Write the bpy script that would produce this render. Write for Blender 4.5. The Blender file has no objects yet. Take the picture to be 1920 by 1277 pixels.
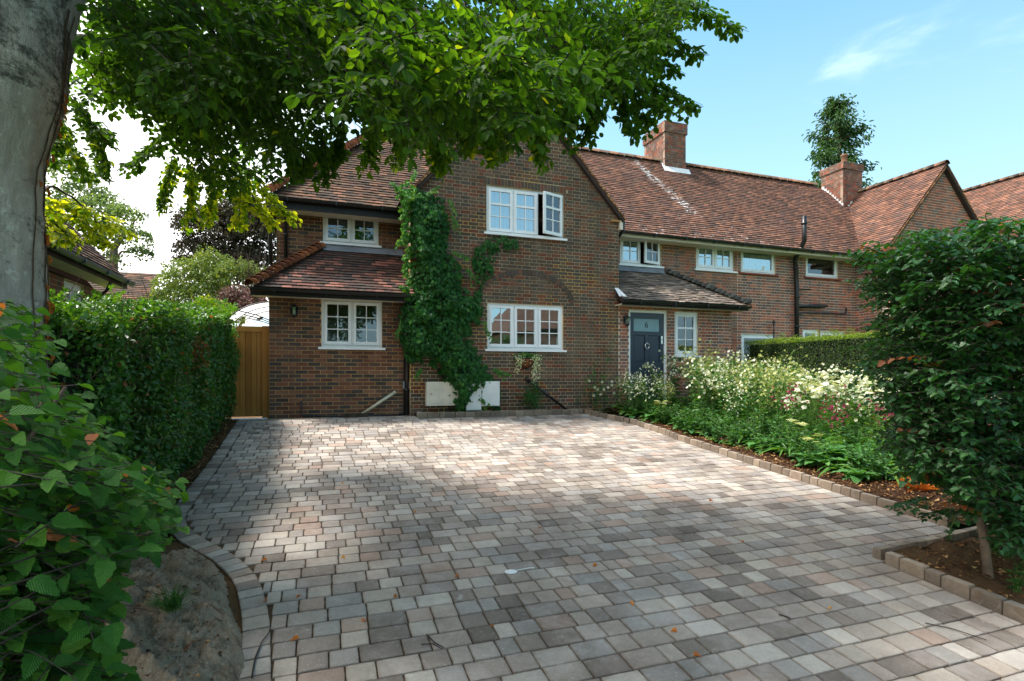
import bpy, math, random
import numpy as np
from mathutils import Matrix, Vector, noise as mn
from math import sin, cos, pi, radians, atan2, sqrt

SC = bpy.context.scene
COL = SC.collection
rnd = random.Random(7)
rng = np.random.default_rng(7)

# ------------------------------------------------------------------ camera, sky, sun, exposure
EYE = 1.88
PSI = radians(19.4)
cam_d = bpy.data.cameras.new('camera')
cam = bpy.data.objects.new('camera', cam_d)
COL.objects.link(cam)
cam.location = (0, 0, EYE)
cam.rotation_euler = (radians(90), 0, -PSI)
cam_d.lens = 19.125
cam_d.sensor_width = 36
cam_d.shift_y = 0.0331
cam_d.clip_end = 900
cam_d.dof.use_dof = True
cam_d.dof.focus_distance = 8.0
cam_d.dof.aperture_fstop = 14.0
SC.camera = cam

SUN_DIR = Vector((-0.52, 0.24, 1.0)).normalized()      # towards the sun
sun_d = bpy.data.lights.new('sun', 'SUN')
sun = bpy.data.objects.new('sun', sun_d)
COL.objects.link(sun)
sun_d.energy = 1.05
sun_d.angle = radians(10)
sun_d.color = (1.0, 0.95, 0.89)
sun.rotation_euler = SUN_DIR.to_track_quat('Z', 'Y').to_euler()
SKY_STRENGTH = 0.15
EXPOSURE = 2.95

world = bpy.data.worlds.new('World')
SC.world = world
world.use_nodes = True
wn = world.node_tree.nodes; wl = world.node_tree.links
wn.clear()
w_out = wn.new('ShaderNodeOutputWorld')
w_bg = wn.new('ShaderNodeBackground')
w_sky = wn.new('ShaderNodeTexSky')
w_sky.sky_type = 'NISHITA'
w_sky.sun_disc = False
w_sky.sun_elevation = math.asin(SUN_DIR.z)
w_sky.sun_rotation = atan2(SUN_DIR.x, SUN_DIR.y)
w_sky.air_density = 1.0
w_sky.dust_density = 1.2
w_sky.ozone_density = 2.2
w_tc = wn.new('ShaderNodeTexCoord')
w_map = wn.new('ShaderNodeMapping'); w_map.inputs['Scale'].default_value = (1.0, 1.0, 2.4)
w_map.inputs['Location'].default_value = (9.26, 0.42, 1.6)
w_n = wn.new('ShaderNodeTexNoise'); w_n.inputs['Scale'].default_value = 1.9
w_n.inputs['Detail'].default_value = 9; w_n.inputs['Roughness'].default_value = 0.55; w_n.inputs['Distortion'].default_value = 0.35
w_dot = wn.new('ShaderNodeVectorMath'); w_dot.operation = 'DOT_PRODUCT'
gl = Vector((-0.90, 0.25, 0.35)).normalized()  # leans cloud left; unseen cover beside and behind the camera is added fill light
w_dot.inputs[1].default_value = gl
w_b = wn.new('ShaderNodeMapRange'); w_b.inputs['From Min'].default_value = -0.05; w_b.inputs['From Max'].default_value = 0.75
w_b.inputs['To Min'].default_value = 0.0; w_b.inputs['To Max'].default_value = 0.5
w_add = wn.new('ShaderNodeMath'); w_add.operation = 'ADD'
w_r = wn.new('ShaderNodeMapRange'); w_r.interpolation_type = 'SMOOTHSTEP'
w_r.inputs['From Min'].default_value = 0.615; w_r.inputs['From Max'].default_value = 0.88
w_sep = wn.new('ShaderNodeSeparateXYZ')
w_h = wn.new('ShaderNodeMapRange'); w_h.inputs['From Min'].default_value = 0.02; w_h.inputs['From Max'].default_value = 0.62
w_h.inputs['To Min'].default_value = 0.80; w_h.inputs['To Max'].default_value = 0.0
w_tint = wn.new('ShaderNodeMix'); w_tint.data_type = 'RGBA'; w_tint.blend_type = 'MULTIPLY'
w_tint.inputs[0].default_value = 1.0
w_tint.inputs[7].default_value = (0.18, 0.30, 0.27, 1)
w_haze = wn.new('ShaderNodeMix'); w_haze.data_type = 'RGBA'; w_haze.inputs[7].default_value = (0.80, 1.00, 1.10, 1)
w_cl = wn.new('ShaderNodeMix'); w_cl.data_type = 'RGBA'; w_cl.inputs[7].default_value = (2.2, 2.2, 2.2, 1)
wl.new(w_tc.outputs['Generated'], w_map.inputs['Vector'])
wl.new(w_map.outputs[0], w_n.inputs['Vector'])
wl.new(w_tc.outputs['Generated'], w_dot.inputs[0])
wl.new(w_dot.outputs['Value'], w_b.inputs['Value'])
wl.new(w_n.outputs[0], w_add.inputs[0]); wl.new(w_b.outputs[0], w_add.inputs[1])
wl.new(w_add.outputs[0], w_r.inputs['Value'])
wl.new(w_tc.outputs['Generated'], w_sep.inputs[0]); wl.new(w_sep.outputs[2], w_h.inputs['Value'])
wl.new(w_sky.outputs[0], w_tint.inputs[6])
wl.new(w_tint.outputs[2], w_haze.inputs[6]); wl.new(w_h.outputs[0], w_haze.inputs[0])
wl.new(w_haze.outputs[2], w_cl.inputs[6]); wl.new(w_r.outputs[0], w_cl.inputs[0])
wl.new(w_cl.outputs[2], w_bg.inputs['Color'])
w_bg.inputs['Strength'].default_value = SKY_STRENGTH
wl.new(w_bg.outputs[0], w_out.inputs[0])

SC.view_settings.view_transform = 'Standard'
SC.view_settings.look = 'None'
SC.view_settings.gamma = 1.0
SC.view_settings.use_curve_mapping = False
SC.view_settings.exposure = EXPOSURE
SC.render.engine = 'CYCLES'
SC.cycles.max_bounces = 7
SC.cycles.diffuse_bounces = 3
SC.cycles.glossy_bounces = 3
SC.cycles.transmission_bounces = 5
SC.cycles.transparent_max_bounces = 10
SC.cycles.caustics_reflective = False
SC.cycles.caustics_refractive = False
try:
    SC.cycles.use_denoising = True
except Exception:
    pass

# ------------------------------------------------------------------ measured points: a bearing met with a real plane of the place
FP, CXP, CYP = 1020.0, 960.0, 702.0
cP, sP = cos(PSI), sin(PSI)
def bearing(px, py):
    x = (px - CXP) / FP; z = (CYP - py) / FP
    return Vector((cP * x + sP, -sP * x + cP, z))
def on_y(px, py, Y):
    r = bearing(px, py); t = Y / r.y
    return Vector((r.x * t, Y, EYE + r.z * t))
def at_depth(px, py, d):
    r = bearing(px, py)
    return Vector((r.x * d, r.y * d, EYE + r.z * d))
def to_screen(P):
    """P (n,3) -> px, py, depth"""
    P = np.asarray(P)
    xc = cP * P[:, 0] - sP * P[:, 1]; zc = sP * P[:, 0] + cP * P[:, 1]
    zz = np.where(zc > 0.05, zc, 0.05)
    return CXP + FP * xc / zz, CYP - FP * (P[:, 2] - EYE) / zz, zc
def G(Y):
    """height of the driveway: it climbs towards the house"""
    if Y < 8.0: return 0.0915 * Y
    if Y < 10.5: return 0.732 + (Y - 8.0) * 0.13
    return 1.057
def on_ground(px, py, off=0.0):
    r = bearing(px, py)
    lo, hi = 0.3, 30.0
    for _ in range(50):
        m = (lo + hi) / 2
        if EYE + r.z * m > G(r.y * m) + off: lo = m
        else: hi = m
    return Vector((r.x * lo, r.y * lo, EYE + r.z * lo))

# ------------------------------------------------------------------ objects
THINGLOC = {}
def mesh_np(name, V, F, mat=None, tint=None, uv=None, smooth=False):
    """V (n,3); F list of index arrays of shape (m,k)"""
    V = np.asarray(V, dtype=np.float32).reshape(-1, 3)
    if not isinstance(F, list): F = [F]
    F = [np.asarray(f, dtype=np.int32) for f in F if len(f)]
    me = bpy.data.meshes.new(name)
    me.vertices.add(len(V)); me.vertices.foreach_set('co', V.ravel())
    nl = sum(f.size for f in F); npoly = sum(len(f) for f in F)
    me.loops.add(nl); me.polygons.add(npoly)
    li = np.concatenate([f.ravel() for f in F]) if F else np.zeros(0, np.int32)
    me.loops.foreach_set('vertex_index', li)
    tot = np.concatenate([np.full(len(f), f.shape[1], dtype=np.int32) for f in F]) if F else np.zeros(0, np.int32)
    start = np.concatenate([[0], np.cumsum(tot)[:-1]]).astype(np.int32) if npoly else tot
    me.polygons.foreach_set('loop_start', start)
    me.polygons.foreach_set('use_smooth', np.full(npoly, bool(smooth)))
    if tint is not None:
        a = me.attributes.new('tint', 'FLOAT', 'FACE'); a.data.foreach_set('value', np.asarray(tint, dtype=np.float32))
    if uv is not None:
        l = me.uv_layers.new(name='UVMap'); l.data.foreach_set('uv', np.asarray(uv, dtype=np.float32)[li].ravel())
    me.update(calc_edges=True)
    if mat is not None: me.materials.append(mat)
    return me

def link(name, me, parent=None, kind=None, M=None):
    o = bpy.data.objects.new(name, me); COL.objects.link(o)
    if parent is not None:
        o.parent = parent
        if parent.name in THINGLOC:
            o.matrix_parent_inverse = Matrix.Translation(-THINGLOC[parent.name])
    if M is not None: o.matrix_basis = M
    if kind: o['kind'] = kind
    return o
def tag(o, label, cat, group=None, kind=None):
    o['label'] = label; o['category'] = cat
    if group: o['group'] = group
    if kind: o['kind'] = kind
    return o
def thing(name, label, cat, loc=(0, 0, 0), group=None):
    o = bpy.data.objects.new(name, None); COL.objects.link(o)
    o.empty_display_size = 0.1
    o.location = loc; THINGLOC[o.name] = Vector(loc)
    return tag(o, label, cat, group)
def structure(name, me, label=None):
    o = link(name, me, kind='structure')
    if label: o['label'] = label
    return o

class MB:
    """collects solids into one mesh"""
    def __init__(s): s.v = []; s.f = []; s.t = []
    def add(s, V, F, t=0.5):
        b = len(s.v); s.v += [tuple(p) for p in V]
        for f in F: s.f.append(tuple(i + b for i in f)); s.t.append(t)
        return s
    def box(s, a, b, t=0.5):
        x0, y0, z0 = a; x1, y1, z1 = b
        if x0 > x1: x0, x1 = x1, x0
        if y0 > y1: y0, y1 = y1, y0
        if z0 > z1: z0, z1 = z1, z0
        return s.add([(x0,y0,z0),(x1,y0,z0),(x1,y1,z0),(x0,y1,z0),(x0,y0,z1),(x1,y0,z1),(x1,y1,z1),(x0,y1,z1)],
                     [(0,3,2,1),(4,5,6,7),(0,1,5,4),(1,2,6,5),(2,3,7,6),(3,0,4,7)], t)
    def obox(s, O, u, v, n, a, b, t=0.5):
        """box in a frame O + x*u + y*v + z*n"""
        P = []
        for z in (a[2], b[2]):
            for (x, y) in ((a[0], a[1]), (b[0], a[1]), (b[0], b[1]), (a[0], b[1])):
                P.append(O + u * x + v * y + n * z)
        return s.add(P, [(0,3,2,1),(4,5,6,7),(0,1,5,4),(1,2,6,5),(2,3,7,6),(3,0,4,7)], t)
    def tube(s, pts, r, n=8, t=0.5, cap=True):
        pts = [Vector(p) for p in pts]
        if not hasattr(r, '__len__'): r = [r] * len(pts)
        b = len(s.v); up = None
        for i, p in enumerate(pts):
            d = (pts[min(i + 1, len(pts) - 1)] - pts[max(i - 1, 0)]).normalized()
            if up is None:
                up = Vector((0, 0, 1)) if abs(d.z) < 0.9 else Vector((1, 0, 0))
            a = d.cross(up).normalized(); c = a.cross(d).normalized(); up = c
            for k in range(n):
                th = 2 * pi * k / n
                s.v.append(tuple(p + a * (cos(th) * r[i]) + c * (sin(th) * r[i])))
        for i in range(len(pts) - 1):
            for k in range(n):
                s.f.append((b + i*n + k, b + i*n + (k+1) % n, b + (i+1)*n + (k+1) % n, b + (i+1)*n + k)); s.t.append(t)
        if cap:
            s.f.append(tuple(b + k for k in range(n))[::-1]); s.t.append(t)
            s.f.append(tuple(b + (len(pts)-1)*n + k for k in range(n))); s.t.append(t)
        return s
    def lathe(s, c, prof, n=16, t=0.5):
        b = len(s.v)
        for (r, z) in prof:
            for k in range(n):
                s.v.append((c[0] + r*cos(2*pi*k/n), c[1] + r*sin(2*pi*k/n), c[2] + z))
        for i in range(len(prof) - 1):
            for k in range(n):
                s.f.append((b + i*n + k, b + i*n + (k+1) % n, b + (i+1)*n + (k+1) % n, b + (i+1)*n + k)); s.t.append(t)
        return s
    def mesh(s, name, mat, smooth=False):
        me = bpy.data.meshes.new(name); me.from_pydata(s.v, [], s.f)
        a = me.attributes.new('tint', 'FLOAT', 'FACE'); a.data.foreach_set('value', s.t)
        if smooth: me.polygons.foreach_set('use_smooth', [True] * len(me.polygons))
        me.materials.append(mat); me.update(); return me
    def build(s, name, mat, parent=None, smooth=False, kind=None):
        return link(name, s.mesh(name, mat, smooth), parent, kind)

def pieces(single, rest, tmpl, mat, Ms, var, tint, rest_parent, parents=None, top=300, size=None, smooth=False, single_parent=None):
    """many alike pieces: the `top` largest in the picture as objects of their own, the rest joined.
    tmpl: list of (V, [F...], uv or None); Ms (n,4,4) world matrices; parents: per piece parent or None"""
    Ms = np.asarray(Ms, dtype=np.float64); var = np.asarray(var); tint = np.asarray(tint, dtype=np.float64)
    n = len(Ms)
    if n == 0: return
    P = Ms[:, :3, 3]
    px, py, d = to_screen(P)
    sz = np.linalg.norm(Ms[:, :3, 1], axis=1) if size is None else np.asarray(size)
    scr = sz / np.maximum(d, 0.1)
    inf = (px > -10) & (px < 1930) & (py > -10) & (py < 1287) & (d > 0.2)
    scr = np.where(inf, scr, scr * 1e-6)
    order = np.argsort(-scr)
    pick = order[:min(top, n)]; pick = pick[inf[pick]]
    mes = [None] * len(tmpl)
    for i in pick:
        k = int(var[i])
        if mes[k] is None:
            V, F, uv = tmpl[k]; mes[k] = mesh_np(single, V, F, mat, None, uv, smooth)
        par = parents[i] if parents is not None else (single_parent or rest_parent)
        o = link(single, mes[k], par, None, Matrix(Ms[i].tolist()))
        o['tint'] = float(tint[i])
    mask = np.ones(n, bool); mask[pick] = False
    idx = np.nonzero(mask)[0]
    if len(idx) == 0: return
    VV, UV, FF, TT, base = [], [], {}, {}, 0
    for k in range(len(tmpl)):
        ii = idx[var[idx] == k]
        if len(ii) == 0: continue
        V, F, uv = tmpl[k]; V = np.asarray(V, dtype=np.float64)
        W = np.einsum('nij,vj->nvi', Ms[ii][:, :3, :3], V) + Ms[ii][:, None, :3, 3]
        VV.append(W.reshape(-1, 3))
        UV.append(np.tile(np.asarray(uv)[:, :2] if uv is not None else np.zeros((len(V), 2)), (len(ii), 1)))
        off = base + np.arange(len(ii)) * len(V)
        for f in F:
            f = np.asarray(f)
            g = (f[None] + off[:, None, None]).reshape(-1, f.shape[1])
            FF.setdefault(f.shape[1], []).append(g); TT.setdefault(f.shape[1], []).append(np.repeat(tint[ii], len(f)))
        base += len(ii) * len(V)
    ks = sorted(FF)
    me = mesh_np(rest, np.concatenate(VV), [np.concatenate(FF[k]) for k in ks], mat,
                 np.concatenate([np.concatenate(TT[k]) for k in ks]), np.concatenate(UV) if UV else None, smooth)
    return link(rest, me, rest_parent, 'stuff')

# ------------------------------------------------------------------ materials
def srgb(r, g, b):
    f = lambda c: ((c / 255 + 0.055) / 1.055) ** 2.4 if c > 10 else c / 255 / 12.92
    return (f(r), f(g), f(b), 1)
class NT:
    def __init__(s, name):
        s.m = bpy.data.materials.new(name); s.m.use_nodes = True
        s.n = s.m.node_tree.nodes; s.l = s.m.node_tree.links; s.n.clear()
        s.out = s.n.new('ShaderNodeOutputMaterial')
    def node(s, t, **kw):
        nd = s.n.new(t)
        for k, v in kw.items(): setattr(nd, k, v)
        return nd
    def link(s, a, b): s.l.new(a, b)
    def set(s, nd, **kw):
        for k, v in kw.items(): nd.inputs[k.replace('_', ' ')].default_value = v
        return nd
    def math(s, op, a, b=None, clamp=False):
        nd = s.n.new('ShaderNodeMath'); nd.operation = op; nd.use_clamp = clamp
        for i, x in enumerate((a, b)):
            if x is None: continue
            if hasattr(x, 'links'): s.l.new(x, nd.inputs[i])
            else: nd.inputs[i].default_value = x
        return nd.outputs[0]
    def mix(s, fac, a, b, blend='MIX'):
        nd = s.n.new('ShaderNodeMix'); nd.data_type = 'RGBA'; nd.blend_type = blend
        for i, x in ((0, fac), (6, a), (7, b)):
            if hasattr(x, 'links'): s.l.new(x, nd.inputs[i])
            else: nd.inputs[i].default_value = x
        return nd.outputs[2]
    def tint(s):
        a = s.node('ShaderNodeAttribute', attribute_name='tint', attribute_type='GEOMETRY')
        b = s.node('ShaderNodeAttribute', attribute_name='tint', attribute_type='OBJECT')
        return s.math('ADD', a.outputs['Fac'], b.outputs['Fac'])
    def pos(s, scale=(1, 1, 1)):
        g = s.node('ShaderNodeNewGeometry')
        m = s.node('ShaderNodeMapping'); m.inputs['Scale'].default_value = scale
        s.link(g.outputs['Position'], m.inputs['Vector']); return m.outputs[0]
    def noise(s, scale, detail=4, rough=0.55, vec=None, dist=0.0):
        nd = s.node('ShaderNodeTexNoise')
        nd.inputs['Scale'].default_value = scale; nd.inputs['Detail'].default_value = detail
        nd.inputs['Roughness'].default_value = rough; nd.inputs['Distortion'].default_value = dist
        s.link(vec if vec is not None else s.pos(), nd.inputs['Vector']); return nd.outputs[0]
    def ramp(s, fac, stops, interp='LINEAR'):
        nd = s.node('ShaderNodeValToRGB'); nd.color_ramp.interpolation = interp
        el = nd.color_ramp.elements
        el.remove(el[1]); el[0].position = stops[0][0]; el[0].color = stops[0][1]
        for p, c in stops[1:]:
            e = el.new(p); e.color = c
        s.link(fac, nd.inputs[0]); return nd.outputs[0]
    def mr(s, v, a, b, c=0.0, d=1.0):
        nd = s.node('ShaderNodeMapRange'); nd.inputs[1].default_value = a; nd.inputs[2].default_value = b
        nd.inputs[3].default_value = c; nd.inputs[4].default_value = d; s.link(v, nd.inputs[0]); return nd.outputs[0]
    def bump(s, h, strength, dist=0.01):
        nd = s.node('ShaderNodeBump'); nd.inputs['Strength'].default_value = strength; nd.inputs['Distance'].default_value = dist
        s.link(h, nd.inputs['Height']); return nd.outputs[0]
    def bsdf(s, color, rough=0.8, normal=None, spec=0.4, metallic=0.0, **kw):
        nd = s.node('ShaderNodeBsdfPrincipled')
        for k, x in (('Base Color', color), ('Roughness', rough), ('Metallic', metallic), ('Specular IOR Level', spec)):
            if hasattr(x, 'links'): s.link(x, nd.inputs[k])
            else: nd.inputs[k].default_value = x
        if normal is not None: s.link(normal, nd.inputs['Normal'])
        for k, v in kw.items(): nd.inputs[k.replace('_', ' ')].default_value = v
        return nd
    def done(s, sh):
        s.link(sh.outputs[0] if hasattr(sh, 'outputs') else sh, s.out.inputs[0]); return s.m

def plain(name, col, rough=0.6, var=0.12, nscale=6.0, spec=0.4, metallic=0.0, bump=0.0, bscale=60.0):
    t = NT(name)
    n = t.noise(nscale, 5)
    c2 = tuple(x * (1 - 2.2 * var) for x in col[:3]) + (1,); c3 = tuple(min(1, x * (1 + var)) for x in col[:3]) + (1,)
    c = t.ramp(n, [(0.3, c2), (0.52, col), (0.75, c3)])
    nb = t.bump(t.noise(bscale, 4), bump, 0.004) if bump else None
    return t.done(t.bsdf(c, rough, nb, spec, metallic))

def palette_mat(name, cols, rough=0.85, jitter=0.25, stain=None, stain_amt=0.0, stain_scale=1.5, bump=0.5, bscale=90.0, fleck=None, fleck_amt=0.0, fleck_scale=30.0, grime=0.25, spec=0.25, extra=None, edges=0.0):
    """alike pieces of many colours: the piece's own tint picks its colour"""
    t = NT(name)
    ti = t.tint()
    n = len(cols)
    c = t.ramp(ti, [(i / n, srgb(*cc)) for i, cc in enumerate(cols)], 'CONSTANT')
    wn_ = t.node('ShaderNodeTexWhiteNoise', noise_dimensions='1D'); t.link(t.math('MULTIPLY', ti, 913.7), wn_.inputs['W'])
    hsv = t.node('ShaderNodeHueSaturation'); t.link(c, hsv.inputs['Color'])
    t.link(t.mr(wn_.outputs['Value'], 0, 1, 1 - jitter, 1 + jitter), hsv.inputs['Value'])
    c = hsv.outputs[0]
    g = t.noise(1.1, 7, 0.7)
    c = t.mix(t.mr(g, 0.38, 0.66, 0, min(.8, grime * 1.7)), c, t.mix(1.0, c, (0.45, 0.42, 0.4, 1), 'MULTIPLY'))
    if name.startswith('brick') or name.startswith('tile'):
        stv = t.noise(1.7, 5, .65, t.pos((2.4, 1.2, .32)))
        c = t.mix(t.mr(stv, .53, .70, 0, .5), c, t.mix(1.0, c, (.52, .5, .5, 1), 'MULTIPLY'))
        c = t.mix(t.mr(stv, .40, .28, 0, .3), c, t.mix(1.0, c, (1.3, 1.25, 1.2, 1), 'MULTIPLY'))
    fn = t.noise(45, 5, 0.7)
    c = t.mix(t.mr(fn, 0.35, 0.65, 0.0, 0.35), c, t.mix(1.0, c, (0.6, 0.58, 0.56, 1), 'MULTIPLY'))
    if stain is not None:
        sn = t.noise(stain_scale, 6, 0.7, dist=0.4)
        c = t.mix(t.mr(sn, 0.5, 0.68, 0, stain_amt), c, stain)
    if fleck is not None:
        fk = t.noise(fleck_scale, 3, 0.8)
        c = t.mix(t.mr(fk, 0.62, 0.72, 0, fleck_amt), c, fleck)
    if edges:
        uv = t.node('ShaderNodeUVMap'); q = t.node('ShaderNodeSeparateXYZ'); t.link(uv.outputs[0], q.inputs[0])
        ex = t.math('SUBTRACT', .5, t.math('ABSOLUTE', t.math('SUBTRACT', q.outputs[0], .5)))
        ey = t.math('SUBTRACT', .5, t.math('ABSOLUTE', t.math('SUBTRACT', q.outputs[1], .5)))
        e = t.math('ADD', t.math('MINIMUM', ex, ey), t.math('MULTIPLY', t.math('SUBTRACT', t.noise(22, 5, .75), .5), .30))
        c = t.mix(t.mr(e, .0, .10, edges, 0), c, t.mix(1.0, c, (.5, .44, .38, 1), 'MULTIPLY'))
        pit = t.noise(120, 3, .8); c = t.mix(t.mr(pit, .60, .68, 0, .55), c, t.mix(1.0, c, (.5, .48, .46, 1), 'MULTIPLY'))
        sc_ = t.noise(7, 7, .8, dist=1.5); c = t.mix(t.mr(sc_, .60, .72, 0, .45), c, srgb(206, 202, 198))
    if extra: c = extra(t, c)
    nb = t.bump(t.noise(bscale, 5, 0.7), bump, 0.004)
    return t.done(t.bsdf(c, rough, nb, spec))

def leaf_mat(name, stops, transl=0.4, rough=0.42, spec=0.5, veins=0.0, tr_gain=1.6):
    t = NT(name)
    ti = t.tint()
    c = t.ramp(ti, stops)
    n = t.noise(3.0, 3)
    c = t.mix(t.mr(n, 0.35, 0.7, 0, 0.35), c, t.mix(1.0, c, (0.7, 0.8, 0.5, 1), 'MULTIPLY'))
    nb = None
    if veins:
        uv = t.node('ShaderNodeUVMap')
        sp = t.node('ShaderNodeSeparateXYZ'); t.link(uv.outputs[0], sp.inputs[0])
        ax = t.math('ABSOLUTE', t.math('SUBTRACT', sp.outputs[0], 0.5))
        ph = t.math('MULTIPLY', t.math('SUBTRACT', sp.outputs[1], t.math('MULTIPLY', ax, 0.9)), 58.0)
        w = t.math('SINE', ph)
        vein = t.mr(w, 0.7, 1.0, 0, 1)
        mid = t.mr(ax, 0.0, 0.02, 1, 0)
        vm = t.math('MAXIMUM', vein, mid, True)
        c = t.mix(t.math('MULTIPLY', vm, 0.35), c, t.mix(1.0, c, (1.6, 1.5, 1.3, 1), 'MULTIPLY'))
        nb = t.bump(w, veins, 0.004)
    p = t.bsdf(c, rough, nb, spec)
    tr = t.node('ShaderNodeBsdfTranslucent')
    t.link(t.mix(1.0, c, (1.5 * tr_gain, 1.35 * tr_gain, 0.35 * tr_gain, 1), 'MULTIPLY'), tr.inputs['Color'])
    ms = t.node('ShaderNodeMixShader'); ms.inputs[0].default_value = transl
    t.link(p.outputs[0], ms.inputs[1]); t.link(tr.outputs[0], ms.inputs[2])
    return t.done(ms)

def g3(r, g, b): return (r, g, b, 1)
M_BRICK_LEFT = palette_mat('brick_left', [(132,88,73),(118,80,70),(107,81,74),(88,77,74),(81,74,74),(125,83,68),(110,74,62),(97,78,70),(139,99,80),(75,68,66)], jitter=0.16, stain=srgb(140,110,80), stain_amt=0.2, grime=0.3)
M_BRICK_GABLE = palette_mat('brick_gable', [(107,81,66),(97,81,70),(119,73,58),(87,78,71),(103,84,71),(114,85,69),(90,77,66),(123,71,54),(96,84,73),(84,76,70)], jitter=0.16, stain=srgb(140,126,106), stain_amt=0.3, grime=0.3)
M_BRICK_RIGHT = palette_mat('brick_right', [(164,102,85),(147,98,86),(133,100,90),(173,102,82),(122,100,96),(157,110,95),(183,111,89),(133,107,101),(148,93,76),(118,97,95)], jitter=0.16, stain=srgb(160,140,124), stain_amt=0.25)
M_BRICK_CHIM = palette_mat('brick_chimney', [(134,85,68),(116,87,73),(150,81,61),(104,84,76),(125,91,77),(97,80,75)], jitter=0.2, stain=srgb(196,180,160), stain_amt=0.3, stain_scale=5, fleck=srgb(220,205,185), fleck_amt=0.3, fleck_scale=18)
M_MORTAR_TAN = plain('mortar_tan', srgb(190,154,104), 0.95, 0.2, 3.0, 0.1, bump=0.4)
def _mg():
    t = NT('mortar_gable')
    c = t.ramp(t.noise(2.0, 5), [(.3, srgb(150, 132, 106)), (.52, srgb(186, 164, 132)), (.75, srgb(200, 182, 152))])
    c = t.mix(t.mr(t.noise(.95, 3, .6, t.pos((1.3, 1, 1.6))), .56, .60, 0, .85), c, srgb(226, 186, 112))
    return t.done(t.bsdf(c, .95, t.bump(t.noise(60, 4), .4, .004), .1))
M_MORTAR_GABLE = _mg()
M_MORTAR_CHIM = plain('mortar_chimney', srgb(150,128,112), 0.95, 0.25, 3.0, 0.1, bump=0.4)
M_MORTAR_PALE = plain('mortar_pale', srgb(226,208,182), 0.95, 0.15, 3.0, 0.1, bump=0.4)
M_TILE_BROWN = palette_mat('tile_brown', [(101,75,60),(87,68,58),(77,64,53),(115,82,65),(94,68,56),(69,58,50),(128,90,70),(85,68,54)], jitter=0.25, stain=srgb(120,100,70), stain_amt=0.4, stain_scale=4)
M_TILE_LEAN = palette_mat('tile_lean_to', [(82,61,56),(73,59,55),(94,66,59),(65,57,54),(127,85,74),(78,63,59),(89,61,54),(142,94,82)], jitter=0.22, stain=srgb(120,105,80), stain_amt=0.3, stain_scale=6)
def lichen(t, c):
    """white lichen run below the chimney and blotches along the eaves"""
    sp = t.node('ShaderNodeSeparateXYZ'); t.link(t.pos(), sp.inputs[0])
    ax = t.math('ADD', t.math('SUBTRACT', sp.outputs[0], 9.35), t.math('MULTIPLY', t.math('SUBTRACT', sp.outputs[1], 12.9), .42))
    band = t.mr(t.math('ABSOLUTE', ax), .10, .42, 1, 0); yb = t.mr(sp.outputs[1], 11.9, 12.4, 0, 1)
    run = t.math('MULTIPLY', band, yb)
    low = t.math('MULTIPLY', t.mr(sp.outputs[1], 11.5, 12.6, .55, 0), t.mr(sp.outputs[0], 12.3, 12.8, 1, 0))
    m = t.math('MAXIMUM', run, low)
    n = t.noise(9.0, 4, .75, t.pos((.8, 1, 1.6)))
    f = t.mr(t.math('ADD', n, t.math('MULTIPLY', m, .19)), .70, .76, 0, .7)
    return t.mix(f, c, srgb(232, 230, 228))
M_TILE_RED = palette_mat('tile_red', [(124,87,71),(114,83,68),(134,93,75),(101,76,65),(118,83,67),(109,81,69),(141,101,81),(94,73,63)], jitter=0.2, stain=srgb(96,76,72), stain_amt=0.5, stain_scale=1.2, fleck=srgb(225,215,210), fleck_amt=0.2, fleck_scale=9, extra=lichen)
M_TILE_GREY = palette_mat('tile_grey', [(128,114,104),(112,102,94),(140,124,112),(100,92,88),(120,104,92),(150,138,126)], jitter=0.25, stain=srgb(84,74,60), stain_amt=0.6, stain_scale=6, fleck=srgb(200,195,180), fleck_amt=0.6, fleck_scale=25)
M_HIP = palette_mat('hip_tile', [(150,92,62),(136,84,60),(164,104,70),(124,80,60)], jitter=0.2, stain=srgb(90,70,56), stain_amt=0.5, stain_scale=6)
M_HIP_GREY = palette_mat('hip_tile_grey', [(112,104,96),(98,92,86),(126,118,108)], jitter=0.2)
M_RIDGE = palette_mat('ridge_tile', [(132,98,78),(116,92,76),(142,104,84),(104,86,74)], jitter=0.2, stain=srgb(130,120,90), stain_amt=0.7, stain_scale=5)
M_DECK = plain('roof_underlay', srgb(58,46,42), 0.95)
M_UPVC = plain('white_frame', srgb(236,238,240), 0.35, 0.03, 2.0, 0.5)
M_UPVC_SHADOW = plain('frame_gasket', srgb(70,72,74), 0.6)
M_CREAM = plain('cream_soffit', srgb(214,206,188), 0.6, 0.06)
M_BLACK = plain('black_plastic', srgb(26,26,28), 0.35, 0.1, 4, 0.5)
M_BLACKFASCIA = plain('black_fascia', srgb(24,22,22), 0.55, 0.1)
M_LEAD = plain('lead', srgb(118,124,132), 0.5, 0.15, 4, 0.5)
M_WHITE_LEAD = plain('pale_flashing', srgb(220,222,224), 0.6, 0.1, 8)
M_INTERIOR = plain('room_wall', srgb(120,116,110), 0.9)
M_CURTAIN = plain('pale_blind', srgb(226,230,236), 0.8, 0.03)
M_WHITE = plain('white_metal', srgb(226,228,226), 0.4, 0.06, 3)
M_OFFWHITE = plain('offwhite_plastic', srgb(214,208,192), 0.5, 0.1, 3)
M_PIPE = plain('waste_pipe', srgb(206,198,176), 0.4, 0.08)
M_GREYBOX = plain('grey_plastic', srgb(132,142,146), 0.5)
M_DOOR = plain('navy_paint', srgb(40,54,70), 0.35, 0.06, 2, 0.5)
M_CHROME = plain('chrome', srgb(205,205,205), 0.2, 0.03, 3, 0.5, 1.0)
M_FROST = plain('frosted_glass', srgb(122,156,166), 0.3, 0.04, 2, 0.5)
M_DIGIT = plain('dark_digit', srgb(36,40,46), 0.5)
M_TERRA = plain('coir_basket', srgb(128,78,48), 0.85, 0.25, 30, bump=0.6)
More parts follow.
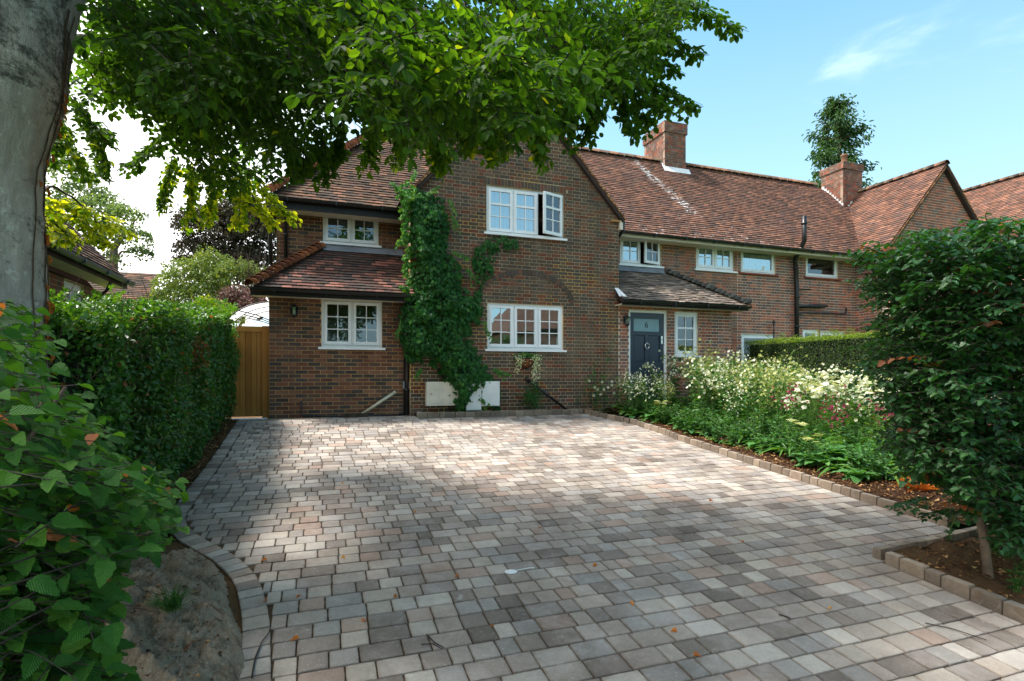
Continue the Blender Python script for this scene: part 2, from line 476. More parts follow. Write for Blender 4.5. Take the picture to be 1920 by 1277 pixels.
M_IRON = plain('black_iron', srgb(22,22,24), 0.45)
M_CANE = plain('bamboo_cane', srgb(150,112,72), 0.7)
M_VERGE = palette_mat('verge_tile', [(170,120,74),(150,104,70),(184,136,86),(130,92,64)], jitter=0.15)
M_TERRASILL = plain('tile_sill', srgb(140,76,58), 0.8)
def glass_mat(name, refl, col=(0.8, 0.9, 1.0, 1)):
    t = NT(name)
    f = t.node('ShaderNodeFresnel'); f.inputs[0].default_value = 1.52
    fac = t.math('ADD', t.math('MULTIPLY', f.outputs[0], 1.0), refl, True)
    tr = t.node('ShaderNodeBsdfTransparent'); tr.inputs[0].default_value = (0.75, 0.8, 0.8, 1)
    gs = t.node('ShaderNodeBsdfGlossy'); gs.inputs['Roughness'].default_value = 0.0; gs.inputs['Color'].default_value = col
    nb = t.bump(t.noise(1.2, 2), 0.02, 0.02); t.link(nb, gs.inputs['Normal'])
    ms = t.node('ShaderNodeMixShader'); t.link(fac, ms.inputs[0]); t.link(tr.outputs[0], ms.inputs[1]); t.link(gs.outputs[0], ms.inputs[2])
    return t.done(ms)
M_GLASS = glass_mat('window_glass', 0.10)
M_GLASS_MIRROR = glass_mat('coated_window_glass', 0.42, (0.75, 0.92, 1.0, 1))

# ------------------------------------------------------------------ brick walls, tiled roofs
X3 = Vector((1, 0, 0)); Y3 = Vector((0, 1, 0)); Z3 = Vector((0, 0, 1))
def frame_mat(cx, cy, cz, o):
    m = np.eye(4); m[:3, 0] = cx; m[:3, 1] = cy; m[:3, 2] = cz; m[:3, 3] = o; return m
def scan(poly, v):
    xs = []
    n = len(poly)
    for i in range(n):
        (a, b), (c, d) = poly[i], poly[(i + 1) % n]
        if (b <= v) != (d <= v): xs.append(a + (c - a) * (v - b) / (d - b))
    xs.sort()
    return [(xs[i], xs[i + 1]) for i in range(0, len(xs) - 1, 2)]
def cut(rects, o):
    out = []
    for (a, b, c, d) in rects:
        p, q, r, s = o
        if p >= c or r <= a or q >= d or s <= b: out.append((a, b, c, d)); continue
        if p > a: out.append((a, b, p, d))
        if r < c: out.append((r, b, c, d))
        m0, m1 = max(a, p), min(c, r)
        if q > b: out.append((m0, b, m1, q))
        if s < d: out.append((m0, s, m1, d))
    return out
BRICK_T = (np.array([(x, y, z) for z in (-1, 0) for (x, y) in ((-.5,-.5),(.5,-.5),(.5,.5),(-.5,.5))], float),
           [np.array([(4,5,6,7),(0,1,5,4),(1,2,6,5),(2,3,7,6),(3,0,4,7)])], None)
class House:
    def __init__(s, root): s.root = root; s.b = {}; s.t = {}
    def add(s, store, mat, M, par, tint, w):
        store.setdefault(mat.name, []).append((M, par, tint, w))
    def finish(s):
        tot = {'brick': s.b, 'roof_tile': s.t}
        for nm, st in tot.items():
            allw = []
            for k, L in st.items():
                P = np.array([e[0][:3, 3] for e in L]); px, py, d = to_screen(P)
                inf = (px > 0) & (px < 1920) & (py > 0) & (py < 1277) & (d > 0)
                allw += [(np.array([e[3] for e in L]) / np.maximum(d, .1) * inf)]
            cat = np.concatenate(allw) if allw else np.zeros(0)
            thr = np.sort(cat)[-min(300, len(cat))] if len(cat) else 0
            for (k, L), sc in zip(st.items(), allw):
                cnt = int((sc >= max(thr, 1e-9)).sum())
                pieces(nm, 'brickwork' if nm == 'brick' else 'tiling', [BRICK_T] if nm == 'brick' else [TILE_T],
                       bpy.data.materials[k], [e[0] for e in L], [0] * len(L), [e[2] for e in L], s.root,
                       parents=[e[1] for e in L], top=cnt, size=[e[3] for e in L])

def wall(H, O, u, n, poly, openings, bond, mat, mortar, thick=0.22, course=0.075, v_off=0.0, skip=None, name='wall', bias=0.0):
    O = Vector(O); u = Vector(u); n = Vector(n)
    vmin = min(p[1] for p in poly); vmax = max(p[1] for p in poly)
    core = MB(); rows = []
    i0 = int(math.floor((vmin - v_off) / course)) - 1
    i = i0
    L = []
    while v_off + i * course < vmax:
        a = max(v_off + i * course, vmin); b = min(v_off + (i + 1) * course, vmax)
        i += 1
        if b - a < 0.012: continue
        for (x0, x1) in scan(poly, (a + b) / 2):
            rc = [(x0, a, x1, b)]
            for o in openings: rc = cut(rc, o)
            for (p, q, r, s) in rc:
                if abs(u.y) > .5:      # a return wall stops just behind the face of the front wall
                    if abs(p - x0) < 1e-6: p += .012
                    if abs(r - x1) < 1e-6: r -= .012
                if r - p > 0.004: core.obox(O, u, Z3, n, (p, q, -thick), (r, s, -0.006))
            # bricks of this course
            if bond == 'stretcher':
                x = math.floor(x0 / 0.225) * 0.225 - (0.1125 if i % 2 else 0); seq = [0.225]; k = 0
            else:
                x = math.floor(x0 / 0.3375) * 0.3375 - (0.16875 if i % 2 else 0) - 0.3375; seq = [0.225, 0.1125]; k = 0
            while x < x1:
                w = seq[k % len(seq)]; k += 1
                p, r = max(x, x0), min(x + w, x1); x += w
                if r - p < 0.02: continue
                bb = [(p + .006, a + .0062, r - .006, b - .0062)]
                for o in openings: bb = cut(bb, (o[0] - .005, o[1] - .005, o[2] + .005, o[3] + .005))
                for (p2, q2, r2, s2) in bb:
                    if r2 - p2 < 0.018 or s2 - q2 < 0.012: continue
                    if skip is not None and skip((p2 + r2) / 2, (q2 + s2) / 2): continue
                    L.append((p2, q2, r2, s2))
    wobj = core.build(name, mortar, H.root)
    for (p, q, r, s) in L:
        jit = rnd.uniform(-.0015, .0015)
        M = frame_mat(u * (r - p), Z3 * (s - q), n * 0.03, O + u * ((p + r) / 2) + Z3 * ((q + s) / 2) + n * jit)
        tv = rnd.random()
        H.add(H.b, mat, M, wobj, tv, s - q)
    return wobj
def soldier(H, wobj, O, u, n, a0, a1, v0, v1, mat, w=0.075):
    """a course of bricks set on end"""
    O = Vector(O); k = max(1, round((a1 - a0) / w)); w = (a1 - a0) / k
    for i in range(k):
        M = frame_mat(u * (w - .01), Z3 * (v1 - v0 - .01), n * .03, O + u * (a0 + (i + .5) * w) + Z3 * ((v0 + v1) / 2) + n * rnd.uniform(0, .003))
        H.add(H.b, mat, M, wobj, rnd.random(), w)

TILE_T = (np.array([(x, y, z) for z in (0, 1) for (x, y) in ((-.5,0),(.5,0),(.5,1),(-.5,1))] + [(0, 0, 1.1), (0, 1, 1.1), (0, 0, 0.1)], float),
          [np.array([(4,8,9,7),(8,5,6,9),(0,10,8,4),(10,1,5,8),(1,2,6,5),(3,0,4,7)])], None)
def roof(H, P0, u, s, poly, mat, gauge=0.1, tw=0.165, rough=1.0, name='roof'):
    P0 = Vector(P0); u = Vector(u).normalized(); s = Vector(s).normalized(); n = u.cross(s).normalized()
    mb = MB(); k = len(poly)
    top = [P0 + u * a + s * b for a, b in poly]; bot = [p - n * 0.08 for p in top]
    mb.add(top + bot, [tuple(range(k)), tuple(range(2 * k - 1, k - 1, -1))] + [(i, i + k, (i + 1) % k + k, (i + 1) % k) for i in range(k)])
    ro = mb.build(name, M_DECK, H.root)
    vmin = min(p[1] for p in poly); vmax = max(p[1] for p in poly)
    i = 0
    while vmin + i * gauge < vmax - 0.03:
        b0 = vmin + i * gauge
        wob = rough * 0.004 * sin(i * 1.7)
        for (x0, x1) in scan(poly, min(b0 + gauge * .5, vmax - 0.001)):
            x = math.floor(x0 / tw) * tw - (tw / 2 if i % 2 else 0)
            while x < x1:
                p, r = max(x, x0), min(x + tw, x1); x += tw
                if r - p < 0.03: continue
                L = gauge + 0.03
                z0 = 0.026 + rough * rnd.uniform(-.002, .004)
                yv = (s * L - n * 0.024).normalized(); xv = (u + n * (rough * rnd.uniform(-.02, .02)) + s * rough * rnd.uniform(-.012, .012)).normalized()
                zv = xv.cross(yv).normalized(); yv = zv.cross(xv)
                M = frame_mat(xv * (r - p - 0.0025), yv * L, zv * 0.013,
                              P0 + u * ((p + r) / 2) + s * (b0 + rough * rnd.uniform(-.004, .004) + wob) + n * z0)
                H.add(H.t, mat, M, ro, rnd.random(), r - p)
        i += 1
    return ro
def half_round(name, seg_r0, seg_r1, mat, K=7, thick=0.014):
    V = []; 
    for (rr, ) in ((seg_r0,), ):
        pass
    def ring(y, r):
        return [(r * cos(pi * k / (K - 1)), y, r * sin(pi * k / (K - 1)) * 0.9) for k in range(K)]
    V = ring(0, seg_r0) + ring(1, seg_r1) + ring(0, seg_r0 - thick)
    F = [(k, k + 1, K + k + 1, K + k)[::-1] for k in range(K - 1)] + [(k, 2*K + k, 2*K + k + 1, k + 1)[::-1] for k in range(K - 1)]
    return mesh_np(name, V, [np.array(F)], mat, None, None, True)
def ridge_line(H, par, A, B, mat, r=0.1, seg=0.3, name='ridge_tile', lift=0.0, up=None, r_low=None):
    A = Vector(A); B = Vector(B); d = B - A; k = max(1, round(d.length / seg)); step = d / k
    me = half_round(name, r_low or r, r, mat)
    yv = step.normalized(); up = Vector(up) if up is not None else Z3
    xv = yv.cross(up).normalized(); zv = xv.cross(yv).normalized()
    for i in range(k):
        tilt = lift
        yy = (yv * 1.0 - zv * tilt).normalized() * step.length * (1.12 if lift else 0.985)
        M = frame_mat(xv, yy, zv, A + step * i + zv * (tilt * step.length * 1.0))
        M[:3, 3] += np.array(xv) * rnd.uniform(-.004, .004)
        o = link(name, me, par, None, Matrix(M.tolist())); o['tint'] = rnd.random()

# ------------------------------------------------------------------ windows
def sash(win, O, u, n, w, h, rows, cols, thickrow, mat_glass, fr=0.055, bar=0.018, depth=0.045):
    mb = MB()
    mb.obox(O, u, Z3, n, (0, 0, 0), (fr, h, depth)).obox(O, u, Z3, n, (w - fr, 0, 0), (w, h, depth))
    mb.obox(O, u, Z3, n, (fr, 0, 0), (w - fr, fr * 1.15, depth - .001)).obox(O, u, Z3, n, (fr, h - fr, 0), (w - fr, h, depth - .001))
    mb.build('casement', M_UPVC, win)
    gx0, gx1, gy0, gy1 = fr, w - fr, fr * 1.15, h - fr
    tot = sum(rows); ys = [gy1]
    for r in rows: ys.append(ys[-1] - (gy1 - gy0) * r / tot)
    cw = (gx1 - gx0) / cols
    for j in range(1, cols):
        b = MB().obox(O, u, Z3, n, (gx0 + cw * j - bar / 2, gy0, 0.006), (gx0 + cw * j + bar / 2, gy1, depth - .008)); b.build('glazing_bar', M_UPVC, win)
    for i in range(1, len(rows)):
        t_ = bar if i != thickrow else 0.045
        b = MB()
        b.obox(O, u, Z3, n, (gx0, ys[i] - t_ / 2, 0.004), (gx1, ys[i] + t_ / 2, depth - .011 if t_ == bar else depth - .003)); b.build('glazing_bar', M_UPVC, win)
    for i in range(len(rows)):
        for j in range(cols):
            a, b_ = gx0 + cw * j, gx0 + cw * (j + 1)
            p = [O + u * a + Z3 * ys[i + 1] + n * .018, O + u * b_ + Z3 * ys[i + 1] + n * .018, O + u * b_ + Z3 * ys[i] + n * .018, O + u * a + Z3 * ys[i] + n * .018]
            q = rnd.uniform(-.0012, .0012); p[2] = p[2] + n * q; p[3] = p[3] + n * q
            MB().add(p, [(0, 1, 2, 3)]).build('pane', mat_glass, win)
def window(H, O, u, n, w, h, lights, glass=None, sill=True, sill_mat=None, blind=None, recess=0.055, room=True, sillw=0.06, fr=0.045, room_mat=None):
    """lights: list of (share, rows, cols, thick row index, opening angle)"""
    glass = glass or M_GLASS
    O = Vector(O); u = Vector(u); n = Vector(n)
    Q = O - n * (recess + 0.05)          # back plane of the frame
    mb = MB()
    mb.obox(Q, u, Z3, n, (0, 0, 0), (fr, h, .06)).obox(Q, u, Z3, n, (w - fr, 0, 0), (w, h, .06))
    mb.obox(Q, u, Z3, n, (fr, 0, 0), (w - fr, fr, .059)).obox(Q, u, Z3, n, (fr, h - fr, 0), (w - fr, h, .059))
    tot = sum(l[0] for l in lights); x = fr; iw = w - 2 * fr; mul = 0.03
    xs = []
    for i, l in enumerate(lights):
        lw = iw * l[0] / tot
        xs.append((x, x + lw)); x += lw
        if i < len(lights) - 1: mb.obox(Q, u, Z3, n, (x - mul / 2, fr, 0), (x + mul / 2, h - fr, .057))
    win = mb.build('window', M_UPVC, H.root)
    for i, l in enumerate(lights):
        a, b = xs[i]
        if i > 0: a += mul / 2
        if i < len(lights) - 1: b -= mul / 2
        a += .004; b -= .004
        ang = l[4] if len(l) > 4 else 0
        so = Q + u * a + Z3 * (fr + .004) + n * 0.03
        if ang:
            hinge = Q + u * b + Z3 * (fr + .004) + n * 0.06
            ca, sa = cos(ang), sin(ang)
            u2 = (u * ca - n * sa).normalized(); n2 = (n * ca + u * sa).normalized()
            so2 = hinge - u2 * (b - a)
            sash(win, so2, u2, n2, b - a, h - 2 * fr - .008, l[1], l[2], l[3], M_GLASS)
        else:
            sash(win, so, u, n, b - a, h - 2 * fr - .008, l[1], l[2], l[3], glass)
    if sill:
        MB().obox(O, u, Z3, n, (-sillw, -0.045, -0.09), (w + sillw, -0.001, 0.055)).build('sill', sill_mat or M_UPVC, win)
    if room:
        d = 1.9; e = 0.15
        A = Q - n * 0.002
        c = [A + u * (-e) - Z3 * e, A + u * (w + e) - Z3 * e, A + u * (w + e) + Z3 * (h + e), A + u * (-e) + Z3 * (h + e)]
        c2 = [p - n * d for p in c]
        # room box that meets the wall core round the opening
        c = [A - n*.16 + u * (-e) - Z3 * e, A - n*.16 + u * (w + e) - Z3 * e, A - n*.16 + u * (w + e) + Z3 * (h + e), A - n*.16 + u * (-e) + Z3 * (h + e)]
        MB().add(c + c2, [(0, 1, 5, 4), (1, 2, 6, 5), (2, 3, 7, 6), (3, 0, 4, 7), (4, 5, 6, 7)]).build('room', room_mat or M_INTERIOR, win)
    if blind:
        for (b0, b1) in blind:
            k = 1
            x0, x1 = w * b0, w * b1; nb = max(2, int((x1 - x0) / 0.09)); sw = (x1 - x0) / nb
            bm = MB()
            for j in range(nb):
                a_ = Q + u * (x0 + j * sw) - n * (.05 + .012 * (j % 2)); 
                bm.add([a_, a_ + u * sw * 1.02 - n * .012, a_ + u * sw * 1.02 - n * .012 + Z3 * h, a_ + Z3 * h], [(0, 1, 2, 3)])
            bm.build('blind', M_CURTAIN, win)
    return win

# ================================================================== HOUSE NUMBER 6
F_N = -Y3
house = House(thing('brick_house', 'brown brick house with a central gable, tiled roofs and a navy front door', 'house', (4.0, 11.5, 1.0)))
ZB = 0.85
# lean-to on the left
LY = 11.0
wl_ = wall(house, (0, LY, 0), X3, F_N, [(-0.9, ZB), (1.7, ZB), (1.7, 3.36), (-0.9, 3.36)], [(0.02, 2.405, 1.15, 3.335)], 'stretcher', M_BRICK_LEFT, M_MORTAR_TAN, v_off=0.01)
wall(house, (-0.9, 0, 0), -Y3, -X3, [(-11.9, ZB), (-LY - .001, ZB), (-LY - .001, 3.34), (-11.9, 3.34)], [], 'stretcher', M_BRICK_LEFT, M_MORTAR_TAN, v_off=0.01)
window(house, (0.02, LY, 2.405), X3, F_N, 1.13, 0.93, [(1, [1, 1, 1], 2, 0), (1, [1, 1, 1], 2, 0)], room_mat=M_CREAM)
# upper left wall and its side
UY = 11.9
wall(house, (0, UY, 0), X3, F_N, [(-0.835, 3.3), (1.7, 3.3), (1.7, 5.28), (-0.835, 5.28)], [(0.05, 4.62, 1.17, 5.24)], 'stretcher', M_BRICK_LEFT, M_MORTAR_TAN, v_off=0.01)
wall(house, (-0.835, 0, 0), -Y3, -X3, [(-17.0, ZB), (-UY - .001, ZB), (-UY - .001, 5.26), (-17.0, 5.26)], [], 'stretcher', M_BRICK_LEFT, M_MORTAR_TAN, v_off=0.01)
window(house, (0.05, UY, 4.62), X3, F_N, 1.12, 0.62, [(1, [1, 1], 2, 0), (1, [1, 1], 2, 0)], fr=0.04)
# gable
GY = 10.85; GX0, GX1, GXC, GT = 1.68, 6.39, 4.04, 1.09
zap = 8.02; zsh = zap - GT * (GX1 - GXC)
ARC = (4.15, 3.38, 1.02)        # relieving arch: centre x, centre z, inner half-width
def in_arch(a, v):
    if v < ARC[1] + 0.03: return False
    r = math.hypot((a - ARC[0]), (v - ARC[1]) / 0.62)
    return ARC[2] - 0.02 < r < ARC[2] + 0.155
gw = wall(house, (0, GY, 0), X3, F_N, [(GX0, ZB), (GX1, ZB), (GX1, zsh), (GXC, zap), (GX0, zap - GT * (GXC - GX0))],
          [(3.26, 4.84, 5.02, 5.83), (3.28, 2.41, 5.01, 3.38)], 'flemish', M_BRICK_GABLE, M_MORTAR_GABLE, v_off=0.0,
          skip=lambda a, v: (3.2 < a < 5.08 and 5.835 < v < 5.99))
soldier(house, gw, (0, GY, 0), X3, F_N, 3.2, 5.08, 5.835, 5.99, M_BRICK_GABLE)
for k in range(34):              # voussoirs
    th = pi * (k + .5) / 34 * 0.93 + pi * 0.035
    c_, s_ = cos(th), sin(th)
    pc = Vector((ARC[0] + (ARC[2] + .07) * c_, GY, ARC[1] + (ARC[2] + .07) * s_ * .62))
    rad = Vector((c_ , 0, s_ / .62)).normalized(); tan = Vector((-rad.z, 0, rad.x))
    tan = tan * (1 if tan.x > 0 else 1)
    M = frame_mat(tan * -0.078, rad * 0.11, F_N * 0.03, pc + F_N * (.007 + .002 * (k % 2)))
    house.add(house.b, M_BRICK_GABLE, M, gw, rnd.choice((.32, .35, .45, .55, .62, .92)), 0.075)
wall(house, (GX0, 0, 0), -Y3, -X3, [(-11.9, 3.2), (-GY - .001, 3.2), (-GY - .001, 5.46), (-11.9, 5.46)], [], 'flemish', M_BRICK_GABLE, M_MORTAR_GABLE)
window(house, (3.26, GY, 4.84), X3, F_N, 1.76, 0.99, [(1, [1.05, 1, 1], 2, 1), (1, [1.05, 1, 1], 2, 1), (1, [1.05, 1, 1], 2, 1, radians(20))], glass=M_GLASS_MIRROR, blind=[(0.02, 0.62)])
window(house, (3.28, GY, 2.41), X3, F_N, 1.73, 0.97, [(1, [1, 1, 1], 2, 0)] * 3, glass=M_GLASS_MIRROR)
# porch
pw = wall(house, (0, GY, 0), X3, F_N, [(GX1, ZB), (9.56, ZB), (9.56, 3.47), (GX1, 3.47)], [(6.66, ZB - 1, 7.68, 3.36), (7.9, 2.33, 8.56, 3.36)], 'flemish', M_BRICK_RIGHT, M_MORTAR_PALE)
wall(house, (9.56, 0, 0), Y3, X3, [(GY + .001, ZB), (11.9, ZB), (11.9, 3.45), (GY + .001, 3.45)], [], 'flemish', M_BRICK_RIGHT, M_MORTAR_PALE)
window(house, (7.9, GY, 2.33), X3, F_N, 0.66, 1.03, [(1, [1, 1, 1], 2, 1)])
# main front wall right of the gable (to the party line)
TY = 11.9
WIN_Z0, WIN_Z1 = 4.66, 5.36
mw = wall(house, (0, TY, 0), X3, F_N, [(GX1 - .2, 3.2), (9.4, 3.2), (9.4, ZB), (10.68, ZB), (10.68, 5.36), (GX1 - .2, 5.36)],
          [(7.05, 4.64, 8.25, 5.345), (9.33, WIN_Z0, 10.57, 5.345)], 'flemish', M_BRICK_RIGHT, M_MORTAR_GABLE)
window(house, (7.05, TY, 4.64), X3, F_N, 1.2, 0.70, [(1, [1, 1], 2, 0), (1, [1, 1], 2, 0, radians(14))], glass=M_GLASS_MIRROR, fr=0.05)
window(house, (9.33, TY, WIN_Z0), X3, F_N, 1.24, 0.68, [(1, [1, 1], 2, 0), (1, [1, 1], 2, 0)], glass=M_GLASS_MIRROR, blind=[(0.02, 0.98)], fr=0.06)

# roofs
PT = 1.09; sl = sqrt(1 + PT * PT); SU = Vector((0, 1 / sl, PT / sl)); EV = 5.32; EY = 11.48; RY = 14.3
Lr = (RY - EY) * sl
hipd = RY - EY
roof(house, (0, EY, EV), X3, SU, [(-0.98, 0), (6.6, 0), (6.6, Lr), (1.86, Lr)], M_TILE_BROWN)
rr = roof(house, (0, EY, EV), X3, SU, [(6.6, 0), (10.68, 0), (10.68, Lr), (6.6, Lr)], M_TILE_RED)
zr = EV + (RY - EY) * PT
# hip end on the left and rear slope
mb = MB(); mb.add([(-0.98, EY, EV), (-0.98, 17.1, EV), (1.86, RY, zr)], [(0, 2, 1)]); mb.add([(1.86, RY, zr - .02), (-0.98, 17.1, EV), (10.68, 17.1, EV), (10.68, RY, zr - .02)], [(0, 3, 2, 1)])
rear = mb.build('roof', M_DECK, house.root)
ridge_line(house, rear, (-0.98, EY, EV + .03), (1.86, RY, zr + .03), M_HIP, 0.13, 0.14, 'hip_tile', 0.12, Vector((-.5, -.5, .7)), 0.15)
ridge_line(house, rear, (1.86, RY, zr + .02), (9.85, RY, zr + .02), M_RIDGE, 0.12, 0.3)
# gable roof
gl_ = (zap + .05); RGY = 14.0
for sgn in (-1, 1):
    half = (GX1 - GXC) + .12 if sgn > 0 else (GXC - GX0) + .16
    slen = half * sl
    P0 = Vector((GXC + sgn * half, GY - .1 if sgn > 0 else RGY, gl_ - half * GT))
    uu = Y3 if sgn > 0 else -Y3
    ss = Vector((-sgn / sl, 0, GT / sl))
    gr = roof(house, P0, uu, ss, [(0, 0), (RGY - GY + .1, 0), (RGY - GY + .1, slen), (0, slen)], M_TILE_RED if sgn > 0 else M_TILE_BROWN)
    # verge: row of tile edges bedded on an undercloak
    kk = int(slen / 0.1)
    vb = MB()
    for i in range(kk):
        a = P0 + ss * (i * 0.1); a.y = GY - .115
        nn = ss.cross(Y3) * (1 if sgn < 0 else -1)
        nn = Vector((sgn * GT / sl, 0, 1 / sl))
        vb.obox(a, ss, nn, Y3, (0, -.012 + .0, 0), (0.118, .018, .04), rnd.random())
        vb.obox(a, ss, nn, Y3, (0, -.05, .02), (0.1, -.014, .11), rnd.random())
    vb.build('verge', M_VERGE, house.root)
ridge_line(house, rear, (GXC, GY - .1, gl_ + .05), (GXC, RGY, gl_ + .05), M_RIDGE, 0.12, 0.3)
# lean-to roof, left
LE, LZ, LT_ = 10.68, 3.43, 0.86; ls = sqrt(1 + LT_ * LT_); LS = Vector((0, 1 / ls, LT_ / ls)); LL = (UY - LE) * ls
lr_ = roof(house, (0, LE, LZ), X3, LS, [(-1.16, 0), (1.74, 0), (1.74, LL), (0.04, LL)], M_TILE_LEAN)
mb = MB(); mb.add([(-1.16, LE, LZ), (-1.16, UY, LZ), (0.04, UY, LZ + (UY - LE) * LT_)], [(0, 2, 1)]); mb.build('roof', M_DECK, house.root)
ridge_line(house, lr_, (-1.17, LE - .01, LZ + .02), (0.04, UY, LZ + (UY - LE) * LT_ + .03), M_HIP, 0.10, 0.125, 'hip_tile', 0.16, Vector((-.5, -.5, .7)), 0.14)
zt = LZ + (UY - LE) * LT_
MB().add([(0.0, UY - .012, zt + .10), (1.72, UY - .012, zt + .10), (1.72, UY - .15, zt - .06), (0.06, UY - .15, zt - .06), (0.0, UY - .012, zt + .10), ], [(0, 3, 2, 1)]).build('flashing', M_LEAD, house.root)
# porch roof
PE, PZ, PTAN = 10.5, 3.52, 0.68; ps = sqrt(1 + PTAN ** 2); PS = Vector((0, 1 / ps, PTAN / ps)); PL = (TY - PE) * ps
pr_ = roof(house, (0, PE, PZ), X3, PS, [(GX1 - .08, 0), (9.76, 0), (8.36, PL), (GX1 - .08, PL)], M_TILE_GREY, rough=2.2)
mb = MB(); mb.add([(9.76, PE, PZ), (9.76, TY, PZ), (8.36, TY, PZ + (TY - PE) * PTAN)], [(0, 1, 2)]); mb.build('roof', M_DECK, house.root)
ridge_line(house, pr_, (9.78, PE - .02, PZ + .02), (8.36, TY, PZ + (TY - PE) * PTAN + .03), M_HIP_GREY, 0.09, 0.125, 'hip_tile', 0.2, Vector((.5, -.5, .7)), 0.12)
zt = PZ + (TY - PE) * PTAN
MB().add([(6.6, TY - .012, zt + .13), (8.3, TY - .012, zt + .13), (8.28, TY - .14, zt - .03), (6.6, TY - .14, zt - .03)], [(0, 3, 2, 1)]).build('flashing', M_LEAD, house.root)
MB().add([(6.27, 10.62, 3.62), (6.40, 10.50, 3.60), (6.36, 10.83, 3.84), (6.27, 10.83, 3.84)], [(0, 1, 2, 3)]).build('flashing', M_WHITE_LEAD, house.root)

def gutter(H, A, B, drop=0.0, r=0.06, fascia=0.18, fmat=None, soffit=None, n=F_N, wall_y=None, mat=None):
    A = Vector(A); B = Vector(B); d = (B - A); L = d.length; d.normalize(); n = Vector(n)
    mb = MB(); K = 7; k = 12
    for e in (0, 1):
        for j in range(K):
            th = pi + pi * j / (K - 1)
            p = A + d * (L * e) + n * (0.06 + r * cos(th)) + Z3 * (-0.005 + r * sin(th)); mb.v.append(tuple(p))
        for j in range(K):
            th = pi + pi * j / (K - 1)
            p = A + d * (L * e) + n * (0.06 + (r - .006) * cos(th)) + Z3 * (-0.005 + (r - .006) * sin(th)); mb.v.append(tuple(p))
    for j in range(K - 1):
        mb.f.append((j, j + 1, 2*K + j + 1, 2*K + j)); mb.t.append(.5)
        mb.f.append((K + j, 3*K + j, 3*K + j + 1, K + j + 1)); mb.t.append(.5)
        for e in (0, 2*K): mb.f.append((e + j, e + K + j, e + K + j + 1, e + j + 1)); mb.t.append(.5)
    mb.f.append((0, 2*K, 3*K, K)); mb.f.append((K-1, 2*K-1, 4*K-1, 3*K-1)); mb.t += [.5, .5]
    x = 0.4
    while x < L:          # brackets and joints
        mb.obox(A + d * x, d, Z3, n, (-.012, -.075, 0), (.012, -.005, .13)); x += 0.9
    g = mb.build('gutter', mat or M_BLACK, H.root)
    fb = MB().obox(A, d, Z3, n, (0, -fascia, -.025), (L, 0.0, -.002)); fb.build('fascia', fmat or M_BLACKFASCIA, H.root)
    if soffit is not None:
        MB().obox(A, d, Z3, n, (0, -fascia + .01, -soffit), (L, -fascia + .03, -.026)).build('soffit', M_CREAM, H.root)
    return g
gutter(house, (-1.0, EY + .02, EV - .0), (1.66, EY + .02, EV - .0), fascia=0.2, soffit=0.40)
gutter(house, (-1.18, LE + .02, LZ), (1.66, LE + .02, LZ), fascia=0.13, soffit=0.3)
MB().obox(Vector((-1.18, LE + .02, LZ)), Y3, Z3, -X3, (0, -.12, -.02), (1.2, 0, 0)).build('fascia', M_BLACKFASCIA, house.root)
MB().obox(Vector((-1.0, EY + .02, EV)), Y3, Z3, -X3, (0, -.16, -.02), (5.4, 0, 0)).build('fascia', M_BLACKFASCIA, house.root)
gutter(house, (GX1 + .06, EY + .02, EV + .02), (10.68, EY + .02, EV + .0), fascia=0.12, fmat=M_CREAM, soffit=0.40, r=0.065)
gutter(house, (GX1 - .1, PE + .02, PZ), (9.78, PE + .02, PZ), fascia=0.10, soffit=0.34, r=0.06)
# kneeler block where the gable verge meets the long gutter
MB().box((GX1 - .22, GY - .05, zsh - .13), (GX1 + .12, GY - .002, zsh - .09)).build('kneeler', M_VERGE, house.root)
MB().box((GX1 + .002, GY - .06, zsh - .30), (GX1 + .1, GY + .7, zsh - .1)).build('kneeler', M_CREAM, house.root)
b = MB(); b.tube([(GX1 + .12, GY - .02, zsh - .12), (GX1 + .12, EY, EV + .02)], .045, 8); b.tube([(GX1 + .1, GY - .04, zsh - .1), (GX1 + .1, GY - .04, zsh - .3), (GX1 + .1, GY + .2, zsh - .42)], .035, 8); b.build('gutter', M_BLACK, house.root)
MB().box((GX0 - .14, GY - .06, 5.22), (GX0 + .02, GY + .5, 5.3)).build('kneeler', M_BLACK, house.root)
# downpipes
def pipe(H, pts, r, mat, name='downpipe', clips=True, n=F_N):
    mb = MB(); mb.tube(pts, r, 10)
    for i in range(len(pts) - 1):
        a, b_ = Vector(pts[i]), Vector(pts[i + 1])
        if abs((b_ - a).normalized().z) > .9:
            L = (b_ - a).length; k = int(L / 1.1)
            for j in range(k + 1):
                p = a + (b_ - a) * ((j + .3) / (k + 1)); mb.tube([p - Z3 * .025, p + Z3 * .025], r * 1.22, 10)
    return mb.build(name, mat, H.root if isinstance(H, House) else H, True)
pipe(house, [(-0.66, EY - .02, EV - .06), (-0.66, EY + .02, EV - .2), (-0.66, UY - .05, EV - .32), (-0.66, UY - .05, 4.0)], .034, M_BLACK)
pipe(house, [(-0.98, UY - .1, EV - .05), (-0.95, UY - .05, EV - .3), (-0.93, UY - .04, 3.5)], .04, M_BLACK)
pipe(house, [(1.62, LY - .05, 3.4), (1.62, LY - .05, 1.02)], .055, M_BLACK)
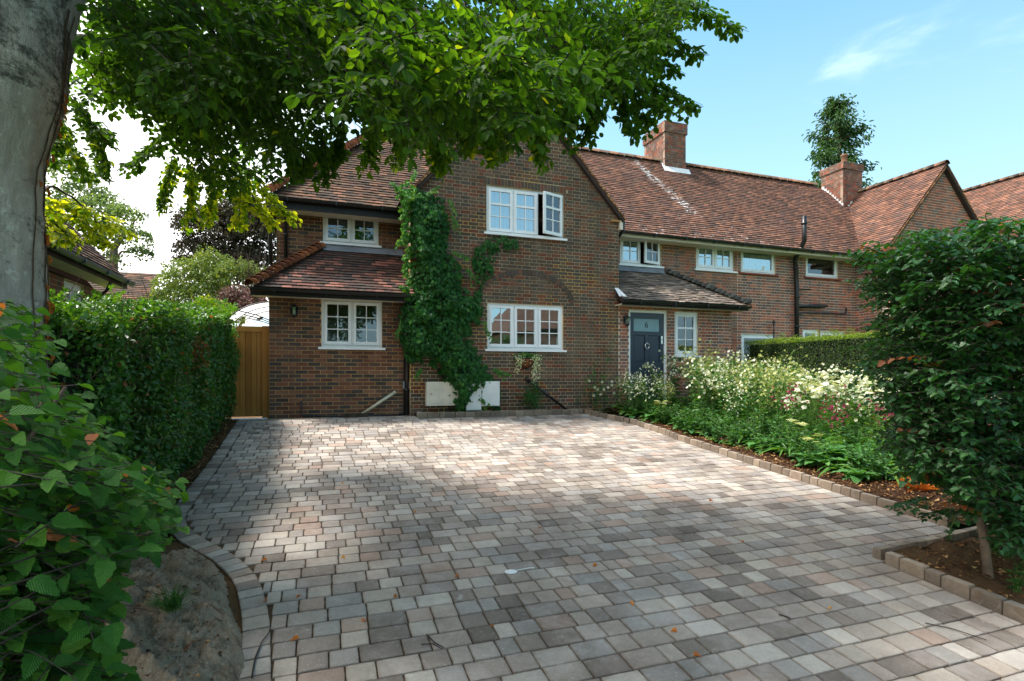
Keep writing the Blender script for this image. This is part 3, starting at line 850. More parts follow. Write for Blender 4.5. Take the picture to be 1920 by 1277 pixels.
# chimney on the ridge
def chimney(H, x0, x1, y0, y1, z0, z1, mat, pots=(), band=0.33):
    A = (0, 0, 0)
    w = wall(H, (0, y0, 0), X3, F_N, [(x0, z0), (x1, z0), (x1, z1), (x0, z1)], [], 'flemish', mat, M_MORTAR_CHIM, thick=0.1, name='chimney')
    wall(H, (x0, 0, 0), -Y3, -X3, [(-y1, z0), (-y0 - .001, z0), (-y0 - .001, z1), (-y1, z1)], [], 'flemish', mat, M_MORTAR_CHIM, thick=.1, name='chimney')
    wall(H, (x1, 0, 0), Y3, X3, [(y0 + .001, z0), (y1, z0), (y1, z1), (y0 + .001, z1)], [], 'flemish', mat, M_MORTAR_CHIM, thick=.1, name='chimney')
    wall(H, (0, y1, 0), -X3, Y3, [(-x1, z0), (-x0, z0), (-x0, z1), (-x1, z1)], [], 'flemish', mat, M_MORTAR_CHIM, thick=.1, name='chimney')
    e = .04; zb = z1 - band
    cb = wall(H, (0, y0 - e, 0), X3, F_N, [(x0 - e, zb), (x1 + e, zb), (x1 + e, z1 + .0), (x0 - e, z1 + .0)], [], 'flemish', mat, M_MORTAR_CHIM, thick=0.1, name='chimney_cap')
    wall(H, (x0 - e, 0, 0), -Y3, -X3, [(-y1 - e, zb), (-y0 + e - .001, zb), (-y0 + e - .001, z1), (-y1 - e, z1)], [], 'flemish', mat, M_MORTAR_CHIM, thick=.1, name='chimney_cap')
    wall(H, (x1 + e, 0, 0), Y3, X3, [(y0 - e + .001, zb), (y1 + e, zb), (y1 + e, z1), (y0 - e + .001, z1)], [], 'flemish', mat, M_MORTAR_CHIM, thick=.1, name='chimney_cap')
    MB().box((x0 + .05, y0 + .05, z1 - .1), (x1 - .05, y1 - .05, z1 + .02)).build('chimney_cap', M_MORTAR_GABLE, H.root)
    for (a, b_, hgt, r) in pots:
        MB().lathe((a, b_, z1), [(r * 1.05, 0), (r, .05), (r * .9, hgt - .06), (r * 1.08, hgt - .05), (r * 1.08, hgt), (r * .8, hgt), (r * .75, hgt - .1)], 14).build('chimney_pot', M_RIDGE, H.root, True)
chimney(house, 9.86, 10.62, 14.03, 15.15, 7.3, 9.58, M_BRICK_CHIM)
zc0 = EV + (14.03 - EY) * PT
fl = MB()
for k in range(8):      # stepped flashing up the left cheek
    y = 14.02 + k * .085
    zz = EV + (y - EY) * PT
    if y > 14.35: zz = EV + (14.3 - EY) * PT
    fl.box((9.845, y, zz - .05), (9.858, y + .09, zz + .15))
fl.add([(9.76, 13.90, zc0 - .12 + .03), (10.72, 13.90, zc0 - .12 + .03), (10.72, 14.015, zc0 + .10), (9.76, 14.015, zc0 + .10)], [(0, 1, 2, 3)])
fl.add([(9.70, 13.92, zc0 - .09), (9.852, 13.92, zc0 - .09), (9.852, 14.36, zc0 + .38), (9.70, 14.36, zc0 + .38)], [(0, 1, 2, 3)])
fl.build('flashing', M_WHITE_LEAD, house.root)

# front door
DX0, DX1, DZ0, DZ1 = 6.66, 7.68, 1.14, 3.36
df = MB()
df.box((DX0, GY + .03, DZ0), (DX0 + .05, GY + .12, DZ1)).box((DX1 - .05, GY + .03, DZ0), (DX1, GY + .12, DZ1)).box((DX0 + .05, GY + .031, DZ1 - .05), (DX1 - .05, GY + .12, DZ1))
dfo = df.build('door_frame', M_UPVC, house.root)
a0, a1, y0 = DX0 + .053, DX1 - .053, GY + .055
dm = MB(); W = a1 - a0
st = .105
dm.box((a0, y0, DZ0 + .02), (a0 + st, y0 + .045, DZ1 - .055)).box((a1 - st, y0, DZ0 + .02), (a1, y0 + .045, DZ1 - .055))
dm.box((a0 + st, y0, DZ1 - .055 - .13), (a1 - st, y0 + .045, DZ1 - .055)).box((a0 + st, y0, 2.79), (a1 - st, y0 + .045, 2.88))
dm.box((a0 + st, y0, DZ0 + .02), (a1 - st, y0 + .045, 2.17)).box((a0 + W / 2 - .05, y0 + .0005, 2.17), (a0 + W / 2 + .05, y0 + .045, 2.79))
dm.box((a0 + st - .02, y0 + .03, DZ0 + .05), (a1 - st + .02, y0 + .04, 2.86))
door = dm.build('door', M_DOOR, house.root)
MB().box((a0 + st, y0 + .02, 2.88), (a1 - st, y0 + .03, DZ1 - .185)).build('pane', M_FROST, door)
for (p, q) in ((a0 + st, a0 + W / 2 - .05), (a0 + W / 2 + .05, a1 - st)):
    MB().box((p + .018, y0 + .016, 2.19), (q - .018, y0 + .029, 2.775)).build('panel', M_DOOR, door)
fc = bpy.data.curves.new('door_number', 'FONT'); fc.body = '6'; fc.size = .2; fc.extrude = .002; fc.align_x = 'CENTER'; fc.align_y = 'CENTER'; fc.materials.append(M_DIGIT)
ft = bpy.data.objects.new('text_source', fc); COL.objects.link(ft); bpy.context.view_layer.update()
fme = bpy.data.meshes.new_from_object(ft.evaluated_get(bpy.context.evaluated_depsgraph_get())); bpy.data.objects.remove(ft)
fo = link('door_number', fme, door); fo.matrix_basis = Matrix.Translation((a0 + W / 2, y0 + .016, 3.03)) @ Matrix.Rotation(pi / 2, 4, 'X')
if not fme.materials: fme.materials.append(M_DIGIT)
kb = MB(); ring = [(a0 + W / 2 + .055 * cos(t * pi / 8), y0 - .014, 2.54 + .065 * sin(t * pi / 8)) for t in range(17)]
kb.tube(ring, .012, 8).tube([(a0 + W / 2, y0, 2.605), (a0 + W / 2, y0 - .03, 2.605)], .02, 10)
kb.build('knocker', M_CHROME, door, True)
MB().box((a0 + W / 2 - .13, y0 - .008, 2.03), (a0 + W / 2 + .13, y0 - .001, 2.10)).box((a0 + W / 2 - .11, y0 - .014, 2.045), (a0 + W / 2 + .11, y0 - .0085, 2.085)).build('letter_plate', M_CHROME, door)
hb = MB(); hb.box((a1 - .07, y0 - .008, 2.60), (a1 - .03, y0 - .001, 2.78)).tube([(a1 - .05, y0, 2.7), (a1 - .05, y0 - .05, 2.7), (a1 - .13, y0 - .052, 2.69)], .009, 8); hb.build('handle', M_CHROME, door)
MB().box((DX0 - .1, GY - .35, 0.9), (DX1 + .1, GY + .12, DZ0 - .002)).build('door_step', M_LEAD, house.root)
MB().box((DX0, GY + .2, DZ0), (DX1, GY + .22, DZ1)).build('room', M_INTERIOR, house.root)

# ================================================================== NEIGHBOURING TERRACE HOUSE
nb = House(thing('terrace_house', 'red brick terrace house joined on the right, with its own gable and chimney', 'house', (14.5, 11.9, 1.0)))
NX0 = 10.681
wall(nb, (0, TY, 0), X3, F_N, [(NX0, ZB), (15.05, ZB), (15.05, 5.36), (NX0, 5.36)],
     [(10.80, WIN_Z0, 12.0, 5.33), (13.11, 4.68, 14.35, 5.33), (10.82, 2.0, 12.0, 2.98), (13.0, 2.1, 13.6, 3.17), (13.66, 2.1, 14.6, 3.13)], 'flemish', M_BRICK_RIGHT, M_MORTAR_PALE)
window(nb, (10.80, TY, WIN_Z0), X3, F_N, 1.2, 0.67, [(1, [1], 1, 0)], glass=M_GLASS_MIRROR, sill_mat=M_TERRASILL, blind=[(0.05, 0.95)])
window(nb, (13.11, TY, 4.68), X3, F_N, 1.24, 0.65, [(1, [1], 1, 0)], sill_mat=M_TERRASILL)
window(nb, (10.82, TY, 2.0), X3, F_N, 1.18, 0.98, [(1, [1], 1, 0)])
window(nb, (13.0, TY, 2.1), X3, F_N, 0.6, 1.07, [(1, [1], 1, 0)])
M_BLUE = plain('blue_board', srgb(24, 60, 140), 0.5); M_YEL = plain('yellow_paint', srgb(200, 190, 90), 0.5)
w_ = window(nb, (13.66, TY, 2.1), X3, F_N, 0.94, 1.03, [(1, [1], 1, 0)])
MB().box((13.74, TY + .125, 2.2), (14.52, TY + .13, 3.06)).build('blue_board', M_BLUE, w_)
yb = MB()
for i in range(9): yb.box((13.9 + .06 * i, TY + .118, 2.9 + .02 * (i % 3)), (13.93 + .06 * i, TY + .122, 2.96 + .03 * (i % 2)))
yb.build('yellow_lettering', M_YEL, w_)
# open casement standing out beside the porch
oc = MB(); Oc = Vector((9.75, TY - .35, 2.0)); uc = Vector((.5, .86, 0)).normalized(); nc = uc.cross(Z3)
oc.obox(Oc, uc, Z3, nc, (0, 0, 0), (.05, 1.0, .04)).obox(Oc, uc, Z3, nc, (.45, 0, 0), (.5, 1.0, .04)).obox(Oc, uc, Z3, nc, (.05, .94, 0), (.45, 1.0, .039)).obox(Oc, uc, Z3, nc, (.05, 0, 0), (.45, .06, .039))
oc.build('casement', M_UPVC, nb.root)
# right-hand gable wing
WX0, WX1, WXC = 15.05, 19.45, 17.22
WZ = 7.93; wsh0 = WZ - GT * (WXC - WX0); 
wall(nb, (0, GY, 0), X3, F_N, [(WX0, ZB), (WX1, ZB), (WX1, WZ - GT * (WX1 - WXC)), (WXC, WZ), (WX0, wsh0)], [(16.3, 4.6, 18.0, 5.5), (16.3, 2.2, 18.0, 3.3)], 'flemish', M_BRICK_RIGHT, M_MORTAR_PALE)
window(nb, (16.3, GY, 4.6), X3, F_N, 1.7, 0.9, [(1, [1, 1, 1], 2, 0)] * 3)
window(nb, (16.3, GY, 2.2), X3, F_N, 1.7, 1.1, [(1, [1, 1, 1], 2, 0)] * 3)
wall(nb, (WX0, 0, 0), -Y3, -X3, [(-TY - .05, ZB), (-GY - .001, ZB), (-GY - .001, 5.42), (-TY - .05, 5.42)], [], 'flemish', M_BRICK_RIGHT, M_MORTAR_PALE)
RXE = 16.2
# main slope, cut by the valley with the wing
WE = WX0 - .33; wez = 5.30
def vx(y): return WE + ((EV + (y - EY) * PT) - wez) / GT
yv1 = EY + (WZ + .05 - EV) / PT
roof(nb, (0, EY, EV), X3, SU, [(NX0, 0), (vx(EY), 0), (vx(EY) + (yv1 - EY), (yv1 - EY) * sl), (RXE + .35, (yv1 - EY) * sl), (RXE, Lr), (NX0, Lr)], M_TILE_RED)
mb = MB(); mb.add([(NX0, RY, zr - .02), (NX0, 17.1, EV), (17.5, 17.1, EV), (RXE, RY, zr - .02)], [(0, 3, 2, 1)]); mb.add([(RXE, RY, zr), (RXE + 1.5, RY - 1.0, EV + 1), (17.5, 17.1, EV)], [(0, 1, 2)])
rear2 = mb.build('roof', M_DECK, nb.root)
ridge_line(nb, rear2, (10.62, RY, zr + .02), (RXE, RY, zr + .02), M_RIDGE, 0.12, 0.3)
# wing roof: left slope (seen), right slope
WY0 = GY - .12; wl2 = (WXC - WE) * sl; yb2 = yv1 + .05
ssl = Vector((1 / sl, 0, GT / sl))
# frame: u = -Y (from back to front), s up towards the ridge
def wy(a): return -a
yv0 = EY
roof(nb, (WE, 0, wez), -Y3, ssl, [(-EY, 0), (-WY0, 0), (-WY0, wl2), (-yv1, wl2)], M_TILE_RED)
ssr = Vector((-1 / sl, 0, GT / sl)); WER = WX1 + .12; wrl = (WER - WXC) * sl
roof(nb, (WER, 0, WZ + .05 - (WER - WXC) * GT), Y3, ssr, [(WY0, 0), (yb2, 0), (yb2, wrl), (WY0, wrl)], M_TILE_RED)
ridge_line(nb, rear2, (WXC, WY0, WZ + .1), (WXC, yb2 + .1, WZ + .1), M_RIDGE, 0.12, 0.3)
for sgn, half in ((-1, WXC - WE), (1, WER - WXC)):
    vb = MB(); slen = half * sl; ss = Vector((-sgn / sl, 0, GT / sl)); nn = Vector((sgn * GT / sl, 0, 1 / sl))
    P0 = Vector((WXC + sgn * half, WY0 - .015, WZ + .05 - half * GT))
    for i in range(int(slen / .1)):
        a = P0 + ss * (i * .1)
        vb.obox(a, ss, nn, Y3, (0, -.012, 0), (.118, .018, .04), rnd.random()); vb.obox(a, ss, nn, Y3, (0, -.05, .02), (.1, -.014, .11), rnd.random())
    vb.build('verge', M_VERGE, nb.root)
# valley strip
va = [Vector((vx(y) , y, EV + (y - EY) * PT + .035)) for y in (EY, yv1)]
dv = Vector((0.035, -0.035, 0))
MB().add([va[0] - dv, va[0] + dv, va[1] + dv, va[1] - dv], [(0, 1, 2, 3)]).build('valley', M_LEAD, nb.root)
gutter(nb, (NX0, EY + .02, EV), (WE + .06, EY + .02, EV), fascia=.12, fmat=M_CREAM, soffit=.40, r=.065)
gutter(nb, (WE + .02, EY + .08, wez + .02), (WE + .02, WY0 + .1, wez + .02), fascia=.12, fmat=M_CREAM, soffit=.30, r=.065, n=-X3)
chimney(nb, 16.45, 17.33, 13.45, 14.3, 6.9, 8.98, M_BRICK_CHIM, pots=((16.75, 13.65, .34, .1),), band=0.22)
fl = MB()
for k in range(9):
    y = 13.44 + k * .09; zz = EV + (y - EY) * PT
    fl.box((16.435, y, zz - .06), (16.448, y + .095, zz + .14))
for k in range(4):
    x = 16.45 + k * .11; zz = wez + (x - WE) * GT
    fl.box((x, 13.437, zz - .06), (x + .115, 13.448, zz + .14))
fl.build('flashing', M_WHITE_LEAD, nb.root)
# soil stack and waste pipes
def P_(px, py, Y=TY - .09): return tuple(on_y(px, py, Y))
st_x = on_y(1493, 560, TY - .1).x
pipe(nb, [P_(1508, 405, EY - .1), P_(1508, 452, EY - .1), P_(1491, 486, TY - .12), (st_x, TY - .12, 4.3), (st_x, TY - .12, 1.0)], .062, M_BLACK, 'soil_pipe')
sz = lambda px, py: tuple(on_y(px, py, TY - .12))
MB().tube([sz(1495, 574), sz(1545, 574), sz(1551, 574)], [.055, .055, .03], 10).build('soil_branch', M_BLACK, nb.root, True)
MB().tube([sz(1497, 590), sz(1505, 586), sz(1586, 589), sz(1587, 578)], .024, 8).build('soil_branch', M_BLACK, nb.root, True)
MB().tube([sz(1494, 543), sz(1519, 543)], .022, 8).build('soil_branch', M_BLACK, nb.root, True)
MB().tube([sz(1451, 600), sz(1451, 640)], .018, 8).lathe(sz(1451, 604), [(.0, 0.03), (.05, .0), (.045, -.03), (0, -.05)], 10).build('vent_pipe', M_BLACK, nb.root, True)
orn = MB()
orn.lathe((11.25, TY + .17, 4.74), [(.0, 0), (.09, .03), (.1, .1), (.05, .17), (0, .2)], 12)
orn.build('ornament', M_CREAM, None, True); bpy.data.objects['ornament'].name = 'vase'
tag(bpy.data.objects['vase'], 'small round pale vase inside the single-pane window beside the white pair of windows', 'vase')
o2 = MB().lathe((11.62, TY + .17, 4.74), [(.0, 0), (.12, .03), (.13, .13), (.07, .22), (0, .25)], 12).build('vase', M_WHITE, None, True)
tag(o2, 'larger white vase on the right of the neighbour\'s single-pane window sill', 'vase')

house.finish(); nb.finish()

# ================================================================== OTHER BUILDINGS
# bungalow on the left beyond the hedge
bg = House(thing('bungalow', 'low brick bungalow with a long grey gutter behind the left hedge', 'bungalow', (-5.0, 9.0, 1.0)))
BX = -3.55
wall(bg, (BX, 0, 0), Y3, X3, [(4.5, ZB), (10.95, ZB), (10.95, 3.3), (4.5, 3.3)], [(7.9, 2.3, 9.27, 3.28), (9.72, 2.3, 10.43, 3.28)], 'flemish', M_BRICK_RIGHT, M_MORTAR_GABLE)
window(bg, (BX, 7.9, 2.3), Y3, X3, 1.37, .98, [(1, [1, 1], 2, 0)] * 2, sill=False)
window(bg, (BX, 9.72, 2.3), Y3, X3, .71, .98, [(1, [1], 2, 0)] * 2, sill=False)
wall(bg, (0, 10.95, 0), -X3, Y3, [(-BX, ZB), (9.5, ZB), (9.5, 3.3), (-BX, 3.3)], [], 'flemish', M_BRICK_RIGHT, M_MORTAR_GABLE)
bt = 1.1; bs = sqrt(1 + bt * bt); BE = -3.2; BH = 2.9
roof(bg, (BE, 0, 3.5), Y3, Vector((-1 / bs, 0, bt / bs)), [(4.2, 0), (11.25, 0), (11.25, BH * bs), (4.2, BH * bs)], M_TILE_BROWN)
MB().add([(BE - .3, 10.96, 3.2), (BE - 2 * BH, 10.96, 3.2), (BE - BH, 10.96, 3.45 + BH * bt)], [(0, 1, 2)]).build('wall', M_BRICK_RIGHT, bg.root)
MB().add([(BE - 2 * BH, 4.2, 3.5), (BE - 2 * BH, 11.25, 3.5), (BE - BH, 11.25, 3.49 + BH * bt), (BE - BH, 4.2, 3.49 + BH * bt)], [(0, 1, 2, 3)]).build('roof', M_DECK, bg.root)
M_GUTGREY = plain('grey_gutter', srgb(84, 92, 102), 0.4)
gutter(bg, (BE, 4.2, 3.5), (BE, 11.27, 3.5), fascia=.12, soffit=.34, n=X3, mat=M_GUTGREY, fmat=M_BLACKFASCIA, r=.065)
pipe(bg, [(BE - .02, 10.55, 3.4), (BE - .1, 10.6, 3.25), (BX + .05, 10.7, 3.1), (BX + .05, 10.7, 1.0)], .024, M_BLACK)
bg.finish()
# brown-roofed building far behind on the left
fb = House(thing('distant_house', 'distant building with a plain brown tiled roof above the left hedge', 'house', (-13.0, 26.0, 1.0)))
A_ = at_depth(225, 514, 25); B_ = at_depth(352, 517, 27)
MB().box((-22, 24.6, 0.8), (-6.5, 32, 4.4)).build('wall', M_BRICK_RIGHT, fb.root)
fs = sqrt(2.0)
roof(fb, (0, 24.2, 4.35), X3, Vector((0, 1, .9)), [(-22.2, 0), (-6.3, 0), (-6.3, 2.45), (-22.2, 2.45)], M_TILE_BROWN, gauge=.13, tw=.25)
fb.finish()
# far right: roof of the next house along
fr_ = House(thing('far_house', 'next house along, only its long red tiled roof showing at the right edge', 'house', (26.0, 14.0, 1.0)))
RW = on_y(1812, 357, 14.5); RE_ = on_y(1921, 330, 11.8)
fz = 8.3
ra = Vector((24.5, 13.4, 8.25))
# ridge runs along Y, roof slopes to the left
roof(fr_, (21.2, 0, 5.94), -Y3, Vector((1 / sl, 0, PT / sl)), [(-16.5, 0), (-8.0, 0), (-8.0, 2.9 * sl), (-16.5, 2.9 * sl)], M_TILE_RED)
q = MB().add([(24.1, 8.0, 5.94 + 2.9 * PT - .01), (24.1, 16.5, 5.94 + 2.9 * PT - .01), (27.0, 16.5, 5.94), (27.0, 8.0, 5.94)], [(0, 1, 2, 3)]).build('roof', M_DECK, fr_.root)
ridge_line(fr_, q, (24.1, 8.0, 5.94 + 2.9 * PT + .03), (24.1, 16.5, 5.94 + 2.9 * PT + .03), M_RIDGE, .12, .3)
MB().box((21.6, 8.3, .8), (26.6, 16.2, 5.9)).build('wall', M_BRICK_RIGHT, fr_.root)
fr_.finish()

# ================================================================== GROUND AND DRIVEWAY
M_SAND = plain('jointing_sand', srgb(84, 68, 52), 0.95, 0.25, 20, 0.1, bump=0.8)
M_PAVER = palette_mat('paver', [(174,164,154),(188,178,168),(157,147,138),(167,154,142),(192,182,170),(145,133,124),(177,163,151),(163,156,149),(181,167,154),(151,138,127),(185,173,159),(167,159,152),(132,121,111),(175,152,137)], 0.82, 0.12, stain=srgb(190,182,176), stain_amt=0.35, stain_scale=2.4, bump=0.9, bscale=150, fleck=srgb(206,200,194), fleck_amt=0.5, fleck_scale=42, grime=0.5, spec=0.3, edges=.4)
M_KERB = palette_mat('kerb_block', [(168,154,138),(154,142,128),(180,166,150),(144,132,120)], 0.9, 0.12, stain=srgb(120,90,60), stain_amt=0.4, stain_scale=4, bump=0.9, bscale=120, fleck=srgb(186,172,150), fleck_amt=0.4, fleck_scale=40, edges=.6)
def soil_mat(name, c1, c2, c3):
    t = NT(name)
    a = t.noise(9, 8, 0.75); b = t.noise(70, 4, 0.8)
    c = t.ramp(a, [(0.3, c1), (0.5, c2), (0.72, c1)])
    c = t.mix(t.mr(b, 0.56, 0.7, 0, .7), c, c3)
    nb = t.bump(t.noise(38, 8, .8), 1.0, .03)
    return t.done(t.bsdf(c, .95, nb, .1))
M_SOIL = soil_mat('bark_mulch', srgb(58,42,32), srgb(78,56,42), srgb(120,84,56))
M_SOIL2 = soil_mat('bare_earth', srgb(92,70,50), srgb(112,88,62), srgb(140,110,80))
M_GRASSG = plain('far_grass', srgb(70, 92, 44), 0.95, 0.2, 1.0, 0.1)

def grid_mesh(name, x0, x1, y0, y1, nx, ny, zf, mat, smooth=True):
    xs = np.linspace(x0, x1, nx); ys = np.linspace(y0, y1, ny)
    V = [(x, y, zf(x, y)) for y in ys for x in xs]
    F = [(j*nx + i, j*nx + i + 1, (j+1)*nx + i + 1, (j+1)*nx + i) for j in range(ny - 1) for i in range(nx - 1)]
    return mesh_np(name, V, [np.array(F)], mat, None, None, smooth)
def strip(name, pts, mat, dz):
    """flat sheet following the slope; pts outline polygon, cut into Y bands"""
    ys = sorted(set([p[1] for p in pts] + [8.0, 10.5]))
    V, F = [], []
    for a, b in zip(ys[:-1], ys[1:]):
        if b - a < 1e-4: continue
        sa, sb = scan(pts, a + 1e-5), scan(pts, b - 1e-5)
        for (p, q), (r, s) in zip(sa, sb):
            k = len(V); V += [(p, a, G(a) + dz), (q, a, G(a) + dz), (s, b, G(b) + dz), (r, b, G(b) + dz)]; F.append((k, k+1, k+2, k+3))
    return mesh_np(name, V, [np.array(F)], mat)
def ground_z(x, y):
    base = G(max(y, -6.0)) - 0.10
    return base
gys = [-300, -60, -6, 0, 2, 4, 6, 8, 9, 10, 10.5, 14, 40, 400]
V = []; F = []
gxs = [-400, -60, -10, 0, 10, 60, 400]
for y in gys:
    for x in gxs: V.append((x, y, ground_z(x, y)))
nx = len(gxs)
for j in range(len(gys) - 1):
    for i in range(nx - 1): F.append((j*nx+i, j*nx+i+1, (j+1)*nx+i+1, (j+1)*nx+i))
structure('ground', mesh_np('ground', V, [np.array(F)], M_GRASSG))

KX = 5.9
outer = [(-0.36, -0.6), (-0.36, 2.6), (-0.42, 3.3), (-0.46, 3.75), (-0.56, 4.25), (-0.66, 4.51), (-0.81, 4.80), (-1.0, 5.06), (-1.19, 5.36), (-1.36, 5.75), (-1.38, 6.2), (-1.38, 8.0), (-1.38, 10.98)]
BW = 0.165
def offset_path(P, w):
    out = []
    for i, p in enumerate(P):
        a = Vector(P[max(i - 1, 0)]); b = Vector(P[min(i + 1, len(P) - 1)]); d = (b - a).normalized()
        out.append((p[0] + d.y * w, p[1] - d.x * w))
    return out
inner = offset_path(outer, BW)
def smooth_path(P, n=3):
    P = [Vector((p[0], p[1])) for p in P]
    for _ in range(n):
        Q = [P[0]]
        for a, b in zip(P[:-1], P[1:]): Q += [a * .75 + b * .25, a * .25 + b * .75]
        Q.append(P[-1]); P = Q
    return P
o_s = smooth_path(outer, 2); i_s = smooth_path(inner, 2)
kerb_path = [(5.3, 10.42), (5.5, 9.95), (5.80, 9.35), (5.9, 8.4), (5.9, 6.5), (5.9, 5.2), (5.92, 4.3), (5.98, 3.72)]
kerb2 = [(6.3, 3.52), (5.4, 3.43), (4.47, 3.38)]
kerb2b = [(4.47, 3.38), (4.46, 2.3), (4.45, 1.0), (4.44, -0.6)]
region = [(p.x, p.y) for p in i_s] + [(1.76, 10.98), (1.78, 10.42), (5.28, 10.40)] + [(a - .01, b) for a, b in kerb_path[1:]] + [(6.1, 3.46), (4.46, 3.36), (4.44, 2.3), (4.44, -0.6)]
full = [(p.x - .0, p.y) for p in o_s] + region[len(i_s):]
drive = structure('driveway', strip('driveway', full, M_SAND, -0.012), 'wide driveway of mixed grey and brown block pavers rising to the house')
# paver templates: block with worn rounded arrises
def paver_t(seed, bev=0.05):
    r = random.Random(seed)
    bx, by = bev, bev * 1.2
    V = []
    def ring(e, z, j):
        pts = []
        for (x, y) in ((-.5, -.5), (0, -.5), (.5, -.5), (.5, 0), (.5, .5), (0, .5), (-.5, .5), (-.5, 0)):
            cx = x * (1 - 2 * e) ; cy = y * (1 - 2 * e)
            if abs(x) == .5 and abs(y) == .5: cx *= 1 - j * .035; cy *= 1 - j * .05
            pts.append((cx + r.uniform(-.006, .006) * j, cy + r.uniform(-.01, .01) * j, z))
        return pts
    V += ring(0.0, -.7, 0.3) + ring(0.0, -.10, .8) + ring(0.008, -0.025, .8) + ring(0.026, 0, .8) + [(0, 0, .012)]
    F4 = []
    for l in range(3):
        for k in range(8): F4.append((l*8 + k, l*8 + (k+1) % 8, (l+1)*8 + (k+1) % 8, (l+1)*8 + k))
    F3 = [(24 + k, 24 + (k+1) % 8, 32) for k in range(8)]
    V = np.array(V)
    return (V, [np.array(F3), np.array(F4)], np.clip(V[:, :2] + .5, 0, 1))
PT_ = [paver_t(i) for i in range(6)]
Ms, var, tin, siz = [], [], [], []
ROW = 0.1645
def put_block(cx, cy, L, W, ang=0.0, lift=None, thick=0.06, tz=0.0):
    z = G(cy); sl_ = (G(cy + .05) - G(cy - .05)) / .1
    nn = Vector((0, -sl_, 1)).normalized()
    nn = (nn + Vector((rnd.uniform(-.008, .008), rnd.uniform(-.008, .008), 0))).normalized()
    u = Vector((cos(ang), sin(ang), 0)); u = (u - nn * u.dot(nn)).normalized(); v = nn.cross(u)
    Ms.append(frame_mat(u * L, v * W, nn * thick, (cx, cy, z + rnd.uniform(-.0022, .0022) + tz)))
    var.append(rnd.randrange(6)); tin.append(rnd.random()); siz.append(max(L, W))
y = -0.5; rowi = 0
low_spot = lambda x, y: 0
while y < 10.97:
    yc = y + ROW / 2
    for (x0, x1) in scan(region, yc):
        x = x0 + .004 + 0
        # keep the joints running through the curve: start from a row grid, not from the edge
        gx = -2.0 + rnd.uniform(-.2, 0)
        while gx < x1:
            L = rnd.choice((.24, .24, .16, .16, .16, .12))
            a, b = max(gx, x0 + .003), min(gx + L, x1 - .003); gx += L + .003
            if x1 - .003 - gx < .05: b = x1 - .003; gx = x1 + 1
            if b - a < .035: continue
            put_block((a + b) / 2, yc + rnd.uniform(-.0015, .0015), b - a - .003, ROW - .0055, rnd.uniform(-.006, .006))
    y += ROW
pieces('paver', 'paving', PT_, M_PAVER, Ms, var, tin, drive, top=300, size=siz)
# soldier border along the curved left edge
Ms, var, tin, siz = [], [], [], []
path = [(a + b) / 2 for a, b in zip(o_s, i_s)] if len(o_s) == len(i_s) else o_s
cum = [0]
for a, b in zip(path[:-1], path[1:]): cum.append(cum[-1] + (b - a).length)
s_ = 0.0
def on_path(path, cum, s):
    for i in range(len(cum) - 1):
        if cum[i + 1] >= s:
            f = (s - cum[i]) / max(1e-6, cum[i + 1] - cum[i]); p = path[i].lerp(path[i + 1], f); d = (path[i + 1] - path[i]).normalized(); return p, d
    return path[-1], (path[-1] - path[-2]).normalized()
while s_ < cum[-1] - .1:
    L = rnd.choice((.12, .16, .12, .2, .12))
    p, d = on_path(path, cum, s_ + L / 2)
    put_block(p.x, p.y, BW - .010, L - .006, atan2(d.y, d.x) - pi / 2)
    s_ += L
pieces('border_paver', 'border_paving', PT_, M_PAVER, Ms, var, tin, drive, top=120, size=siz)

def kerb_line(label, pts, inward, h=0.09, w=0.07, length=0.2, seedoff=0, sidefn=None):
    k = thing('kerb', label, 'kerb', (pts[0][0], pts[0][1], G(pts[0][1])))
    P = [Vector(p) for p in pts]
    cum = [0]
    for a, b in zip(P[:-1], P[1:]): cum.append(cum[-1] + (b - a).length)
    s = 0; L_ = []
    global Ms, var, tin, siz
    Ms, var, tin, siz = [], [], [], []
    while s < cum[-1] - .05:
        L = rnd.choice((length, length, length * .6)); L = min(L, cum[-1] - s)
        p, d = on_path(P, cum, s + L / 2); nrm = Vector((d.y, -d.x)) * inward
        c = p + nrm * (w / 2)
        zz = G(p.y); slp = (G(p.y + .05) - G(p.y - .05)) / .1
        u = Vector((d.x, d.y, slp * d.y)).normalized(); v = Vector((nrm.x, nrm.y, 0)); 
        if u.cross(v).z < 0: u = -u
        Ms.append(frame_mat(u * (L - .006), v * w, Z3 * (h / .7 * 1.25), (c.x, c.y, zz + h + rnd.uniform(-.004, .004))))
        var.append(rnd.randrange(6)); tin.append(rnd.random()); siz.append(L); s += L
    pieces('kerb_block', 'kerb_run', PT_, M_KERB, Ms, var, tin, k, top=300, size=siz)
    return k
kerb_line('long straight kerb of small blocks edging the flower bed', kerb_path, -1)
kerb_line('short kerb running back beside the path, in front of the slim hedge stem', [(4.47, 3.38), (5.4, 3.43), (6.3, 3.52)], 1)
kerb_line('near kerb with a corner at the bottom right of the driveway', [(4.47, 3.27), (4.46, 2.3), (4.45, 1.0), (4.44, -0.4)], -1)
kerb_line('low kerb against the house wall below the meter boxes', [(1.80, 10.84), (1.80, 10.47), (5.30, 10.45)], -1, h=0.085)

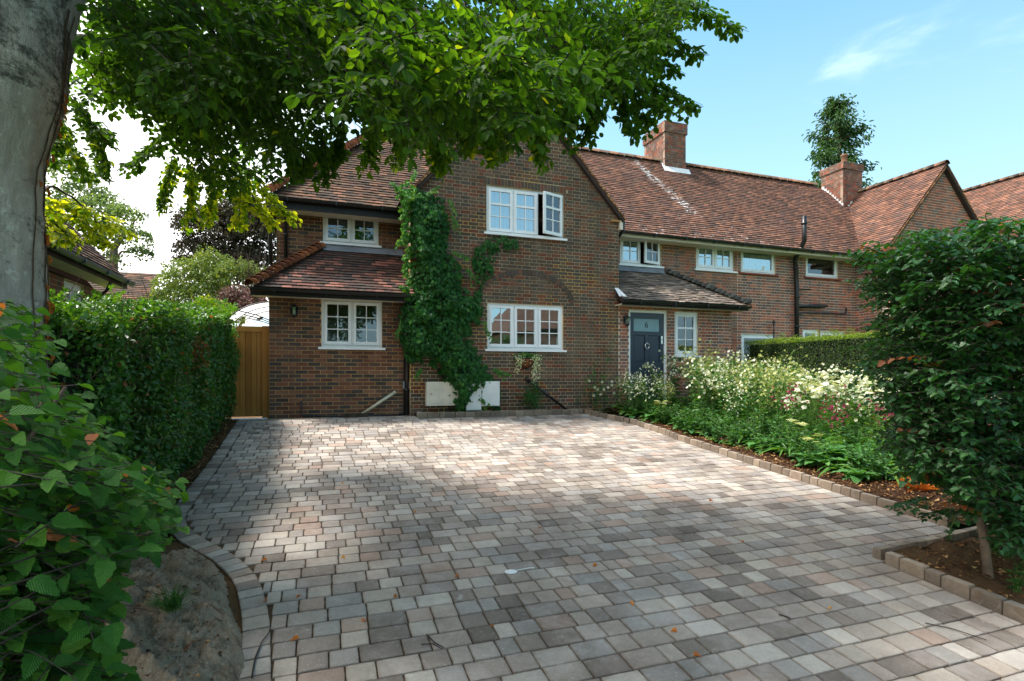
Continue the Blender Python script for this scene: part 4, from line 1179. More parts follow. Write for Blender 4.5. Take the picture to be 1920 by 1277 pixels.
def bumpy(x, y, s=3.0, a=0.03): return a * mn.fractal(Vector((x * s, y * s, 1.3)), 1.0, 2.0, 4)
structure('flower_bed_soil', grid_mesh('flower_bed_soil', 5.97, 10.9, 3.55, 11.85, 60, 90, lambda x, y: G(y) + .07 + bumpy(x, y) + min(.08, (x - 5.97) * .06), M_SOIL))
structure('corner_bed_soil', grid_mesh('corner_bed_soil', 4.55, 10.0, -0.5, 3.36, 60, 50, lambda x, y: G(y) + .05 + bumpy(x, y, 4, .035), M_SOIL2))
structure('wall_bed_soil', grid_mesh('wall_bed_soil', 1.86, 5.6, 10.54, 10.83, 60, 5, lambda x, y: G(y) + .06 + bumpy(x, y, 6, .02), M_SOIL2))
structure('hedge_soil', grid_mesh('hedge_soil', -3.0, -1.40, 5.0, 11.4, 24, 80, lambda x, y: G(y) - .02 + bumpy(x, y, 5, .03), M_SOIL2))
structure('verge_soil', grid_mesh('verge_soil', -3.4, -0.42, -0.6, 5.3, 40, 80, lambda x, y: G(y) - .02 + bumpy(x, y, 5, .012), M_SOIL2))
structure('side_passage', grid_mesh('side_passage', -2.0, -0.95, 11.0, 22, 4, 8, lambda x, y: 1.05, M_SOIL2))

# ================================================================== LEAF SHAPES
def leaf6(w=0.6, fold=0.16, tipz=-0.08):
    V = np.array([(0,0,0), (0,.52,fold*-.3), (0,1,tipz), (-w*.5,.28,fold*.5), (-w*.42,.72,fold*.4), (w*.5,.28,fold*.5), (w*.42,.72,fold*.4)], float)
    F = [np.array([(1,4,2),(1,2,6)]), np.array([(0,1,4,3)[::-1][::-1], (0,5,6,1)])]
    F = [np.array([(1,2,4),(1,6,2)]), np.array([(0,1,4,3),(0,5,6,1)])]
    uv = np.stack([V[:, 0] / max(w, .01) + .5, V[:, 1]], 1)
    return (V, F, uv)
def leaf4(w=0.55, fold=0.12):
    V = np.array([(0,0,0), (0,1,-.05), (-w*.5,.45,fold), (w*.5,.45,fold)], float)
    return (V, [np.array([(0,1,2),(0,3,1)])], np.stack([V[:, 0] + .5, V[:, 1]], 1))
def leaf_rich(w=0.62, n=8, fold=0.10, droop=0.16, serr=0.03, pleat=0.006, seed=0, shape=0.62):
    r = random.Random(seed); V = []; UV = []
    for i in range(n + 1):
        y = i / n
        ww = w * .5 * (sin(pi * (y ** shape)) ** 0.75) if 0 < y < 1 else 0.004
        zc = -droop * y * y + r.uniform(-.006, .006)
        zi = zc + pleat * (1 if i % 2 else -1)
        e = (1 + (serr / .3 if i % 2 else -serr / .3)) if 0 < i < n else 1
        V += [(-ww * e, y - .02 + (.03 if i % 2 else 0), zi + fold * ww * 3), (-ww * .5, y, zi + fold * ww * 1.2), (0, y, zc), (ww * .5, y, zi + fold * ww * 1.2), (ww * e, y - .02 + (.03 if i % 2 else 0), zi + fold * ww * 3)]
        UV += [(.5 - ww / w, y), (.5 - ww / w * .5, y), (.5, y), (.5 + ww / w * .5, y), (.5 + ww / w, y)]
    F = [(i*5 + k, i*5 + k + 1, (i+1)*5 + k + 1, (i+1)*5 + k) for i in range(n) for k in range(4)]
    return (np.array(V, float), [np.array(F)], np.array(UV, float))
def rot_mats(D, N):
    """frames with Y along D and Z near N; arrays (n,3)"""
    D = D / np.linalg.norm(D, axis=1, keepdims=True)
    Xv = np.cross(D, N); Xv /= np.maximum(np.linalg.norm(Xv, axis=1, keepdims=True), 1e-6)
    Zv = np.cross(Xv, D)
    return Xv, D, Zv
def leaf_matrices(P, D, N, S, wS=None):
    Xv, Yv, Zv = rot_mats(D, N); n = len(P)
    M = np.zeros((n, 4, 4)); S = np.asarray(S).reshape(-1, 1)
    M[:, :3, 0] = Xv * (S if wS is None else wS.reshape(-1, 1)); M[:, :3, 1] = Yv * S; M[:, :3, 2] = Zv * S; M[:, :3, 3] = P; M[:, 3, 3] = 1
    return M
def C(*rgb): return srgb(*rgb)
M_LEAF_BEECH = leaf_mat('beech_leaf', [(0.0, C(36,64,20)), (0.5, C(56,90,26)), (0.8, C(84,118,30)), (1.0, C(176,182,44))], 0.45, 0.6, 0.22, tr_gain=1.9)  # yellow end of the ramp paints in sunlight on the lower sprays
M_LEAF_HAZEL = leaf_mat('hazel_leaf', [(0.0, C(34,74,28)), (0.5, C(52,100,38)), (0.93, C(80,124,44)), (0.965, C(160,96,60)), (1.0, C(168,104,70))], 0.25, 0.6, 0.22, veins=.5)
M_LEAF_HEDGE = leaf_mat('hedge_leaf', [(0.0, C(34,74,28)), (0.5, C(56,102,38)), (0.92, C(94,140,48)), (0.97, C(100,84,40)), (1.0, C(150,84,46))], 0.25, 0.42, 0.5)
M_LEAF_HORN = leaf_mat('hornbeam_leaf', [(0.0, C(28,66,32)), (0.55, C(46,92,44)), (0.93, C(52,88,34)), (0.965, C(128,74,44)), (1.0, C(150,88,52))], 0.3, 0.36, 0.5, veins=.25)
M_LEAF_PRIVET = leaf_mat('clipped_hedge_leaf', [(0.0, C(40,68,22)), (0.6, C(62,94,30)), (1.0, C(128,148,44))], 0.35, 0.5, 0.4)
M_LEAF_IVY = leaf_mat('creeper_leaf', [(0.0, C(24,68,30)), (0.6, C(48,104,40)), (0.9, C(84,138,50)), (1.0, C(130,164,60))], 0.28, 0.5, 0.35)
M_LEAF_PLANT = leaf_mat('plant_leaf', [(0.0, C(36,78,34)), (0.6, C(66,116,48)), (1.0, C(112,150,68))], 0.3, 0.5, 0.4, tr_gain=1.1)
M_LEAF_BROAD = leaf_mat('broad_leaf', [(0.0, C(52,100,56)), (0.6, C(84,136,70)), (1.0, C(120,164,80))], 0.25, 0.5, 0.4, veins=.6)
M_LEAF_SILVER = leaf_mat('silver_leaf', [(0.0, C(84,112,88)), (1.0, C(140,160,130))], 0.2, 0.6, 0.3)
M_LEAF_DRY = leaf_mat('dry_leaf', [(0.0, C(160,92,48)), (0.6, C(196,124,70)), (1.0, C(220,164,104))], 0.25, 0.7, 0.2)
M_STEM = plain('green_stem', srgb(96, 128, 60), .7)
M_TWIG = plain('brown_twig', srgb(92, 72, 58), .85, .2, 20)
M_TWIG_DARK = plain('dark_twig', srgb(52, 42, 38), .85, .2, 20)
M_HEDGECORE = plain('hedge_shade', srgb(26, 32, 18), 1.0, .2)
def petal_mat(name, a, b): return leaf_mat(name, [(0, a), (1, b)], .3, .7, .2, tr_gain=.7)
M_WHITEFL = petal_mat('white_petal', C(214,216,184), C(240,240,230))
M_CREAMFL = petal_mat('cream_petal', C(176,184,104), C(206,206,150))
M_CRIMSON = petal_mat('crimson_petal', C(120,36,70), C(160,60,96))
M_PURPLE = petal_mat('purple_petal', C(120,84,150), C(160,120,180))
M_PINK = petal_mat('pink_petal', C(180,70,130), C(210,110,160))
def bark_mat(name, c1, c2, c3, lich, sc=1.0, dark=True, patch=None):
    t = NT(name)
    v = t.pos((1, 1, .55))
    n1 = t.noise(2.2 * sc, 8, .7, v, .6); n2 = t.noise(26 * sc, 6, .75, t.pos((1, 1, .3))); n3 = t.noise(42 * sc, 4, .8)
    c = t.ramp(n1, [(0.30, c1), (0.5, c2), (0.72, c3)])
    c = t.mix(t.mr(n2, .3, .7, 0, .55), c, t.mix(1.0, c, (.5, .47, .45, 1), 'MULTIPLY'))
    c = t.mix(t.mr(t.noise(16 * sc, 5, .8), .55, .66, 0, .75), c, lich)
    if dark:
        d = t.noise(1.15 * sc, 5, .75, t.pos((1, 1, 1.6)), 1.2)
        if patch is not None:
            sp = t.node('ShaderNodeSeparateXYZ'); t.link(t.pos(), sp.inputs[0])
            zz = t.math('ABSOLUTE', t.math('SUBTRACT', sp.outputs[2], patch))
            d = t.math('ADD', d, t.mr(zz, .0, .9, .13, 0)); d = t.math('ADD', d, t.math('MULTIPLY', t.math('SUBTRACT', n3, .5), .35))
        c = t.mix(t.mr(d, .56, .66, 0, .8), c, srgb(58, 50, 46))
    h = t.math('ADD', t.math('MULTIPLY', n1, .6), n2)
    return t.done(t.bsdf(c, .9, t.bump(h, 1.0, .06), .2))
M_BARK = bark_mat('beech_bark', C(190,182,176), C(220,213,208), C(232,227,222), C(250,250,248), patch=4.4)
M_ROOT = bark_mat('root_bark', C(140,112,88), C(206,184,158), C(224,206,182), C(236,226,208), 3.2, dark=False)
M_BARK_DARK = plain('dark_bark', srgb(70, 58, 48), .9, .25, 10, bump=.6)
M_BARK_PALE = plain('pale_bark', srgb(120, 104, 88), .9, .2, 10)
def inview(P, m=60):
    px, py, d = to_screen(P); return (px > -m) & (px < 1920 + m) & (py > -m) & (py < 1277 + m) & (d > .3)
def inpoly(px, py, poly):
    c = np.zeros(len(px), bool); n = len(poly)
    for i in range(n):
        x1, y1 = poly[i]; x2, y2 = poly[(i + 1) % n]
        if y1 == y2: continue
        m = ((y1 <= py) != (y2 <= py)) & (px < (x2 - x1) * (py - y1) / (y2 - y1) + x1); c ^= m
    return c
def unit(v): return v / np.maximum(np.linalg.norm(v, axis=-1, keepdims=True), 1e-9)

# ================================================================== THE BEECH OVERHEAD
TC = Vector((-2.36, 4.93, 0))
beech = thing('beech_tree', 'big grey-barked beech at the left edge with leafy boughs over the drive', 'tree', (TC.x, TC.y, G(TC.y)))
def trunk_r(th, z):
    rr = .40 + .30 * math.exp(-(z - .1) / .35) + (.05 * max(0, z - 3.2) ** 1.3)
    rr = rr * (1 + .05 * sin(3 * th + .6) + .03 * sin(5 * th + z)) + .03 * mn.fractal(Vector((cos(th) * 1.6, sin(th) * 1.6, z * .8)), 1, 2, 4)
    rr += .012 * mn.fractal(Vector((cos(th) * 6, sin(th) * 6, z * 5)), 1, 2, 4)
    rr += .13 * math.exp(-((z - 4.05) / .42) ** 2) * max(0, cos(th - .1)) ** 2
    rr += .22 * max(0, (z - 4.2)) * max(0, cos(th - .05)) ** 1.5
    # horizontal folds in the bark
    rr += .010 * math.exp(-((z - 3.0) / .05) ** 2) + .012 * math.exp(-((z - 3.55) / .06) ** 2)
    return rr
def trunk_mesh():
    V = []; F = []; nz, na = 130, 110
    for i in range(nz):
        z = 0.1 + i * 6.4 / (nz - 1)
        r = .40 + .30 * math.exp(-(z - .1) / .35) + (.05 * max(0, z - 3.2) ** 1.3)
        cx = TC.x + .03 * sin(z * 1.3); 
        for k in range(na):
            th = 2 * pi * k / na
            rr = trunk_r(th, z)
            V.append((cx + rr * cos(th), TC.y + rr * sin(th), z))
    for i in range(nz - 1):
        for k in range(na): F.append((i*na + k, i*na + (k+1) % na, (i+1)*na + (k+1) % na, (i+1)*na + k))
    return mesh_np('trunk', V, [np.array(F)], M_BARK, None, None, True)
link('trunk', trunk_mesh(), beech)
def mound_z(x, y):
    # buttress root spreading from the trunk towards the kerb
    dx, dy = (x + 1.08 - .09 * (y < 3.4)* 0) / (.60 + .10 * min(1, max(0, 3.9 - y))), (y - 3.6) / 1.22
    d = dx * dx * (1 + .25 * sin(3 * atan2(dy, dx))) + dy * dy
    h = .22 * max(0, 1 - d) ** .9 if d < 1 else -.0
    ridg = mn.ridged_multi_fractal(Vector((x * 1.6 + y * .8, y * 1.1 - x * .6, .3)), 1.0, 2.1, 5, 1.0, 2.0)
    fine = mn.fractal(Vector((x * 9, y * 6, 2.)), .6, 2.2, 6) + .5 * mn.fractal(Vector((x * 30, y * 22, 5.)), .5, 2.2, 4)
    tw_ = mn.ridged_multi_fractal(Vector((atan2(y - 4.9, x + 2.3) * 9, math.hypot(y - 4.9, x + 2.3) * 1.6, .7)), .9, 2.1, 5, 1.0, 2.0)
    e_ = min(1, max(0, 1.15 - d) * 3)
    return G(y) - .05 + h + (.042 * ridg + .050 * tw_ + .038 * fine) * e_ - .03 * e_
link('root_flare', grid_mesh('root_flare', -2.0, -0.37, 2.0, 5.0, 150, 230, mound_z, M_ROOT), beech)

# spray templates: a beech twig with leaves set flat to either side
def spray_template(seed, n_side=4, L=.62):
    r = random.Random(seed); P, D, N, S = [], [], [], []; tw = []
    def run(o, d, length, step, k0=0):
        up = Vector((0, 0, 1)); side = d.cross(up).normalized(); p = Vector(o); s = 0; sign = 1; pts = [tuple(p)]
        dd = Vector(d)
        while s < length:
            dd = (dd + Vector((r.uniform(-.08, .08), r.uniform(-.08, .08), -.05 * s / .3 + r.uniform(-.05, .03)))).normalized()
            p = p + dd * step; s += step; pts.append(tuple(p)); sign = -sign
            side = dd.cross(up).normalized()
            ld = (side * sign * .85 + dd * .6 + Vector((0, 0, r.uniform(-.55, .05)))).normalized()
            P.append(p); D.append(ld); N.append((up + Vector((r.uniform(-.45, .45), r.uniform(-.45, .45), 0))).normalized()); S.append(r.uniform(.055, .088))
        P.append(p); D.append((dd + Vector((0, 0, -.2))).normalized()); N.append(up); S.append(.075)
        tw.append(pts)
        return pts
    main = run(Vector((0, 0, 0)), Vector((0, 1, -.1)).normalized(), L, .042)
    for j in range(n_side):
        i = int((j + 1) * len(main) / (n_side + 1.5)); sg = 1 if j % 2 else -1
        run(Vector(main[i]), Vector((sg * .75, .7, r.uniform(-.35, .1))).normalized(), L * (.62 - .08 * j), .04)
    return [np.array([tuple(v) for v in a], float) for a in (P, D, N)] + [np.array(S)] + [tw]
SPR = [spray_template(i) for i in range(7)]
def euler_np(yaw, pitch, roll):
    return np.array(Matrix.Rotation(yaw, 3, 'Z') @ Matrix.Rotation(pitch, 3, 'X') @ Matrix.Rotation(roll, 3, 'Y'))
class Sprays:
    def __init__(s): s.P = []; s.D = []; s.N = []; s.S = []; s.T = []; s.tw = MB(); s.roots = []
    def add(s, o, yaw, pitch, roll, sc, seed, tint, tv=.18, twig=True, ls=1.0, mask=None, keep=1.0):
        R = euler_np(yaw, pitch, roll); P, D, N, S, tw = SPR[seed % 7]
        if mask is not None:
            px, py, _d = to_screen(P @ R.T * sc + np.array(o))
            if not mask(px, py): return False
        if keep < 1:
            kk = rng.random(len(P)) < keep; P, D, N, S = P[kk], D[kk], N[kk], S[kk]; tw = tw[:1]
        s.P.append(P @ R.T * sc + np.array(o)); s.D.append(D @ R.T); s.N.append(N @ R.T); s.S.append(S * sc * ls)
        s.T.append(np.clip(tint + rng.normal(0, tv, len(P)), 0.01, .99)); s.roots.append(tuple(o))
        if twig:
            for pts in tw:
                Q = np.array(pts)[::3] @ R.T * sc + np.array(o)
                if len(Q) > 1: s.tw.tube([tuple(q) for q in Q], [.004 * sc * (1 - .7 * i / len(Q)) for i in range(len(Q))], 3, cap=False)
    def arrays(s): return [np.concatenate(a) for a in (s.P, s.D, s.N, s.S, s.T)]
sp = Sprays()
CROWN = [(60,-300),(1420,-300),(1412,0),(1389,69),(1334,72),(1300,64),(1290,85),(1330,97),(1289,131),(1245,128),(1265,150),(1321,206),(1275,218),(1234,252),(1215,236),(1201,275),(1174,266),(1165,215),(1140,200),(1135,250),(1110,277),(1087,275),(1082,298),(1023,321),(950,316),(899,308),(876,300),(853,339),(821,339),(800,312),(734,318),(697,330),(676,316),(684,262),(655,245),(628,250),(635,321),(615,357),(578,344),(560,352),(565,418),(500,430),(440,442),(395,432),(330,432),(300,405),(290,335),(228,322),(240,290),(300,280),(262,245),(232,262),(200,352),(165,352),(90,318),(85,150)]
CROWN_IN = [(60,-300),(1345,-300),(1310,30),(1245,95),(1195,165),(1110,200),(1050,240),(950,262),(870,262),(800,280),(720,275),(690,240),(645,220),(605,262),(560,305),(500,335),(420,365),(345,335),(300,245),(230,205),(150,190),(110,170),(85,100)]
LOWBIT = [(80,372),(130,348),(190,395),(265,438),(205,472),(150,468),(80,425)]
def crown_ok(px, py, share=.86):
    return inpoly(px, py, CROWN_IN).mean() >= share
# boughs: mass of the crown, given as bearing regions with the range of distance each fills
CL = [  # polygon (bearing coordinates), depth range, count, tint with shade and sun on the leaves painted in
    ([(150,-80),(700,-80),(700,70),(560,120),(240,100),(150,20)], (3.0, 6.2), 230, .22),
    ([(250,80),(700,60),(690,130),(600,150),(430,190),(300,170)], (3.6, 6.4), 70, .26),
    ([(150,50),(330,80),(400,190),(330,205),(200,150),(130,110)], (4.4, 7.0), 46, .40),
    ([(320,170),(520,200),(500,330),(430,330),(330,300),(300,250)], (5.2, 7.4), 34, .5),
    ([(100,150),(165,165),(185,250),(120,230)], (5.6, 7.0), 9, .5),
    ([(560,-60),(1000,-60),(1010,130),(900,210),(720,190),(590,160)], (2.6, 6.2), 140, .34),
    ([(640,160),(900,150),(1000,190),(880,225),(720,235),(640,200)], (4.2, 6.4), 34, .5),
    ([(880,120),(1060,120),(1050,215),(900,225)], (4.0, 6.2), 34, .5),
    ([(960,-60),(1260,-60),(1240,60),(1180,140),(1060,190),(980,170)], (3.8, 6.8), 74, .34),
    ([(1200,-60),(1310,-60),(1310,5),(1230,50)], (4.2, 6.4), 34, .4),
    ([(1100,110),(1190,90),(1210,150),(1120,165)], (4.6, 6.4), 22, .4),
    ([(430,190),(640,190),(600,260),(520,270)], (3.8, 5.6), 12, .34),
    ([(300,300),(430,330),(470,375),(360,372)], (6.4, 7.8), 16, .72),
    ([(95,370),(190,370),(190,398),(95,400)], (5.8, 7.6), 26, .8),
]
for poly, (d0, d1), cnt, tint in CL:
    xs = [p[0] for p in poly]; ys = [p[1] for p in poly]; made = 0
    while made < cnt:
        x, y = rnd.uniform(min(xs), max(xs)), rnd.uniform(min(ys), max(ys))
        if not inpoly(np.array([x]), np.array([y]), poly)[0]: continue
        d = rnd.uniform(d0, d1); o = at_depth(x, y, d)
        away = Vector((o.x - TC.x, o.y - TC.y)); yaw = atan2(away.y, away.x) - pi / 2 + rnd.uniform(-1.0, 1.0)
        made += 1
        for att in range(5):
            if sp.add(o, yaw, rnd.uniform(-.75, -.05), rnd.uniform(-.4, .4), rnd.uniform(.75, 1.1), rnd.randrange(7), tint, mask=crown_ok) is not False: break
            yaw = rnd.uniform(-pi, pi)
# hanging fingers of small sprays that make the ragged lower edge; high tints paint in sunlight
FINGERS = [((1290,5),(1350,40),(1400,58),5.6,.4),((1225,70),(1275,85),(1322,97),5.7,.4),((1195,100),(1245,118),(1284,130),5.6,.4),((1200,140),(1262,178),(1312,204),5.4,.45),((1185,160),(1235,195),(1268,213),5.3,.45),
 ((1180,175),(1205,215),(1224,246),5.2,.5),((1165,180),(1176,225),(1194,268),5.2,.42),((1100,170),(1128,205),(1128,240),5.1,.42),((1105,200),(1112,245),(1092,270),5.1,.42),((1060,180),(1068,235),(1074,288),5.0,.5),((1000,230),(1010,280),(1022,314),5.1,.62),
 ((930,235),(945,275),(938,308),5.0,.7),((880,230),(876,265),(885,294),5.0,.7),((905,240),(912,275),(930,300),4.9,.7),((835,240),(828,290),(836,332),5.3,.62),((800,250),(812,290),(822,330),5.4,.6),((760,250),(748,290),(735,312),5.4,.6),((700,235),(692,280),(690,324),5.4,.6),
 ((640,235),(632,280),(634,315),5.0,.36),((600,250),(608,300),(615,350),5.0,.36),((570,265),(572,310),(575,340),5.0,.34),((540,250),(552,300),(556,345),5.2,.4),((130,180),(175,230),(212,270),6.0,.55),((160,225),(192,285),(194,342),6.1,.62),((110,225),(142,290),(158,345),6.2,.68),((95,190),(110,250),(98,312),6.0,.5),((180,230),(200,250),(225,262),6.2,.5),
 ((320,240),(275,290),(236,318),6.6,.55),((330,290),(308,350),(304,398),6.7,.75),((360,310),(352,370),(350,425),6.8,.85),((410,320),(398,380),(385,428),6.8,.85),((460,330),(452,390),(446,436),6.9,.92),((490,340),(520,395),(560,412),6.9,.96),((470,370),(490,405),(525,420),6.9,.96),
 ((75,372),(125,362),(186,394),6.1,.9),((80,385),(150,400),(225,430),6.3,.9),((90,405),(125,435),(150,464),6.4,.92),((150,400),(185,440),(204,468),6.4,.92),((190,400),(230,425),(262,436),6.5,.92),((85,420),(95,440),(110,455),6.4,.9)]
for p0, p1, p2, d, tint in FINGERS:
    for rep in range(3):
        j = [rnd.uniform(-9, 9) for _ in range(6)]; dd = d + rnd.uniform(-.3, .3)
        a, b, c = at_depth(p0[0] + j[0], p0[1] + j[1], dd), at_depth(p1[0] + j[2], p1[1] + j[3], dd + .05), at_depth(p2[0] + j[4], p2[1] + j[5], dd)
        L = (b - a).length + (c - b).length; k = max(4, int(L / .085)); pts = []
        for i in range(k + 1):
            t = i / k; pts.append(a * (1 - t) ** 2 + b * 2 * t * (1 - t) + c * t * t)
        sp.tw.tube(pts, [.006 * (1 - .7 * i / k) for i in range(k + 1)], 4, cap=False)
        for i in range(int(k * .92)):
            dr = pts[i + 1] - pts[i]; hd = atan2(dr.y, dr.x) - pi / 2; pit = math.asin(max(-1, min(1, dr.normalized().z)))
            for sg in (-1, 1):
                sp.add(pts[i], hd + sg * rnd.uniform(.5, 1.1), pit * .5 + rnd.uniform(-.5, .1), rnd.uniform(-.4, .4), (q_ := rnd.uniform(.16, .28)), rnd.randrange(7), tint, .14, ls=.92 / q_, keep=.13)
# a few boughs close to the eye, at the top
for (x, y, d) in [(700,-20,2.4),(760,20,2.5),(690,60,2.7),(640,80,2.8),(840,-10,2.6),(930,-10,2.9),(560,10,2.9),(880,60,3.2)]:
    o = at_depth(x, y, d); sp.add(o, rnd.uniform(-1.8, -.6), rnd.uniform(-.5, -.1), rnd.uniform(-.3, .3), .8, rnd.randrange(7), .68, .1)
# crown above and behind, out of the picture, that throws the shade
for _ in range(185):
    x, y = rnd.uniform(-6.0, 1.8), rnd.uniform(-1.5, 6.3)
    z = rnd.uniform(5.6, 8.6) + max(0, y - 4) * .35
    o = Vector((x, y, z))
    sp.add(o, rnd.uniform(-pi, pi), rnd.uniform(-.6, .1), rnd.uniform(-.4, .4), 1.6, rnd.randrange(7), .35, .15, False, 1.15)
P, D, N, S, T = sp.arrays()
Mx = leaf_matrices(P, D, N, S)
BL = [leaf6(.60), leaf6(.66, .2, -.02), leaf6(.56, .1, -.14)]
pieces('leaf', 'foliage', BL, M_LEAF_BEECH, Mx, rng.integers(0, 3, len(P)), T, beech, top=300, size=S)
sp.tw.build('twig', M_TWIG_DARK, beech, kind='stuff')
# limbs
lb = MB()
def limb(pts, r0, r1, name='branch'):
    P = [Vector(p) for p in pts]
    Q = []
    for i in range(len(P) - 1):
        a, b = P[max(i - 1, 0)], P[i]; c, d = P[i + 1], P[min(i + 2, len(P) - 1)]
        for k in range(6):
            t = k / 6
            Q.append(.5 * ((2 * b) + (c - a) * t + (2 * a - 5 * b + 4 * c - d) * t * t + (-a + 3 * b - 3 * c + d) * t ** 3) + Vector((rnd.uniform(-.012, .012), rnd.uniform(-.012, .012), rnd.uniform(-.012, .012))))
    Q.append(P[-1])
    m = MB().tube(Q, [r0 + (r1 - r0) * (i / (len(Q) - 1)) ** .7 for i in range(len(Q))], 9)
    m.build(name, M_BARK_DARK, beech, True)
A = lambda x, y, d: tuple(at_depth(x, y, d))
limb([(-2.1, 4.95, 4.9), A(250, -60, 4.6), A(480, -10, 4.9), A(650, 130, 5.2), A(760, 215, 5.4)], .09, .015)
limb([A(330, -40, 4.3), A(385, 40, 4.6), A(430, 120, 5.0), A(455, 150, 5.2)], .035, .01)
limb([(-2.0, 5.1, 5.2), A(420, -90, 5.2), A(760, -40, 5.6), A(1000, 20, 6.0), A(1180, 60, 6.1), A(1290, 20, 6.0)], .10, .012)
limb([A(760, -40, 4.2), A(800, 60, 3.9), A(850, 95, 3.9), A(905, 70, 4.0)], .02, .006)
limb([A(980, 10, 5.6), A(1040, 60, 5.4), A(1110, 130, 5.3), A(1180, 190, 5.2)], .025, .006)
limb([(-2.2, 5.2, 4.4), A(200, 80, 6.2), A(300, 180, 6.6), A(380, 300, 6.8), A(450, 370, 6.9)], .05, .008)
limb([(-2.1, 5.3, 3.2), A(92, 350, 5.8), A(140, 375, 6.0), A(178, 410, 6.2), A(190, 435, 6.3)], .02, .006)
limb([A(905, 235, 5.2), A(945, 240, 5.2), A(938, 290, 5.2)], .006, .003)
limb([A(880, 120, 4.6), A(900, 160, 4.8), A(950, 200, 5.1)], .012, .005)
# dry ivy stems and leaves on the trunk
iv = MB()
def on_trunk(th, z, off=.02):
    r = trunk_r(th, z); off *= .35
    return Vector((TC.x + .03 * sin(z * 1.3) + (r + off) * cos(th), TC.y + (r + off) * sin(th), z))
for th0 in (.12, -.05, .22):
    pts = [on_trunk(th0 + .12 * sin(z * 2.1 + th0 * 9), z) for z in np.linspace(.8, 4.6 if th0 > -.6 else 4.2, 26)]
    iv.tube(pts, [.005] * len(pts), 5)
vine = iv.build('vine_stem', M_TWIG, beech, True)
Pn = []; Dn = []; Nn = []
for _ in range(34):
    z = rnd.choice((rnd.uniform(1.4, 3.0), rnd.uniform(1.8, 2.6), rnd.uniform(3, 4.0))); th = rnd.choice((.16, .22, .08)) + rnd.uniform(-.06, .06)
    p = on_trunk(th, z, .03); Pn.append(p); Dn.append((cos(th) * .4, sin(th) * .4 + rnd.uniform(-.3, .3), -.8)); Nn.append((cos(th), sin(th), .2))
pieces('dry_leaf', 'dry_foliage', [leaf_rich(.9, 5, .2, .3, .05)], M_LEAF_DRY, leaf_matrices(np.array(Pn), np.array(Dn), np.array(Nn), rng.uniform(.05, .08, len(Pn))), [0] * len(Pn), rng.uniform(0, .6, len(Pn)), beech)

# ================================================================== HEDGES
def box_shell(n, x0, x1, y0, y1, gz, h, faces, bulge=.12, depth=.22, seed=0):
    """leaf places near the outside of a clipped hedge; returns points and outward normals"""
    P, N = [], []
    areas = {'x0': (y1 - y0) * h, 'x1': (y1 - y0) * h, 'y0': (x1 - x0) * h, 'y1': (x1 - x0) * h, 'top': (x1 - x0) * (y1 - y0) * 1.2}
    tot = sum(areas[f] for f in faces)
    for f in faces:
        m = int(n * areas[f] / tot); a = rng.random(m); b = rng.random(m); dd = rng.random(m) ** 1.6 * depth
        if f in ('x0', 'x1'):
            y = y0 + (y1 - y0) * a; s = -1 if f == 'x0' else 1; X0 = (x0 if s < 0 else x1)
            z = b * h; nx_ = np.full(m, s * 1.0); ny_ = np.zeros(m); nz_ = np.where(b > .9, .6, .1)
            x = X0 - s * dd
        elif f in ('y0', 'y1'):
            x = x0 + (x1 - x0) * a; s = -1 if f == 'y0' else 1; y = (y0 if s < 0 else y1) - s * dd
            z = b * h; nx_ = np.zeros(m); ny_ = np.full(m, s * 1.0); nz_ = np.where(b > .9, .6, .1)
        else:
            x = x0 + (x1 - x0) * a; y = y0 + (y1 - y0) * b; z = h - dd; nx_ = np.zeros(m); ny_ = np.zeros(m); nz_ = np.ones(m); s = 0
        for i in range(m):
            q = Vector((x[i] * 1.1, y[i] * 1.1, z[i] * 1.1 + seed)); w = mn.fractal(q, 1.0, 2.0, 3) * bulge
            P.append((x[i] + nx_[i] * w, y[i] + ny_[i] * w, gz(y[i]) + z[i] + (w if f == 'top' else 0))); N.append((nx_[i], ny_[i], nz_[i]))
    return np.array(P), np.array(N, float)
def shell_leaves(P, N, s0, s1, droop=.45, spread=.8):
    m = len(P)
    R = rng.normal(0, 1, (m, 3))
    D = unit(N * .35 + R * spread * .7 + np.array([0, 0, -droop]))
    NN = unit(N * .9 + rng.normal(0, .45, (m, 3)) + np.array([0, 0, .35]))
    return leaf_matrices(P, D, NN, rng.uniform(s0, s1, m))
def hedge_twigs(parent, P, N, k, mat, r=.004, name='twig'):
    mb = MB()
    for i in rng.integers(0, len(P), k):
        p = Vector(P[i]) - Vector(N[i]) * .15; q = p + Vector(N[i]) * rnd.uniform(.08, .2) + Vector((rnd.uniform(-.2, .2), rnd.uniform(-.2, .2), rnd.uniform(-.05, .35)))
        m_ = (p + q) / 2 + Vector((rnd.uniform(-.04, .04),) * 3); mb.tube([p, m_, q], [r, r * .8, r * .4], 4, cap=False)
    mb.build(name, mat, parent, kind='stuff')

# long hedge on the left
lh = thing('hedge', 'tall dark green hedge running beside the drive up to the wooden gate', 'hedge', (-1.95, 8.2, G(8.2)))
gz = lambda y: G(y) - .02
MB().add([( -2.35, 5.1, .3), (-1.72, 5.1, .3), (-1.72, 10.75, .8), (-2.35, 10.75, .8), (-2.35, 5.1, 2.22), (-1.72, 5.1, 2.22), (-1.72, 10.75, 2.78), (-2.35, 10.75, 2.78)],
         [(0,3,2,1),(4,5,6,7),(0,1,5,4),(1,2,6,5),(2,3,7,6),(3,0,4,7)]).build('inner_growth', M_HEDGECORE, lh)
hz = lambda y: G(y) - .02
P, N = box_shell(46000, -2.55, -1.46, 5.0, 10.98, hz, 1.93, ('x1', 'y0', 'y1', 'top'), .14, .26, 3)
